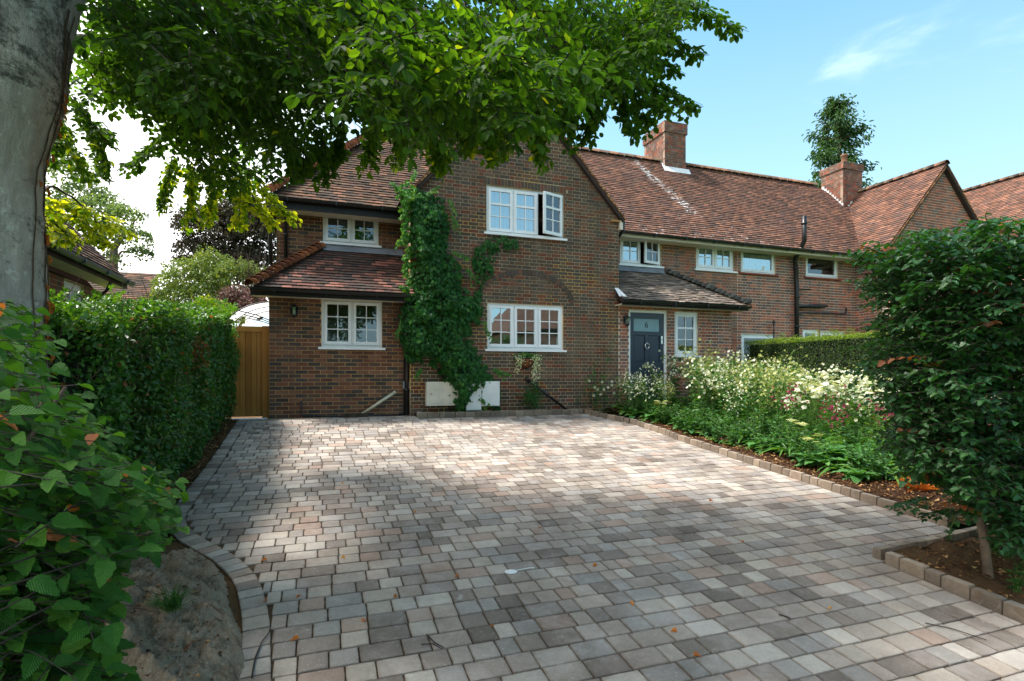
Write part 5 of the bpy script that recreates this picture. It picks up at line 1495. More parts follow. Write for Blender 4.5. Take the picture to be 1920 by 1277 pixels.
# foot of the hedge draws in a little and the far top corner is rounded
k = (P[:, 1] > 10.4); 
zrel = P[:, 2] - np.array([G(y) for y in P[:, 1]])
P[:, 0] -= np.where((zrel < .5) & (P[:, 0] > -1.9), (.5 - zrel) * .16, 0)
P[:, 2] -= np.where((P[:, 1] > 10.3) & (zrel > 1.4), (P[:, 1] - 10.3) * .55, 0)
P[:, 2] += np.where(zrel > 1.7, .06 * np.sin(P[:, 1] * 2.3), 0)
T = np.clip(rng.normal(.42, .2, len(P)) + np.where(zrel > 1.75, .25, 0), 0, .93); T = np.where(rng.random(len(P)) < .02, .99, T)  # paler leaves up top: light on the hedge put into the tint
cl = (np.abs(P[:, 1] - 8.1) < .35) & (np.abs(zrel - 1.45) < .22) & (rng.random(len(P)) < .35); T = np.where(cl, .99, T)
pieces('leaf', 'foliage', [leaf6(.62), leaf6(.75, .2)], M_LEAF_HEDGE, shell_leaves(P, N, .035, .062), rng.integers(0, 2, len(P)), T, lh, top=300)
hedge_twigs(lh, P, N, 500, M_TWIG)
# loose shoots on top
SP = Sprays()
for _ in range(90):
    y = rnd.uniform(5.2, 10.9); x = rnd.uniform(-2.4, -1.45)
    SP.add((x, y, G(y) + 1.84 - max(0, (y - 10.3)) * .5), rnd.uniform(-pi, pi), rnd.uniform(.5, 1.4), rnd.uniform(-.4, .4), rnd.uniform(.3, .5), rnd.randrange(7), .75, .12, True, 1.3)
P, D, N, S, T = SP.arrays()
pieces('leaf', 'shoots', [leaf6(.62)], M_LEAF_HEDGE, leaf_matrices(P, D, N, S), [0] * len(P), np.clip(T, 0, .93), lh, top=0, size=S)
SP.tw.build('shoot_stem', M_STEM, lh, kind='stuff')

# bushy big-leaved growth in the near left corner
hz_ = thing('hazel_bush', 'big-leaved green bush filling the near left corner below the beech', 'bush', (-1.5, 2.4, G(2.4)))
HP = [(-160,560),(20,545),(60,600),(85,660),(70,700),(130,740),(170,790),(215,850),(300,890),(325,935),(300,985),(325,1005),(260,1030),(195,1045),(200,1100),(165,1170),(190,1240),(215,1330),(-160,1330)]
P, D, N, S, T, L3 = [], [], [], [], [], []
tw = MB()
made = 0
while made < 1500:
    x, y = rnd.uniform(-170, 340), rnd.uniform(530, 1330)
    if not inpoly(np.array([x]), np.array([y]), HP)[0]: continue
    lim = 3.4 if y < 1050 else 1.9
    d = rnd.uniform(1.15, lim) if x < 190 else rnd.uniform(1.9, 3.3)
    if y > 1000: d = min(d, 1.88 * 1020 / max(1, (y - 702) + 93) * .92)
    o = at_depth(x, y, d)
    if o.z < G(o.y) + .02: continue
    made += 1
    yaw = rnd.uniform(-2.2, -.2); dd = Vector((cos(yaw + pi / 2), sin(yaw + pi / 2), rnd.uniform(-.3, .35))).normalized()
    n = rnd.randint(5, 8); p = o - dd * .15; sign = 1; pts = [tuple(p)]
    for k in range(n):
        dd = (dd + Vector((rnd.uniform(-.12, .12), rnd.uniform(-.12, .12), rnd.uniform(-.12, .06)))).normalized()
        p = p + dd * .05; pts.append(tuple(p)); sign = -sign; side = dd.cross(Z3).normalized()
        P.append(tuple(p)); D.append(tuple((side * sign * .8 + dd * .6 + Vector((0, 0, rnd.uniform(-.6, .1)))).normalized()))
        N.append((rnd.uniform(-.8, .8), rnd.uniform(-.9, .4), 1)); S.append(rnd.uniform(.034, .07)); T.append(.995 if rnd.random() < .018 else min(.93, max(.02, rnd.gauss(.5, .22))))
    qx, qy, _q = to_screen(np.array(P[-n:]))
    if inpoly(qx, qy, HP).mean() < .8:
        del P[-n:], D[-n:], N[-n:], S[-n:], T[-n:]; made -= 1; continue
    tw.tube(pts, [.0022 - .0012 * i / len(pts) for i in range(len(pts))], 4, cap=False)
HL = [leaf_rich(.66, 8, .08, .18, .022, .006, 1), leaf_rich(.74, 8, .16, .06, .022, .006, 2), leaf_rich(.60, 8, .05, .32, .022, .006, 3)]
pieces('leaf', 'foliage', HL, M_LEAF_HAZEL, leaf_matrices(np.array(P), np.array(D), np.array(N), np.array(S)), rng.integers(0, 3, len(P)), T, hz_, top=300, size=S, smooth=False)
tw.build('twig', M_TWIG_DARK, hz_, kind='stuff')
br = MB()
for (a, b) in (((-40, 1150), (240, 1080)), ((-60, 1230), (300, 1150)), ((60, 1090), (330, 985)), ((-50, 960), (180, 900)), ((-40, 800), (150, 760)), ((-60, 1180), (150, 1170)), ((-100, 1040), (220, 1000))):
    A_, B_ = at_depth(*a, 1.4), at_depth(*b, 2.1)
    m_ = (A_ + B_) / 2 + Vector((0, 0, .05)); br.tube([A_, A_.lerp(B_, .3) + Vector((rnd.uniform(-.05, .05), .03, rnd.uniform(-.04, .05))), m_ + Vector((.02, .03, rnd.uniform(-.05, .05))), B_], [.007, .006, .004, .002], 6)
for k in range(14):
    b0 = Vector((-1.7 + rnd.uniform(-.4, .3), 2.0 + rnd.uniform(-1, 1.6), 0)); b0.z = G(b0.y) - .05
    t0 = at_depth(rnd.uniform(-100, 150), rnd.uniform(700, 1100), rnd.uniform(1.5, 2.6)); br.tube([b0, (b0 + t0) / 2 + Vector((rnd.uniform(-.1, .1), 0, .1)), t0], [.014, .01, .005], 6)
br.build('branch', M_TWIG, hz_, True)
# low dark growth that closes the foot of the near bush
cv = thing('ground_ivy', 'low dark green trailing growth at the foot of the hedge beside the root', 'plant', (-1.4, 5.0, G(5)))
P, N = [], []
for _ in range(7000):
    y = rnd.uniform(3.6, 6.6); x = rnd.uniform(-2.6, -1.42 if y > 5.4 else -1.25 + (5.4 - y) * -.15)
    if ((x + 1.05) / .62) ** 2 + ((y - 3.75) / .85) ** 2 < 1: continue
    hgt = .25 + .75 * min(1, max(0, (-1.3 - x) / .6)) ; z = rnd.random() ** .7 * hgt * (1 + .3 * mn.noise(Vector((x * 3, y * 3, 0))))
    P.append((x, y, G(y) + z)); N.append((.6, -.3, .6))
P = np.array(P); N = np.array(N)
pieces('leaf', 'foliage', [leaf6(.8, .15), leaf6(.66, .2)], M_LEAF_HEDGE, shell_leaves(P, N, .04, .075, .3, 1.0), rng.integers(0, 2, len(P)), np.clip(rng.normal(.5, .2, len(P)), 0, .93), cv, top=150)

# clipped hedge between the two gardens
ch = thing('clipped_hedge', 'neatly clipped hedge with a sunlit yellow-green top behind the flower bed', 'hedge', (10.7, 8.0, G(8)))
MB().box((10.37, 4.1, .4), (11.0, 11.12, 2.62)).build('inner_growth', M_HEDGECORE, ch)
flat = lambda y: 1.0
P, N = box_shell(52000, 10.28, 11.12, 4.0, 11.22, lambda y: .92, 1.80, ('x0', 'y1', 'top', 'y0'), .05, .12, 9)
P[:, 2] = np.maximum(P[:, 2], .5)
zr_ = P[:, 2]
T = np.clip(rng.normal(.35, .2, len(P)) + np.where(zr_ > 2.62, .45, 0), 0, 1)  # yellower tint above paints in the sun on the clipped top
pieces('leaf', 'foliage', [leaf4(.6, .15)], M_LEAF_PRIVET, shell_leaves(P, N, .024, .042, .1, .9), [0] * len(P), T, ch, top=200)
SP = Sprays()
for _ in range(60):
    y = rnd.uniform(4.2, 11.1); x = rnd.uniform(10.3, 11.1)
    SP.add((x, y, 2.68), rnd.uniform(-pi, pi), rnd.uniform(1.0, 1.5), rnd.uniform(-.3, .3), rnd.uniform(.2, .38), rnd.randrange(7), .9, .1)
P, D, N, S, T = SP.arrays(); pieces('leaf', 'shoots', [leaf4(.5)], M_LEAF_PRIVET, leaf_matrices(P, D, N, S), [0] * len(P), T, ch, top=0, size=S)
SP.tw.build('shoot_stem', M_STEM, ch, kind='stuff')

# hornbeam hedge on the near right, on slim stems
hb = thing('hornbeam', 'slim-stemmed hornbeam with dark glossy leaves at the right edge above the corner bed', 'tree', (4.9, 2.75, G(2.75)))
m = MB()
Q = [(4.90, 2.75, .2), (4.88, 2.78, .6), (4.82, 2.80, .95), (4.74, 2.84, 1.3), (4.78, 2.86, 1.7), (4.76, 2.88, 2.1), (4.80, 2.9, 2.45), (4.86, 2.92, 2.8)]
m.tube(Q, [.036, .031, .027, .024, .020, .016, .012, .008], 9)
m.build('trunk', M_BARK_PALE, hb, True)
br = MB()
for (a, b) in [((4.74, 2.84, 1.3), (4.35, 3.05, 1.62)), ((4.78, 2.86, 1.7), (4.4, 3.1, 2.2)), ((4.78, 2.86, 1.7), (5.1, 2.9, 2.2)), ((4.76, 2.88, 2.1), (4.55, 3.0, 2.6)), ((4.82, 2.8, .95), (5.3, 2.6, 1.1)), ((4.85, 2.79, .9), (4.6, 3.0, .95)), ((4.76, 2.84, 1.5), (5.2, 2.7, 1.75)), ((4.8, 2.8, 1.1), (4.45, 3.0, 1.2))]:
    a, b = Vector(a), Vector(b); mm = (a + b) / 2 + Vector((rnd.uniform(-.05, .05), 0, rnd.uniform(-.03, .06))); br.tube([a, mm, b], [.009, .007, .004], 6)
br.build('branch', M_BARK_DARK, hb, True)
hb2 = thing('hornbeam', 'second hornbeam beyond the frame edge, its pale crooked bough crossing dark leaves at far right', 'tree', (5.9, 2.7, G(2.7)))
m = MB(); m.tube([(5.9, 2.7, .2), (5.85, 2.72, .9), (5.7, 2.75, 1.6), (5.45, 2.8, 2.1), (5.5, 2.82, 2.35), (5.42, 2.84, 2.5), (5.6, 2.85, 2.75)], [.035, .03, .024, .017, .014, .012, .009], 8); m.build('trunk', M_BARK_PALE, hb2, True)
def horn_fill(root, xr, yr, zr0, zr1, n, cond, top):
    n = int(n * 1.6)
    P, D, N, S, T = [], [], [], [], []; tw = MB(); made = 0
    while made < n:
        o = Vector((rnd.uniform(*xr), rnd.uniform(*yr), rnd.uniform(zr0, zr1)))
        if not cond(o): continue
        made += 1
        yaw = rnd.uniform(-pi, pi); dd = Vector((cos(yaw), sin(yaw), rnd.uniform(-.25, .35))).normalized()
        p = o - dd * .12; sign = 1; pts = [tuple(p)]
        red = rnd.random() < .022
        for k in range(rnd.randint(5, 9)):
            dd = (dd + Vector((rnd.uniform(-.14, .14), rnd.uniform(-.14, .14), rnd.uniform(-.14, .08)))).normalized()
            p = p + dd * .034; pts.append(tuple(p)); sign = -sign; side = dd.cross(Z3).normalized()
            P.append(tuple(p)); D.append(tuple((side * sign * .8 + dd * .55 + Vector((0, 0, rnd.uniform(-.6, .0)))).normalized()))
            N.append((rnd.uniform(-.5, .5), rnd.uniform(-.7, .3), 1)); S.append(rnd.uniform(.04, .07)); T.append(.99 if red else min(.93, max(.02, rnd.gauss(.4, .22))))
        tw.tube(pts, [.0025] * len(pts), 3, cap=False)
    pieces('leaf', 'foliage', [leaf_rich(.6, 4, .12, .12, .04, .01, 5), leaf_rich(.68, 4, .08, .2, .04, .01, 6)], M_LEAF_HORN, leaf_matrices(np.array(P), np.array(D), np.array(N), np.array(S)), rng.integers(0, 2, len(P)), T, root, top=top, size=S)
    tw.build('twig', M_TWIG_DARK, root, kind='stuff')
def hcond(o):
    px, py, d = to_screen(np.array([tuple(o)])); px, py = px[0], py[0]
    edge = 1632 + 22 * sin(py * .035) + 14 * sin(py * .09)
    if py > 640: edge += (py - 640) * .18
    if py > 810: edge += (py - 810) * .8
    if px < edge: return False
    topl = 455 - (px - 1640) * .16 + 10 * sin(px * .05)
    if py < topl: return False
    if py > 925 + 95 * max(0, (px - 1760)) / 160 + 16 * sin(px * .06): return False
    # thinner heart with glimpses through
    q = mn.noise(o * 2.1)
    return q > -.28 or rnd.random() < .35
horn_fill(hb, (3.95, 5.35), (2.35, 3.45), .62, 3.25, 2100, hcond, 260)
horn_fill(hb2, (5.2, 7.0), (2.2, 3.4), .5, 3.3, 1200, hcond, 120)
# low spray sticking out over the path
SP = Sprays()
for (x, y, d, yaw, pit, sc) in ((1790, 955, 4.5, 1.3, .1, .45), (1870, 930, 4.1, 1.6, -.1, .4), (1735, 930, 4.6, 1.5, .0, .5)):
    SP.add(at_depth(x, y, d), yaw, pit, .1, sc, 2, .3, .1, True, 1.4)
P, D, N, S, T = SP.arrays(); pieces('leaf', 'low_leaves', [leaf6(.7)], M_LEAF_HORN, leaf_matrices(P, D, N, S), [0] * len(P), T, hb, top=40, size=S)

# ================================================================== CREEPERS ON THE FRONT
def creeper(root, poly, n, Y, out0, out1, s0, s1, leaves, tint, top, depthfn=None, tn=.18):
    xs = [p[0] for p in poly]; ys = [p[1] for p in poly]
    X = rng.uniform(min(xs), max(xs), n * 4); YY = rng.uniform(min(ys), max(ys), n * 4)
    ok = inpoly(X, YY, poly); X, YY = X[ok][:n], YY[ok][:n]
    # distance from the outline gives the thickness of the growth
    P = []
    for x, y in zip(X, YY):
        de = min(math.hypot(x - a, y - b) for a, b in poly_pts(poly))
        bulk = min(1, de / 26)
        if bulk < .75 and mn.noise(Vector((x * .11, y * .11, 7))) < -.02 + bulk * -.3: continue
        o = out0 + (out1 - out0) * bulk * rnd.random() ** .5 * (1 + .6 * mn.noise(Vector((x * .04, y * .04, 3))))
        p = on_y(x, y, Y - o); P.append(tuple(p))
    P = np.array(P); m = len(P)
    D = unit(np.stack([rng.normal(0, .38, m), rng.normal(-.28, .2, m), -1 + rng.normal(0, .28, m)], 1))
    N = unit(np.stack([rng.normal(0, .5, m), -1 + rng.normal(0, .3, m), rng.normal(.55, .3, m)], 1))
    T = np.clip(rng.normal(tint, tn, m), 0, .95)
    pieces('leaf', 'foliage', leaves, M_LEAF_IVY, leaf_matrices(P, D, N, rng.uniform(s0, s1, m)), rng.integers(0, len(leaves), m), T, root, top=top)
    return P
def poly_pts(poly, step=12, cache={}):
    key = id(poly)
    if key in cache: return cache[key]
    out = []
    for i in range(len(poly)):
        a, b = poly[i], poly[(i + 1) % len(poly)]; L = math.hypot(a[0] - b[0], a[1] - b[1]); k = max(1, int(L / step))
        out += [(a[0] + (b[0] - a[0]) * j / k, a[1] + (b[1] - a[1]) * j / k) for j in range(k)]
    cache[key] = out; return out
# palmate leaf of five leaflets
def palm(seed):
    r = random.Random(seed); V = []; F3 = []; F4 = []; UV = []
    for a, l in ((-1.15, .62), (-.6, .85), (0, 1.0), (.6, .85), (1.15, .62)):
        v, f, uv = leaf6(.42, .14, -.12); v = v * l; ca, sa = cos(a), sin(a); b = len(V)
        R = np.array([[ca, -sa, 0], [sa, ca, 0], [0, 0, 1]]); w = v @ R.T + np.array([0, 0, -.1 * abs(a) + r.uniform(-.04, .04)])
        V += [tuple(q) for q in w]; UV += [tuple(q) for q in uv]; F3 += [tuple(np.array(q) + b) for q in f[0]]; F4 += [tuple(np.array(q) + b) for q in f[1]]
    return (np.array(V), [np.array(F3), np.array(F4)], np.array(UV))
PALM = [palm(1), palm(2), leaf6(.62, .18, -.1)]
cr = thing('creeper', 'thick dark green creeper hanging down the left corner of the gable', 'creeper', (2.1, 10.8, 1.1))
CP = [(742,350),(765,338),(800,362),(832,372),(842,410),(838,455),(846,478),(862,492),(872,540),(905,560),(898,600),(882,622),(895,660),(915,690),(930,720),(912,728),(900,742),(884,768),(846,772),(842,730),(820,690),(792,676),(765,680),(752,640),(750,585),(768,540),(770,500),(764,455),(756,400)]
Pc = creeper(cr, CP, 6000, GY, .05, .42, .055, .10, PALM, .42, 260)
creeper(cr, [(740,350),(762,338),(800,365),(770,400),(764,470),(772,560),(758,560),(755,440)], 700, GY, .15, .5, .045, .08, PALM, .82, 20, tn=.1)  # yellow-green tint paints light onto the upper left of the creeper
creeper(cr, [(900,700),(932,712),(940,750),(936,775),(922,770),(918,730)], 130, GY, .03, .12, .04, .07, PALM, .4, 8)
creeper(cr, [(745,536),(760,530),(770,548),(742,552)], 30, GY, .1, .3, .05, .08, PALM, .6, 4)
st = MB()
for k in range(10):
    x = rnd.uniform(790, 870); pts = [on_y(850 + rnd.uniform(-14, 14), 772, GY - .05)]
    for j, y in enumerate((700, 620, 540, 460, 400)): pts.append(on_y(845 - j * 10 + rnd.uniform(-22, 22), y, GY - .05))
    st.tube(pts, [.014, .012, .01, .008, .006, .004], 6)
st.build('stem', M_TWIG, cr, True)
cr2 = thing('creeper', 'narrow arching creeper branch below the upper gable window', 'creeper', (3.4, 10.8, 3.4))
creeper(cr2, [(884,470),(915,448),(940,436),(968,446),(972,466),(945,466),(925,472),(926,510),(905,530),(902,560),(902,600),(886,598),(890,560),(892,520),(886,490)], 620, GY, .03, .14, .05, .08, PALM, .5, 60)
st = MB().tube([on_y(900, 610, GY - .03), on_y(893, 540, GY - .03), on_y(905, 480, GY - .03), on_y(950, 450, GY - .03), on_y(975, 460, GY - .02), on_y(978, 492, GY - .02)], [.008, .007, .006, .004, .003, .002], 5)
st.tube([on_y(968, 456, GY - .02), on_y(985, 462, GY - .02), on_y(1000, 452, GY - .02)], .003, 4)
st.tube([on_y(893, 560, GY - .02), on_y(890, 600, GY - .02), on_y(897, 616, GY - .02)], .004, 4); st.build('stem', M_TWIG, cr2, True)

# ================================================================== FLOWER BED
def tube_flower(n=5):
    V = [(0, 0, 0)]; F = []
    for k in range(n):
        a = 2 * pi * k / n; b = 2 * pi * (k + .5) / n; c = 2 * pi * (k - .5) / n
        i = len(V); V += [(cos(c) * .18, .9, sin(c) * .18), (cos(b) * .18, .9, sin(b) * .18), (cos(b - .1) * .5, 1.02, sin(b - .1) * .5), (cos(a) * .68, 1.0, sin(a) * .68), (cos(c + .1) * .5, 1.02, sin(c + .1) * .5)]
        F += [(i, i+4, i+3), (i, i+3, i+1), (i+1, i+3, i+2)]; F.append((0, i, i+1))
    return (np.array(V, float), [np.array(F)], None)
def umbel(r=.5, n=26, seed=1):
    q = random.Random(seed); V = []; F = []
    for k in range(n):
        a = k * 2.4; rr = r * sqrt((k + .5) / n); x, z = rr * cos(a), rr * sin(a); s = .09; y = 1 - rr * .25 + q.uniform(-.03, .03); i = len(V)
        V += [(x - s, y, z - s * q.random()), (x + s * q.random(), y + .02, z - s), (x + s, y, z + s * q.random()), (x - s * q.random(), y + .02, z + s)]; F.append((i, i+1, i+2, i+3))
    return (np.array(V, float), [np.array(F)], None)
def ball(n=60, seed=1):
    q = random.Random(seed); V = []; F = []
    for k in range(n):
        t = acos_(1 - 2 * (k + .5) / n); a = k * 2.4; c = Vector((sin(t) * cos(a), cos(t), sin(t) * sin(a))); u = c.cross(Vector((.3, .2, 1))).normalized(); v = c.cross(u)
        s = .16; i = len(V); c = c * .5 + Vector((0, .5, 0)); V += [tuple(c + u * s), tuple(c + v * s), tuple(c - u * s), tuple(c - v * s)]; F.append((i, i+1, i+2, i+3))
    return (np.array(V, float), [np.array(F)], None)
acos_ = math.acos
def join_T(tmpl, Ms, var, tint, name, mat, parent):
    pieces('leaf', name, tmpl, mat, Ms, var, tint, parent, top=0)
def plant_thing(name, label, cat, group):
    return thing(name, label, cat, (0, 0, 0), group)
def grow(root, seed, height, nst, lean, leafT, leafmat, lsize, nleaf, flT, flmat, fsize, nfl, stemr=.004, basal=0, basT=None, basmat=None, bassize=.2, tint=.5, flower_up=.3, topfrac=.55, droopy=False, leafname='leaves', flname='flowers', branch=.25):
    r = random.Random(seed); st = MB(); LP, LD, LN, LS, LT = [], [], [], [], []; FP_, FD, FN, FS, FT = [], [], [], [], []
    for s in range(nst):
        a = r.uniform(0, 2 * pi); ln = lean * r.uniform(.3, 1); h = height * r.uniform(.75, 1.1); tip = Vector((cos(a) * ln, sin(a) * ln, h))
        pts = [Vector((cos(a) * .03, sin(a) * .03, 0)), tip * .35 + Vector((0, 0, h * .06)), tip * .7 + Vector((0, 0, h * .04)), tip]
        st.tube(pts, [stemr, stemr * .85, stemr * .6, stemr * .35], 4, cap=False)
        def at(f):
            f = f * 3; i = min(2, int(f)); return pts[i].lerp(pts[i + 1], f - i)
        for k in range(nleaf):
            p = at(r.uniform(.06, .95)); b = r.uniform(0, 2 * pi)
            LP.append(tuple(p)); LD.append((cos(b), sin(b), r.uniform(-.3, .7))); LN.append((r.uniform(-.4, .4), r.uniform(-.4, .4), 1)); LS.append(lsize * r.uniform(.5, 1.1) * (1.2 - .5 * p.z / height)); LT.append(min(1, max(0, r.gauss(tint, .2))))
        for k in range(nfl):
            f = topfrac + (1 - topfrac) * r.random() ** .7; p = at(f); b = r.uniform(0, 2 * pi); q = p + Vector((cos(b), sin(b), r.uniform(-.1, .9))).normalized() * branch * r.uniform(.2, 1) * (1 if nfl > 1 else 0)
            if nfl > 1: st.tube([p, q], [stemr * .4, stemr * .25], 3, cap=False)
            FP_.append(tuple(q)); d = Vector((cos(b), sin(b), r.uniform(-.9, .1) if droopy else flower_up * r.uniform(.5, 3)))
            FD.append(tuple(d)); FN.append((.1, .2, 1) if abs(d.normalized().z) < .9 else (1, 0, .1)); FS.append(fsize * r.uniform(.7, 1.15)); FT.append(r.random())
    st.build('stem', M_STEM, root)
    for l, (T_, mt, nm) in enumerate(((leafT, leafmat, leafname),)):
        if LP: pieces('leaf', nm, T_, mt, leaf_matrices(np.array(LP), np.array(LD), np.array(LN), np.array(LS)), [i % len(T_) for i in range(len(LP))], LT, root, top=0)
    if FP_: pieces('flower', flname, flT, flmat, leaf_matrices(np.array(FP_), np.array(FD), np.array(FN), np.array(FS)), [i % len(flT) for i in range(len(FP_))], FT, root, top=0)
    if basal:
        BP, BD, BN, BS = [], [], [], []
        for k in range(basal):
            a = 2 * pi * k / basal + r.uniform(-.3, .3); BP.append((cos(a) * .03, sin(a) * .03, .03 + r.uniform(0, .12))); BD.append((cos(a), sin(a), r.uniform(.1, .9))); BN.append((-cos(a) * .6, -sin(a) * .6, 1)); BS.append(bassize * r.uniform(.7, 1.15))
        for i in range(len(BP)):
            M = leaf_matrices(np.array(BP[i:i+1]), np.array(BD[i:i+1]), np.array(BN[i:i+1]), np.array(BS[i:i+1]))[0]
            key = (id(basT[0]), basmat.name)
            if key not in BAS: BAS[key] = mesh_np('leaf', basT[0][0], basT[0][1], basmat, None, basT[0][2], True)
            o = link('leaf', BAS[key], root, None, Matrix(M.tolist())); o['tint'] = r.random() * .9
    return root
BAS = {}
def copy_thing(root, loc, rz, sc, label=None, group=None):
    c = root.copy(); COL.objects.link(c); c.location = loc; c.rotation_euler = (0, 0, rz); c.scale = (sc, sc, sc)
    if label: c['label'] = label
    if group: c['group'] = group
    for ch_ in list(root.children):
        d = ch_.copy(); COL.objects.link(d); d.parent = c
    return c
BROAD = [leaf_rich(.52, 7, .10, .45, .01, .008, 11, .7)]
BROADER = [leaf_rich(.62, 8, .06, .5, .01, .014, 12, .66)]
STRAP = [leaf_rich(.09, 6, .3, .5, .0, .0, 13, .9)]
GR_TOB = 'white tobacco plants massed in the flower bed'
tob = [grow(plant_thing('tobacco_plant', 'tall white-flowered tobacco plant', 'plant', GR_TOB), 100 + i, 1.12, 6, .34, [leaf6(.5)], M_LEAF_PLANT, .15, 14, [tube_flower()], (M_WHITEFL, M_CREAMFL, M_WHITEFL)[i], .04, 11, .005, 9, BROAD, M_LEAF_BROAD, .36, .5, branch=.16, topfrac=.4, droopy=(i == 1)) for i in range(3)]
cre = grow(plant_thing('tobacco_plant', 'lime-cream tobacco plant', 'plant', 'cream tobacco plants in the flower bed'), 120, 1.25, 7, .36, [leaf6(.45)], M_LEAF_PLANT, .10, 11, [tube_flower(), leaf6(.3)], M_CREAMFL, .042, 16, .005, 6, BROAD, M_LEAF_BROAD, .26, .7, branch=.16, topfrac=.45)
crm = grow(plant_thing('tobacco_plant', 'tobacco plant dotted with crimson flowers', 'plant', 'crimson-flowered plants in the bed'), 130, .95, 7, .38, [leaf6(.3)], M_LEAF_PLANT, .11, 10, [tube_flower()], M_CRIMSON, .038, 7, .003, 6, BROAD, M_LEAF_BROAD, .24, .8, branch=.15)
umb = grow(plant_thing('lace_flower', 'feathery plant with flat white heads', 'plant', 'white lace flowers in the bed'), 140, .95, 7, .30, [leaf6(.14), leaf6(.1)], M_LEAF_PLANT, .075, 26, [umbel(.5, 26, 1), umbel(.5, 30, 2)], M_WHITEFL, .085, 5, .003, 0, tint=.8, flower_up=1.2, branch=.12, topfrac=.8)
glo = grow(plant_thing('globe_flower', 'plant with round white globe flowers', 'plant', 'white globe flowers before the hedge'), 150, 1.15, 5, .25, [leaf6(.4)], M_LEAF_PLANT, .10, 9, [ball()], M_WHITEFL, .085, 1, .004, 0, tint=.4, flower_up=2, topfrac=1)
pur = grow(plant_thing('verbena', 'thin-stemmed plant with small purple heads', 'plant', 'purple verbenas at the back of the bed'), 160, 1.35, 5, .35, [leaf6(.16)], M_LEAF_PLANT, .07, 6, [umbel(.4, 18, 5)], M_PURPLE, .055, 3, .003, 0, tint=.5, flower_up=1.2, topfrac=.9, branch=.12)
pnk = grow(plant_thing('verbena', 'wispy stems with pink flowers', 'plant', 'pink flowers before the door'), 170, 1.0, 3, .2, [leaf6(.16)], M_LEAF_PLANT, .05, 4, [umbel(.4, 16, 7)], M_PINK, .05, 2, .002, 0, tint=.5, flower_up=1.0, topfrac=.85, branch=.1)
com = grow(plant_thing('comfrey', 'clump of big ribbed leaves', 'plant', 'big-leaved clumps at the bed edge'), 180, .35, 3, .2, [leaf6(.5)], M_LEAF_BROAD, .14, 5, [tube_flower()], M_CRIMSON, .0001, 0, .005, 13, BROADER, M_LEAF_BROAD, .38, .4)
stp = grow(plant_thing('strappy_plant', 'clump of sword-shaped leaves', 'plant', 'sword-leaved clumps in the bed'), 190, .3, 1, .05, [leaf6(.3)], M_LEAF_PLANT, .05, 2, [tube_flower()], M_CRIMSON, .0001, 0, .003, 20, STRAP, M_LEAF_PLANT, .62, .7)
sil = grow(plant_thing('silver_shrub', 'low silver-green mound', 'plant', 'low silver-green mounds by the kerb'), 200, .28, 26, .32, [leaf6(.4)], M_LEAF_SILVER, .035, 16, [tube_flower()], M_PURPLE, .0001, 0, .002, 0, tint=.5)
sed = grow(plant_thing('sedum', 'low plant with flat pale-yellow heads', 'plant', 'pale flat-headed plants at the bed front'), 210, .42, 9, .2, [leaf6(.5)], M_LEAF_PLANT, .065, 12, [umbel(.6, 34, 4)], M_CREAMFL, .10, 1, .004, 0, tint=.55, flower_up=2.5, topfrac=1)
lil = grow(plant_thing('bushy_plant', 'low leafy green plant', 'plant', 'leafy green fillers in the bed'), 220, .55, 9, .32, [leaf6(.5), leaf6(.6)], M_LEAF_PLANT, .10, 15, [tube_flower()], M_CREAMFL, .0001, 0, .004, 8, BROAD, M_LEAF_BROAD, .24, .35)
TALL = {'tobacco_plant': 1.25, 'lace_flower': 1.05, 'globe_flower': 1.25, 'verbena': 1.45, 'comfrey': .35, 'strappy_plant': .55, 'silver_shrub': .3, 'sedum': .48, 'bushy_plant': .6}
LIM_X = [1050, 1120, 1200, 1290, 1345, 1400, 1450, 1500, 1550, 1610, 1700, 2000]; LIM_Y = [735, 705, 668, 648, 628, 640, 664, 684, 676, 668, 662, 660]
def low_enough(name, x, y, z, sc):
    h = TALL.get(name.split('.')[0], .6)
    for _ in range(12):
        px, py, d = to_screen(np.array([(x, y, z + h * sc)]))
        if py[0] > np.interp(px[0], LIM_X, LIM_Y) + rnd.uniform(-14, 10): break
        sc *= .93
    return sc
def bed_z(x, y): return G(y) + .07 + min(.08, max(0, (x - 5.97) * .06))
used = set()
def put(root, x, y, sc=1.0, rz=None, dz=0.0):
    rz = rnd.uniform(0, 2 * pi) if rz is None else rz
    sc = low_enough(root.name, x, y, bed_z(x, y), sc)
    base = root.get('base_label') or root['label']
    if not root.get('base_label'): root['base_label'] = base
    where = ('house end' if y > 8.8 else 'midway' if y > 6.6 else 'near right') + ' of the bed ' + ('by the kerb' if x < 7.0 else 'in its middle' if x < 8.6 else 'at the back')
    nl = root['base_label'] + ' ' + where
    z = bed_z(x, y) + dz - .02
    if root.name not in used:
        used.add(root.name); root.location = (x, y, z); root.rotation_euler = (0, 0, rz); root.scale = (sc,) * 3; root['label'] = nl; return root
    c = copy_thing(root, (x, y, z), rz, sc, nl); del c['base_label']; return c
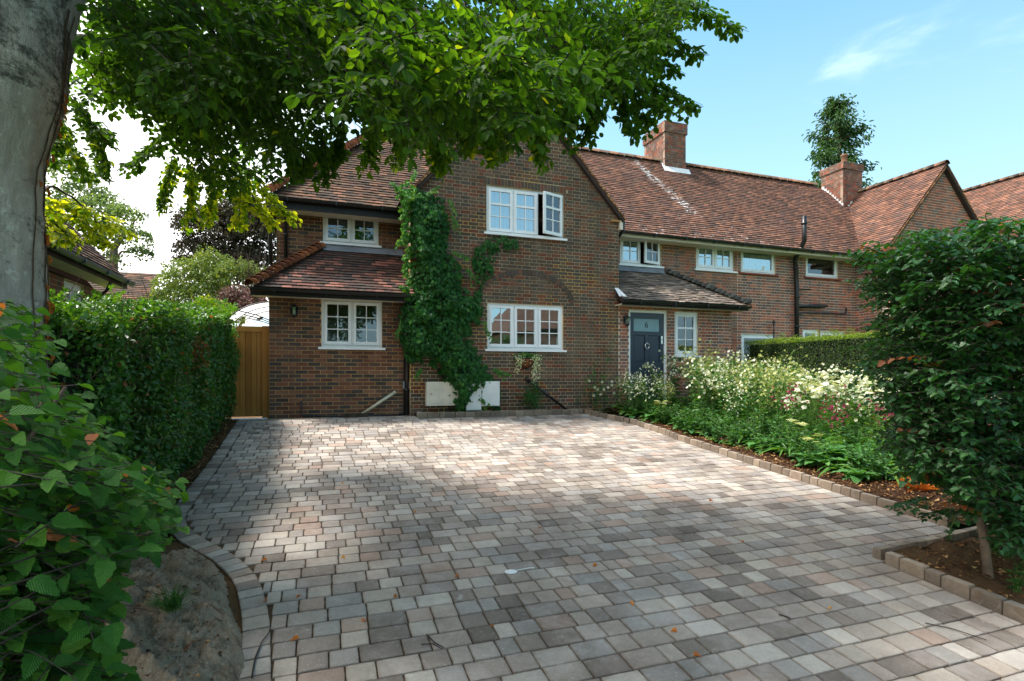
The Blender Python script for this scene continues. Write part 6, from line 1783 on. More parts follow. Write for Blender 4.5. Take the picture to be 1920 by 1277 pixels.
# massed planting, thick in the middle of the bed, lower at the kerb
def fill(lst, n, x0, x1, y0, y1, s0, s1, mind=.22, cond=None, pool=[]):
    k = 0; tries = 0
    while k < n and tries < 6000:
        tries += 1
        x, y = rnd.uniform(x0, x1), rnd.uniform(y0, y1)
        if cond and not cond(x, y): continue
        if any((x - a) ** 2 + (y - b) ** 2 < mind ** 2 for a, b in pool): continue
        pool.append((x, y)); put(rnd.choice(lst), x, y, rnd.uniform(s0, s1)); k += 1
fill(tob, 34, 6.5, 9.6, 7.6, 10.4, .8, 1.08, .26)
fill(tob, 10, 5.95, 6.8, 9.2, 10.5, .6, .8, .26)
fill([cre], 14, 7.2, 9.9, 7.2, 10.2, .85, 1.08, .24)
fill(tob, 12, 7.4, 10.0, 5.6, 7.6, .7, .95, .26)
fill([umb], 20, 7.2, 9.6, 4.9, 7.4, .75, 1.1, .24)
fill([crm], 22, 7.0, 9.8, 4.4, 6.9, .75, 1.05, .24)
fill([glo], 7, 9.2, 10.1, 6.4, 8.6, .9, 1.1, .26)
fill([pur], 9, 8.6, 10.1, 4.6, 6.6, .85, 1.05, .26)
fill([lil], 30, 6.5, 10.0, 4.6, 10.2, .7, 1.1, .22)
fill([lil], 26, 6.12, 6.7, 7.0, 10.2, .5, .8, .17)
fill([lil, stp, com], 22, 6.35, 7.2, 4.8, 7.6, .5, .85, .2)
fill(tob, 9, 6.6, 7.5, 6.0, 8.6, .55, .8, .26)
fill([crm, umb, lil], 20, 8.6, 11.6, 3.7, 5.2, .8, 1.1, .26)
fill(tob + [lil], 8, 8.4, 10.0, 3.7, 5.4, .6, .8, .26)
for (px, py, rt, sc) in [(1290,798,com,.6),(1420,838,com,.5),(1550,865,com,.7),(1600,880,com,.6),(1480,850,stp,.6),(1400,825,stp,.6),(1215,782,com,.55),(1340,815,lil,.7),(1510,860,lil,.8),(1640,890,lil,.7),(1640,868,com,.95),(1600,850,stp,1.0),(1670,850,stp,1.05),(1570,838,lil,.8),(1345,805,com,.62),(1240,790,sed,.9),(1395,812,sil,1.05),(1430,822,sil,.9),(1455,842,com,.55),(1500,850,sed,1.0),(1520,872,sed,.9),(1480,828,lil,.7),(1700,880,com,.8),(1560,868,lil,.6),(1735,880,lil,.8),(1300,795,lil,.6),(1190,785,lil,.6),(1150,775,lil,.55),(1270,788,lil,.7),(1610,878,lil,.5),(1530,830,stp,.7),(1780,905,lil,.8)]:
    g_ = on_ground(px, py + 8, .06); put(rt, max(6.2, g_.x), g_.y, sc * (1.4 if rt in (com, stp) else 1))
for (px, py) in [(1222,700),(1190,715),(1232,690)]:
    p = on_y(px, 760, 10.0); put(pnk, p.x, 10.0, 1.1)
for o_ in list(bpy.data.objects):
    if 'base_label' in o_: del o_['base_label']
# withered orange plant
wth = plant_thing('withered_plant', 'dried-up orange plant lying on the mulch near the corner of the kerbs', 'plant', None)
g_ = on_ground(1712, 925, .06)
for i in range(34):
    a = rnd.uniform(0, 2 * pi); M = leaf_matrices(np.array([(cos(a) * .05, sin(a) * .05, .02)]), np.array([(cos(a), sin(a), rnd.uniform(.2, 2.4))]), np.array([(-cos(a), -sin(a), .8)]), np.array([rnd.uniform(.14, .27)]))[0]
    if i == 0: wme = mesh_np('leaf', *[(lambda q: q)(x) for x in (leaf_rich(.26, 6, .5, .2, .0, .02, 3)[0], leaf_rich(.26, 6, .5, .2, .0, .02, 3)[1])], M_LEAF_DRY, None, leaf_rich(.26, 6, .5, .2, .0, .02, 3)[2], True)
    o = link('leaf', wme, wth, None, Matrix(M.tolist())); o['tint'] = rnd.random()
wth.location = (g_.x, g_.y, g_.z)
# seedlings in the corner bed
sd = grow(plant_thing('seedling', 'small weedy green seedling in the bare soil of the corner bed', 'plant', 'weedy seedlings in the corner bed'), 230, .2, 7, .14, [leaf6(.6), leaf6(.7)], M_LEAF_PLANT, .055, 9, [tube_flower()], M_CREAMFL, .0001, 0, .002, 0, tint=.35)
for (px, py) in [(1885,1050),(1860,1040),(1900,1010),(1915,1075),(1875,1000),(1905,1110),(1890,1020),(1912,1040)]:
    q = on_ground(px, py, .05); c_ = q
    if sd.name not in used: used.add(sd.name); sd.location = tuple(q)
    else: copy_thing(sd, tuple(q), rnd.uniform(0, 6), rnd.uniform(.6, 1.1))
sh_ = grow(plant_thing('sapling', 'thin arching green sapling leaning over the short kerb by the path', 'plant', None), 240, .4, 4, .3, [leaf6(.6)], M_LEAF_PLANT, .05, 14, [tube_flower()], M_CREAMFL, .0001, 0, .003, 0, tint=.25)
q = on_ground(1772, 1015, .04); sh_.location = tuple(q)
# climbing rose on canes by the porch
ros = thing('climbing_rose', 'white climbing rose on thin canes between the gable window and the navy door', 'climber', (5.75, 10.75, 1.1))
cn = MB()
for px, y0, y1 in ((1110, 636, 770), (1129, 636, 770), (1100, 706, 770), (1122, 690, 770)): cn.tube([on_y(px, y0, GY - .03), on_y(px + 1, y1, GY - .1)], .005, 5)
cn.build('cane', M_CANE, ros)
P, D, N, S = [], [], [], []
for (x, y, rx, ry, k) in ((1120,720,12,18,60),(1112,690,6,10,12),(1140,650,5,8,8),(1128,740,22,20,70),(1095,740,8,10,10),(1150,770,18,14,40),(1142,672,6,6,8)):
    for _ in range(k): P.append(tuple(on_y(rnd.gauss(x, rx), rnd.gauss(y, ry * .8), GY - rnd.uniform(.04, .2)))); D.append((rnd.gauss(0, 1), -.3, rnd.gauss(-.2, .7))); N.append((rnd.gauss(0, .4), -1, .8)); S.append(rnd.uniform(.035, .065))
pieces('leaf', 'foliage', [leaf6(.6)], M_LEAF_PLANT, leaf_matrices(np.array(P), np.array(D), np.array(N), np.array(S)), [0] * len(P), rng.uniform(0, .7, len(P)), ros, top=60)
P = [tuple(on_y(x, y, GY - .2)) for x, y in ((1104,715),(1128,717),(1114,727),(1119,731),(1131,731),(1146,723),(1146,716),(1125,740),(1139,727),(1150,738),(1112,742))]
pieces('flower', 'flowers', [ball(40, 3)], M_WHITEFL, leaf_matrices(np.array(P), np.tile([0, -1, .2], (len(P), 1)), np.tile([0, .2, 1.], (len(P), 1)), np.full(len(P), .06)), [0] * len(P), rng.random(len(P)), ros, top=20)
st = MB()
for x0, x1, y1 in ((1120, 1112, 688), (1125, 1140, 650), (1118, 1098, 735), (1130, 1148, 735)): st.tube([on_y(x0, 772, GY - .1), on_y((x0 + x1) / 2 + 4, (772 + y1) / 2, GY - .12), on_y(x1, y1, GY - .06)], [.006, .004, .002], 5)
st.build('stem', M_STEM, ros)
# shrub under the hanging basket
sb = thing('small_shrub', 'small dark green shrub against the gable wall below the hanging basket', 'shrub', (4.2, 10.7, 1.1))
P, D, N, S = [], [], [], []
for _ in range(520):
    x, y = rnd.gauss(998, 9), rnd.gauss(746, 12)
    if y > 770: continue
    P.append(tuple(on_y(x, y, GY - rnd.uniform(.04, .28)))); D.append((rnd.gauss(0, .8), rnd.gauss(-.3, .4), rnd.gauss(0, .7))); N.append((rnd.gauss(0, .4), -1, .8)); S.append(rnd.uniform(.03, .06))
pieces('leaf', 'foliage', [leaf6(.4)], M_LEAF_IVY, leaf_matrices(np.array(P), np.array(D), np.array(N), np.array(S)), [0] * len(P), rng.uniform(0, .8, len(P)), sb, top=60)
MB().tube([on_y(998, 772, GY - .15), on_y(1000, 740, GY - .12)], .008, 6).build('stem', M_TWIG, sb)
# grass tuft on the root
gt = thing('grass_tuft', 'dark green tuft of grass growing on the tree root', 'grass', (0, 0, 0))
q = on_ground(322, 1135, .27); gb = []
for i in range(150):
    a = rnd.uniform(0, 2 * pi); gb.append(leaf_matrices(np.array([(q.x + rnd.gauss(0, .022), q.y + rnd.gauss(0, .022), q.z - .03)]), np.array([(cos(a), sin(a), rnd.uniform(.8, 3.5))]), np.array([(-cos(a), -sin(a), .5)]), np.array([rnd.uniform(.07, .16)]))[0])
pieces('blade', 'blades', [leaf_rich(.035, 4, .3, .35, 0, 0, 4, .9)], M_LEAF_HEDGE, gb, [0] * len(gb), rng.uniform(.1, .7, len(gb)), gt, top=40)

# ================================================================== TREES AND SHRUBS BEYOND
def crown_tree(name, label, cat, base, trunk, blobs, n, mat, s0, s1, tint, bark, tw=.22, gap=.0, group=None, limbs=()):
    t = thing(name, label, cat, base, group)
    if trunk: 
        MB().tube([Vector(p) for p in trunk[0]], trunk[1], 8).build('trunk', bark, t, True)
    lb_ = MB(); 
    for a, b, r in limbs: 
        a, b = Vector(a), Vector(b); lb_.tube([a, (a + b) / 2 + Vector((rnd.uniform(-.2, .2), 0, .2)), b], [r, r * .7, r * .3], 6)
    if limbs: lb_.build('branch', bark, t, True)
    P, N = [], []
    w = np.array([b[3] * b[4] * b[5] for b in blobs]) ** .67; w = w / w.sum()
    for b, ww in zip(blobs, w):
        m = int(n * ww); d = rng.normal(0, 1, (m, 3)); d = unit(d)
        d[:, 2] = np.where(d[:, 2] < -.35, -d[:, 2] * .6, d[:, 2])
        rr = 1 - np.abs(rng.normal(0, .18, m))
        p = np.array(b[:3]) + d * rr[:, None] * np.array(b[3:6])
        nn = np.array([mn.fractal(Vector(q * (1.2 / max(.6, b[3] * .5))), 1.0, 2.0, 3) for q in p])
        p += d * (nn * .35)[:, None] * b[3]
        if gap: kp = nn > -gap; p, d = p[kp], d[kp]
        P.append(p); N.append(d)
    P = np.concatenate(P); N = np.concatenate(N); m = len(P)
    D = unit(rng.normal(0, 1, (m, 3)) + np.array([0, 0, -.4])); NN = unit(N + rng.normal(0, .5, (m, 3)) + np.array([0, 0, .4]))
    pieces('leaf', 'crown', [leaf6(.7, .25), leaf4(.9, .3)], mat, leaf_matrices(P, D, NN, rng.uniform(s0, s1, m)), rng.integers(0, 2, m), np.clip(rng.normal(tint, tw, m), 0, 1), t, top=0)
    return t
M_LT_PALE = leaf_mat('pale_tree_leaf', [(0, C(62,84,60)), (.5, C(92,116,80)), (1, C(132,150,104))], .35, .6, .3)
M_LT_DARK = leaf_mat('copper_leaf', [(0, C(44,38,38)), (.5, C(70,60,54)), (1, C(92,98,66))], .25, .6, .3, tr_gain=.8)
M_LT_SHRUB = leaf_mat('shrub_leaf', [(0, C(80,104,56)), (.5, C(108,132,72)), (1, C(150,158,84))], .3, .6, .3, tr_gain=1.0)
M_LT_PURP = leaf_mat('purple_leaf', [(0, C(104,72,78)), (.6, C(140,106,108)), (1, C(150,144,110))], .08, .7, .2, tr_gain=.8)
M_LT_CON = leaf_mat('cypress_leaf', [(0, C(34,62,40)), (.5, C(54,88,52)), (1, C(84,116,60))], .2, .6, .3)
B = lambda x, y, d: tuple(at_depth(x, y, d))
def blob(x, y, d, r, ry=None, rz=None): 
    p = B(x, y, d); return (p[0], p[1], p[2], r, ry or r, rz or r * .8)
crown_tree('tree', 'open airy pale green tree rising behind the bungalow roof', 'tree', B(215, 640, 24)[:2] + (1.0,), ([B(215, 690, 24), B(212, 520, 24), B(214, 465, 24), B(238, 430, 24)], [.25, .2, .15, .06]),
           [blob(235, 410, 24, .85), blob(200, 450, 24, .8), blob(255, 450, 24, .7), blob(185, 400, 24, .9), blob(215, 490, 24, .6), blob(262, 478, 24, .5)], 5200, M_LT_PALE, .07, .15, .5, M_BARK_PALE, gap=.05,
           limbs=[(B(214, 470, 24), B(250, 425, 24), .09), (B(214, 470, 24), B(185, 420, 24), .08), (B(213, 490, 24), B(240, 470, 24), .06), (B(240, 440, 24), B(262, 405, 24), .05)])
crown_tree('tree', 'larger hazy green tree at far left behind the yellow beech sprays', 'tree', B(120, 640, 30)[:2] + (1.0,), ([B(130, 690, 30), B(130, 420, 30)], [.4, .2]),
           [blob(120, 330, 30, 1.7), blob(160, 375, 30, 1.4), blob(110, 400, 30, 1.6), blob(195, 385, 30, 1.0), blob(95, 290, 30, 1.2), blob(225, 410, 30, .7)], 7000, M_LT_PALE, .09, .19, .5, M_BARK_PALE, gap=.12)
crown_tree('copper_beech', 'dark copper-leaved tree behind the light shrubs at the house corner', 'tree', B(420, 650, 22)[:2] + (1.0,), ([B(420, 690, 22), B(420, 480, 22)], [.3, .2]),
           [blob(400, 430, 22, 1.3), blob(460, 440, 22, 1.3), blob(370, 470, 22, .9), blob(430, 490, 22, 1.3), blob(500, 440, 22, 1.4), blob(360, 420, 22, .7), blob(450, 400, 22, 1.1), blob(480, 500, 22, 1.2), blob(345, 490, 22, .4)], 26000, M_LT_DARK, .06, .13, .5, M_BARK_DARK, gap=.35)
crown_tree('shrub', 'broad light green sunlit shrub between the bungalow and the house', 'shrub', B(380, 650, 16.5)[:2] + (1.0,), ([B(385, 690, 16.5), B(385, 580, 16.5)], [.08, .05]),
           [blob(350, 530, 16.5, .85), blob(400, 510, 16.5, .8), blob(440, 525, 16.5, .9), blob(320, 560, 16.5, .7), blob(480, 525, 16.5, .55), blob(380, 560, 16.5, .9), blob(300, 575, 16.5, .5), blob(430, 580, 16.5, .9)], 14000, M_LT_SHRUB, .045, .09, .55, M_BARK_PALE)
crown_tree('shrub', 'purple-pink leaved shrub above the glass awning beside the gate', 'shrub', B(450, 650, 14.5)[:2] + (1.0,), ([B(450, 690, 14.5), B(450, 580, 14.5)], [.06, .03]),
           [blob(440, 560, 14.5, .42), blob(470, 570, 14.5, .4), blob(425, 575, 14.5, .35), blob(460, 590, 14.5, .45), blob(490, 575, 14.5, .3)], 5000, M_LT_PURP, .04, .075, .5, M_BARK_PALE)
crown_tree('shrub', 'yellow-leaved bush glowing at the far end of the tall hedge', 'shrub', B(415, 650, 12.2)[:2] + (1.0,), ([B(415, 690, 12.2), B(415, 600, 12.2)], [.04, .03]),
           [blob(410, 585, 12.2, .3), blob(385, 575, 12.2, .28), blob(430, 600, 12.2, .3)], 2200, M_LEAF_PRIVET, .035, .06, .9, M_BARK_PALE)
sk = MB()
wsk = thing('bare_shrub', 'spindly bare reddish twigs sticking up behind the light shrub', 'shrub', B(470, 640, 16)[:2] + (1.0,))
for _ in range(40):
    x = rnd.uniform(430, 500); a = Vector(B(x, 560, 16)); b = Vector(B(x + rnd.uniform(-12, 12), rnd.uniform(455, 520), 16)); sk.tube([a, (a + b) / 2 + Vector((rnd.uniform(-.05, .05), 0, 0)), b], [.012, .008, .003], 4, cap=False)
sk.build('twig', M_TWIG, wsk)
# conifer behind the second chimney
cf = thing('conifer', 'tall shaggy conifer standing against the sky behind the second chimney', 'tree', B(1585, 690, 27)[:2] + (1.0,))
c0 = Vector(B(1588, 690, 27)); c1 = Vector(B(1570, 186, 27))
MB().tube([c0, c0.lerp(c1, .5) + Vector((.1, 0, 0)), c1], [.28, .16, .03], 8).build('trunk', M_BARK_PALE, cf, True)
P, D, N = [], [], []; bm_ = MB()
for i in range(270):
    f = rnd.uniform(.12, .99) if i > 8 else .95 + .005 * i; p = c0.lerp(c1, f); a = rnd.uniform(0, 2 * pi)
    wmax = (1.75 - .9 * max(0, (f - .55) / .45)) * (1 - max(0, (f - .9) / .1) * .65)
    L = wmax * rnd.uniform(.55, 1.1); dr = Vector((cos(a), sin(a), rnd.uniform(.05, .55)))
    q = p + dr * L; bm_.tube([p, p.lerp(q, .5) + Vector((0, 0, -.08)), q], [.035, .02, .006], 4, cap=False)
    for k in range(int(60 * L) + 12):
        s = rnd.random() ** .6; c_ = p.lerp(q, s) + Vector((rnd.gauss(0, .13), rnd.gauss(0, .13), rnd.gauss(-.06, .13)))
        P.append(tuple(c_)); D.append(tuple((dr * .6 + Vector((rnd.gauss(0, .4), rnd.gauss(0, .4), -.7 + rnd.gauss(0, .4)))).normalized())); N.append((rnd.gauss(0, .5), -.5, 1))
bm_.build('branch', M_BARK_PALE, cf)
m = len(P); pieces('leaf', 'crown', [leaf6(.38, .25)], M_LT_CON, leaf_matrices(np.array(P), np.array(D), np.array(N), rng.uniform(.12, .26, m)), [0] * m, np.clip(rng.normal(.5, .25, m), 0, 1), cf, top=0)
# far hills of trees hidden low on the horizon
fw = MB()
# ================================================================== SMALL THINGS
# wooden side gate
gtz0, gtz1 = 1.08, 2.77
gate = thing('side_gate', 'new orange-brown boarded wooden gate between hedge and house', 'gate', (-1.3, 11.1, 1.06))
M_WOOD = palette_mat('gate_wood', [(176,124,60),(166,114,54),(184,132,66),(158,106,50),(172,120,62)], .7, .07, bump=.4, bscale=30, grime=.25)
for i in range(12):
    x = -1.02 - .0945 * (i + 1)
    MB().box((x + .004, 11.10, gtz0 + .03), (x + .092, 11.12, gtz1 - .02), rnd.random()).build('board', M_WOOD, gate)
MB().box((-2.16, 11.122, 1.1), (-1.021, 11.13, 2.7)).build('backing', M_BARK_DARK, gate)
MB().box((-1.02, 11.06, 1.02), (-.902, 11.16, gtz1 + .01), .3).build('post', M_WOOD, gate)
MB().box((-2.30, 11.085, gtz1 - .10), (-1.021, 11.135, gtz1), .5).build('top_rail', M_WOOD, gate)
MB().box((-2.2, 11.0, 1.045), (-.93, 11.06, 1.075)).build('threshold', M_UPVC, gate)
# lanterns
def lantern(label, x, z, y=GY, s=1.0):
    t = thing('wall_lantern', label, 'lantern', (x, y, z))
    b = MB(); yc = y - .13 * s
    b.box((x - .03 * s, y - .012, z - .02), (x + .03 * s, y - .0005, z + .16 * s)); b.tube([(x, y - .01, z + .10 * s), (x, y - .07 * s, z + .17 * s), (x, yc, z + .15 * s)], .008 * s, 6); b.build('bracket', M_IRON, t)
    MB().lathe((x, yc, z), [(.0, .165 * s), (.02 * s, .16 * s), (.03 * s, .13 * s), (.085 * s, .105 * s), (.088 * s, .09 * s), (.0, .09 * s)], 6).build('cap', M_IRON, t)
    MB().lathe((x, yc, z), [(.0, -.145 * s), (.012 * s, -.14 * s), (.012 * s, -.115 * s), (.05 * s, -.09 * s), (.062 * s, -.075 * s), (.062 * s, -.062 * s), (0, -.06 * s)], 6).build('base', M_IRON, t)
    c = MB()
    for k in range(6):
        a = 2 * pi * k / 6; c.tube([(x + .056 * s * cos(a), yc + .056 * s * sin(a), z - .07 * s), (x + .072 * s * cos(a), yc + .072 * s * sin(a), z + .095 * s)], .005 * s, 4)
    c.build('cage', M_IRON, t)
    MB().lathe((x, yc, z), [(.05 * s, -.06 * s), (.066 * s, .09 * s)], 6).build('pane', M_GLASS, t)
    MB().lathe((x, yc, z), [(.0, -.05 * s), (.02 * s, -.045 * s), (.022 * s, .03 * s), (.0, .05 * s)], 10).build('bulb', M_CREAM, t, True)
p = on_y(552, 586, LY); lantern('black wall lantern left of the lean-to window', p.x, p.z, LY, .92)
p = on_y(1171, 604, GY); lantern('black wall lantern beside the navy front door', p.x, p.z, GY, .92)
# junction box, waste pipes
bx = on_y(763, 722, LY)
jb = tag(MB().box((bx.x - .085, LY - .07, bx.z - .075), (bx.x + .085, LY - .001, bx.z + .075)).box((bx.x - .075, LY - .078, bx.z - .065), (bx.x + .075, LY - .0705, bx.z + .065)).box((bx.x - .05, LY - .05, bx.z + .076), (bx.x + .05, LY - .01, bx.z + .09)).build('junction_box', M_GREYBOX), 'small grey electrical box on the lean-to wall by the black downpipe', 'box')
tag(MB().tube([on_y(679, 776, LY - .07), on_y(741, 735, LY - .05)], .028, 12).tube([on_y(738, 737, LY - .05), on_y(742, 734.5, LY - .05)], .034, 12).build('waste_pipe', M_PIPE, None, True), 'cream waste pipe slanting down the lean-to wall', 'pipe')
tag(MB().tube([on_y(988, 711, GY - .06), on_y(1062, 768, GY - .10)], .028, 12).tube([on_y(986, 709.5, GY - .06), on_y(992, 714, GY - .06)], .035, 12).build('waste_pipe', M_BLACK, None, True), 'black pipe slanting down the gable wall below the hanging basket', 'pipe')
lp = on_y(565, 780, LY - .04)
tag(MB().tube([on_y(565, 752, LY - .03), on_y(565, 779, LY - .04), on_y(640, 781, LY - .04), on_y(776, 777, LY - .04)], .016, 8).build('cable_conduit', M_BLACK, None, True), 'thin black conduit along the foot of the lean-to wall', 'conduit')
a, b = on_y(644, 783, LY - .1), on_y(690, 780, LY - .1)
tag(MB().box((a.x, LY - .16, 1.05), (b.x, LY - .02, 1.12)).box((a.x + .01, LY - .15, 1.1205), (b.x - .01, LY - .03, 1.128)).build('drain_cover', M_BARK_DARK), 'low brown drain block under the slanting cream pipe', 'drain')
# meter boxes
def meter(label, x0, x1, z0, z1, dep, inset=None, hinges=(), tag_='meter_box', mat=None, lock=None):
    t = thing(tag_, label, 'meter box', ((x0 + x1) / 2, GY - .1, z0))
    mt = mat or M_WHITE
    MB().box((x0, GY - dep, z0), (x1, GY - .001, z1)).build('body', mt, t)
    e = inset or .012
    MB().box((x0 + e, GY - dep - .012, z0 + e), (x1 - e * .6, GY - dep - .001, z1 - e)).build('door', mt, t)
    for (hx, hz_i) in hinges: MB().box((hx - .012, GY - dep - .02, hz_i - .02), (hx + .012, GY - dep - .0125, hz_i + .02)).build('hinge', M_BLACK, t)
    if lock: MB().tube([(lock[0], GY - dep - .012, lock[1]), (lock[0], GY - dep - .02, lock[1])], .012, 8).build('lock', M_IRON, t)
    return t
P2 = lambda x, y: on_y(x, y, GY - .18)
a, b = P2(800, 716), P2(866, 760); meter('large off-white meter box at the left of the creeper foot', a.x, b.x, b.z, a.z, .16, .055, mat=M_OFFWHITE, lock=(P2(809, 739).x, P2(809, 739).z))
a, b = P2(874, 718), P2(902.5, 769); meter('narrow tall white meter box in the middle of the group', a.x, b.x, b.z, a.z, .19, lock=(P2(898, 742).x, P2(898, 742).z))
a, b = P2(903.5, 715), P2(937, 761); h1, h2 = P2(906.5, 726), P2(906.5, 751); meter('square white meter box on the right with two black hinges', a.x, b.x, b.z, a.z, .18, hinges=((h1.x, h1.z), (h2.x, h2.z)))
# hanging basket
bc = on_y(989, 672, GY - .2); hbk = thing('hanging_basket', 'half-round wall basket planted with trailing white-edged leaves under the gable window', 'basket', tuple(bc))
b_ = MB(); n = 14; rows = 7
for i in range(rows + 1):
    t = i / rows * pi / 2; r_ = .22 * cos(t) ; z_ = bc.z - .21 * sin(t)
    for k in range(n + 1):
        a = pi + pi * k / n; b_.v.append((bc.x + r_ * cos(a), GY - .01 + r_ * sin(a) * 1.0, z_))
for i in range(rows):
    for k in range(n): b_.f.append((i*(n+1)+k, i*(n+1)+k+1, (i+1)*(n+1)+k+1, (i+1)*(n+1)+k)); b_.t.append(.5)
b_.build('liner', M_TERRA, hbk, True)
c = MB()
for k in range(0, n + 1, 2):
    a = pi + pi * k / n; pts = [(bc.x + .226 * cos(t) * cos(a), GY - .01 + .226 * cos(t) * sin(a), bc.z - .216 * sin(t)) for t in np.linspace(0, pi / 2, 7)]; c.tube(pts, .005, 4)
c.tube([(bc.x + .226 * cos(pi + pi * k / 14), GY - .01 + .226 * sin(pi + pi * k / 14), bc.z) for k in range(15)], .007, 5); c.build('frame', M_IRON, hbk)
M_VAR = leaf_mat('variegated_leaf', [(0, C(112,140,90)), (.4, C(190,200,160)), (1, C(232,232,208))], .3, .6, .3)
P, D, N, S = [], [], [], []
for (x, y0, y1, k, sp_) in ((970,664,700,60,3),(976,664,690,40,3),(1006,664,712,90,4),(1001,668,722,60,3),(984,664,684,20,3),(1010,664,695,40,3)):
    for _ in range(k): P.append(tuple(on_y(rnd.gauss(x, sp_), rnd.uniform(y0, y1), GY - rnd.uniform(.18, .28)))); D.append((rnd.gauss(0, .6), rnd.gauss(-.3, .3), -.6)); N.append((rnd.gauss(0, .5), -1, .5)); S.append(rnd.uniform(.02, .036))
pieces('leaf', 'trailing_leaves', [leaf6(.7)], M_VAR, leaf_matrices(np.array(P), np.array(D), np.array(N), np.array(S)), [0] * len(P), rng.random(len(P)), hbk, top=0)
P, D, N, S = [], [], [], []
for _ in range(260): P.append((bc.x + rnd.gauss(0, .11), GY - .12 + rnd.gauss(0, .05), bc.z + rnd.uniform(-.02, .09))); D.append((rnd.gauss(0, .8), rnd.gauss(-.4, .5), rnd.uniform(0, 1.2))); N.append((0, -1, .8)); S.append(rnd.uniform(.03, .07))
pieces('leaf', 'top_leaves', [leaf6(.4)], M_LEAF_PLANT, leaf_matrices(np.array(P), np.array(D), np.array(N), np.array(S)), [0] * len(P), rng.uniform(.3, 1, len(P)), hbk, top=0)
# glass awning at the side passage
aw = thing('awning', 'clear curved door awning on black brackets above the wooden gate', 'awning', (-1.4, 13.0, 3.3))
t_ = NT('clear_sheet'); M_SHEET = t_.done((lambda: (lambda ms, a, b: (t_.link(a.outputs[0], ms.inputs[1]), t_.link(b.outputs[0], ms.inputs[2]), ms)[2])(t_.node('ShaderNodeMixShader'), t_.bsdf(srgb(96, 112, 120), .1), t_.node('ShaderNodeBsdfTranslucent')))())
for k in range(3):
    y0 = 12.5 + k * .8; sh = MB(); arc = []
    for j in range(9):
        th = j / 8 * radians(62); arc.append((-.85 - 1.05 * sin(th) * 1.0, 3.42 - k * .0 - .62 * (1 - cos(th)) * 1.15))
    for (x, z) in arc: sh.v += [(x, y0, z), (x, y0 + .78, z)]
    for j in range(8): sh.f.append((2*j, 2*j+1, 2*j+3, 2*j+2)); sh.t.append(.5)
    sh.build('sheet', M_SHEET, aw, True)
    MB().tube([(x, y0, z + .0) for x, z in arc], .014, 6).tube([(-.85, y0, 2.95), (-1.25, y0 + .01, 3.12), (-1.6, y0, 3.2)], .012, 6).build('bracket', M_IRON, aw, True)
MB().tube([(-.95, 12.3, 3.45), (-.95, 12.0, 3.45)], .07, 10).build('downlight', M_CREAM, aw)
# litter: leaves and twigs on the paving
lt = mesh_np('fallen_leaf', *[x for x in (leaf_rich(.6, 5, .5, .3, .04)[0], leaf_rich(.6, 5, .5, .3, .04)[1])], M_LEAF_DRY, None, None, True)
lv = []
spots = [(497,1128),(563,1118),(560,1198),(680,1160),(686,1166),(1180,1130),(1225,806),(737,1118),(920,1175),(1010,990),(860,1080),(640,905),(780,960),(1120,1060),(1390,1015),(1270,1185),(1300,1230),(1560,1140),(640,1045),(500,1050),(1330,940),(960,870)]
for i, (x, y) in enumerate(spots):
    q = on_ground(x, y, .008); o = link('fallen_leaf', lt); s_ = rnd.uniform(.025, .05)
    o.location = q; o.scale = (s_,) * 3; o.rotation_euler = (rnd.uniform(-.3, .3), rnd.uniform(-.3, .3), rnd.uniform(0, 6)); o['tint'] = rnd.random()
    tag(o, 'small curled brown dead leaf lying on the paving', 'leaf', 'dead leaves scattered on the paving')
def stick(label, pts, r):
    q = [on_ground(x, y, .012) for x, y in pts]; tag(MB().tube(q, [r * (1 - .5 * i / len(q)) for i in range(len(q))], 5).build('twig', M_TWIG_DARK), label, 'twig')
stick('forked dark twig on the curved border at the bottom left', [(472,1270),(478,1235),(490,1205),(505,1185),(508,1172)], .005)
stick('short curved dark twig on the near paving', [(800,1190),(815,1205),(832,1214)], .005)
stick('two-pronged dark twig beside the near paving joint', [(790,1208),(812,1207),(828,1216)], .004)
stick('small dark twig lying right of the middle of the near paving', [(1460,1152),(1475,1156),(1483,1160)], .005)
stick('thin twig on the paving below the bed', [(1735,1168),(1790,1180),(1850,1200)], .004)
sd_ = MB()
q = on_ground(958, 1072, .004)
tag(MB().lathe((q.x, q.y, q.z), [(.0, .004), (.03, .006), (.05, .001)], 9).tube([(q.x + .03, q.y, q.z + .004), (q.x + .16, q.y + .02, q.z + .004), (q.x + .2, q.y + .01, q.z + .004)], .004, 5).build('bird_dropping', M_WHITE), 'white splash of bird dropping on the middle of the paving', 'splash')
# mulch chips and leaf litter (nobody could count them)
P, D, N, S = [], [], [], []
def litter(n, fx, s0, s1):
    for _ in range(n):
        x, y, z = fx(); P.append((x, y, z)); a = rnd.uniform(0, 6.28); D.append((cos(a), sin(a), rnd.uniform(-.15, .25))); N.append((rnd.uniform(-.4, .4), rnd.uniform(-.4, .4), 1)); S.append(rnd.uniform(s0, s1))
litter(5200, lambda: (lambda x, y: (x, y, G(y) + .085 + min(.08, (x - 5.97) * .06) + bumpy(x, y)))(5.99 + abs(rnd.gauss(0, .6)), rnd.uniform(3.6, 10.2)), .015, .05)
litter(2600, lambda: (lambda x, y: (x, y, G(y) + .06 + bumpy(x, y, 4, .035)))(rnd.uniform(4.6, 7), rnd.uniform(.8, 3.3)), .015, .05)
litter(1500, lambda: (lambda x, y: (x, y, G(y) + .012))(rnd.gauss(-1.47, .05), rnd.uniform(5.6, 10.8)), .015, .045)
litter(700, lambda: (lambda x, y: (x, y, mound_z(x, y) + .006))(rnd.uniform(-1.6, -.48), rnd.uniform(2.6, 4.8)), .012, .035)
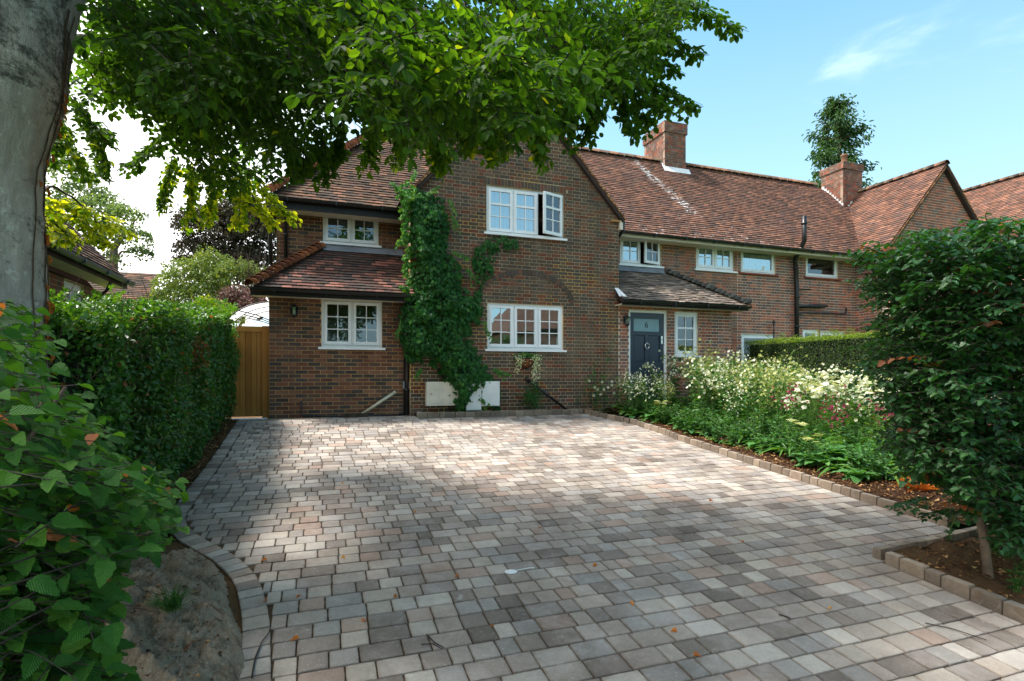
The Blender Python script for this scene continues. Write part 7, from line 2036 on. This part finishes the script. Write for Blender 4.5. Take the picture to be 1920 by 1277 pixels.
litter(500, lambda: (lambda t: (-.60 - .12 * rnd.random() - max(0, (t - 3.6)) * .22, t, G(t) + .015 + .03 * rnd.random()))(rnd.uniform(2.6, 4.9)), .012, .04)
M_CHIP = leaf_mat('bark_chip', [(0, C(72,50,38)), (.6, C(112,78,54)), (.85, C(168,126,86)), (1, C(206,170,120))], .05, .9, .1)
pieces('leaf', 'leaf_litter', [leaf4(.5, .15), leaf4(.9, .25)], M_CHIP, leaf_matrices(np.array(P), np.array(D), np.array(N), np.array(S)), rng.integers(0, 2, len(P)), rng.random(len(P)), None, top=0)
lo = bpy.data.objects['leaf_litter']; lo['kind'] = 'stuff'; tag(lo, 'bark chips and dry leaf litter strewn over the beds and hedge foot', 'litter', None, 'stuff')
# things seen through the lean-to window
pl = grow(plant_thing('houseplant', 'dark spiky houseplant inside the lean-to window', 'houseplant', None), 300, .35, 6, .2, [leaf6(.16)], M_LEAF_IVY, .22, 8, [tube_flower()], M_CREAMFL, .0001, 0, .004, 0, tint=.2)
pl.location = (.86, LY + .45, 2.42)
tag(MB().lathe((.45, LY + .5, 2.62), [(.04, .16), (.10, .0), (.095, .0), (.035, .16)], 14).tube([(.45, LY + .5, 2.44), (.45, LY + .5, 2.64)], .008, 6).lathe((.45, LY + .5, 2.42), [(.0, .02), (.06, .015), (.06, 0)], 12).build('table_lamp', M_CREAM, None, True), 'small pale lamp inside the left half of the lean-to window', 'lamp')
tag(MB().box((.05, LY + .2, 2.36), (1.12, LY + .9, 2.40)).build('window_shelf', M_UPVC), 'white shelf behind the lean-to window', 'shelf')

# loose shoots trailing off the edge of the creeper
P, D, N, S = [], [], [], []; st = MB()
for (x, y, dx, dy) in ((842,372,10,26),(846,470,26,18),(872,500,20,30),(905,600,14,34),(925,690,26,18),(752,600,-10,30),(758,440,-12,20),(748,350,-14,-8),(775,338,4,-16),(846,400,12,30),(900,745,16,16),(790,690,-16,20),(765,540,-22,-4),(770,470,-14,14),(848,772,4,6),(800,365,24,-14)):
    for q in range(3):
        ex, ey = x + dx * rnd.uniform(.5, 1.3), y + dy * rnd.uniform(.5, 1.3); a, b = on_y(x, y, GY - .2), on_y(ex, ey, GY - rnd.uniform(.06, .3)); st.tube([a, (a + b) / 2 + Vector((0, -.04, .02)), b], [.004, .003, .002], 4, cap=False)
        for k in range(9):
            p = a.lerp(b, (k + 1) / 9); P.append((p.x + rnd.gauss(0, .02), p.y, p.z)); D.append((rnd.gauss(0, .5), rnd.gauss(-.3, .2), -.9)); N.append((rnd.gauss(0, .4), -1, .6)); S.append(rnd.uniform(.035, .075))
pieces('leaf', 'shoots', [PALM[0], PALM[2]], M_LEAF_IVY, leaf_matrices(np.array(P), np.array(D), np.array(N), np.array(S)), rng.integers(0, 2, len(P)), rng.uniform(.55, .98, len(P)), cr, top=0)
st.build('shoot_stem', M_STEM, cr, kind='stuff')
# the house across the road, behind the viewpoint, mirrored in the gable windows
op = House(thing('opposite_house', 'house across the road, seen only mirrored in the lower gable window', 'house', (16.0, -16.0, 0.5)))
wall(op, (0, -14.0, 0), -X3, Y3, [(-20.0, .2), (-12.6, .2), (-12.6, 5.0), (-20.0, 5.0)], [(-17.2, 3.0, -16.0, 4.5), (-15.0, 1.2, -13.6, 2.4)], 'flemish', M_BRICK_RIGHT, M_MORTAR_PALE)
window(op, (17.2, -14.0, 3.0), -X3, Y3, 1.2, 1.5, [(1, [1, 1, 1], 2, 0)] * 2)
window(op, (15.0, -14.0, 1.2), -X3, Y3, 1.4, 1.2, [(1, [1, 1, 1], 2, 0)] * 2)
MB().box((12.6, -21, .2), (20, -14.25, 4.95)).build('wall', M_BRICK_RIGHT, op.root)
e0 = (12.1, -13.6, 5.0); e1 = (20.5, -13.6, 5.0); r0 = (15.6, -17.3, 9.2); r1 = (17.4, -17.3, 9.2); b0, b1 = (12.1, -21, 5.0), (20.5, -21, 5.0)
MB().add([e0, e1, b1, b0, r0, r1], [(0, 4, 5, 1), (0, 3, 4), (1, 5, 2), (3, 2, 5, 4), (0, 1, 2, 3)]).build('roof', M_TILE_BROWN, op.root)
MB().box((12.05, -13.6, 4.86), (20.55, -13.5, 5.02)).build('gutter', M_BLACK, op.root)
op.finish()
crown_tree('shrub', 'leafy garden shrub across the road, seen only mirrored in the gable windows', 'shrub', (13.0, -11.5, .2), None,
           [(9.5, -11.5, 1.6, 1.6, 1.0, 1.2), (12.0, -11.5, 1.9, 1.5, 1.0, 1.3), (14.5, -11.5, 1.7, 1.5, 1.0, 1.2), (6.5, -12, 2.0, 1.8, 1.0, 1.6)], 4000, M_LEAF_PRIVET, .08, .15, .4, M_BARK_PALE)
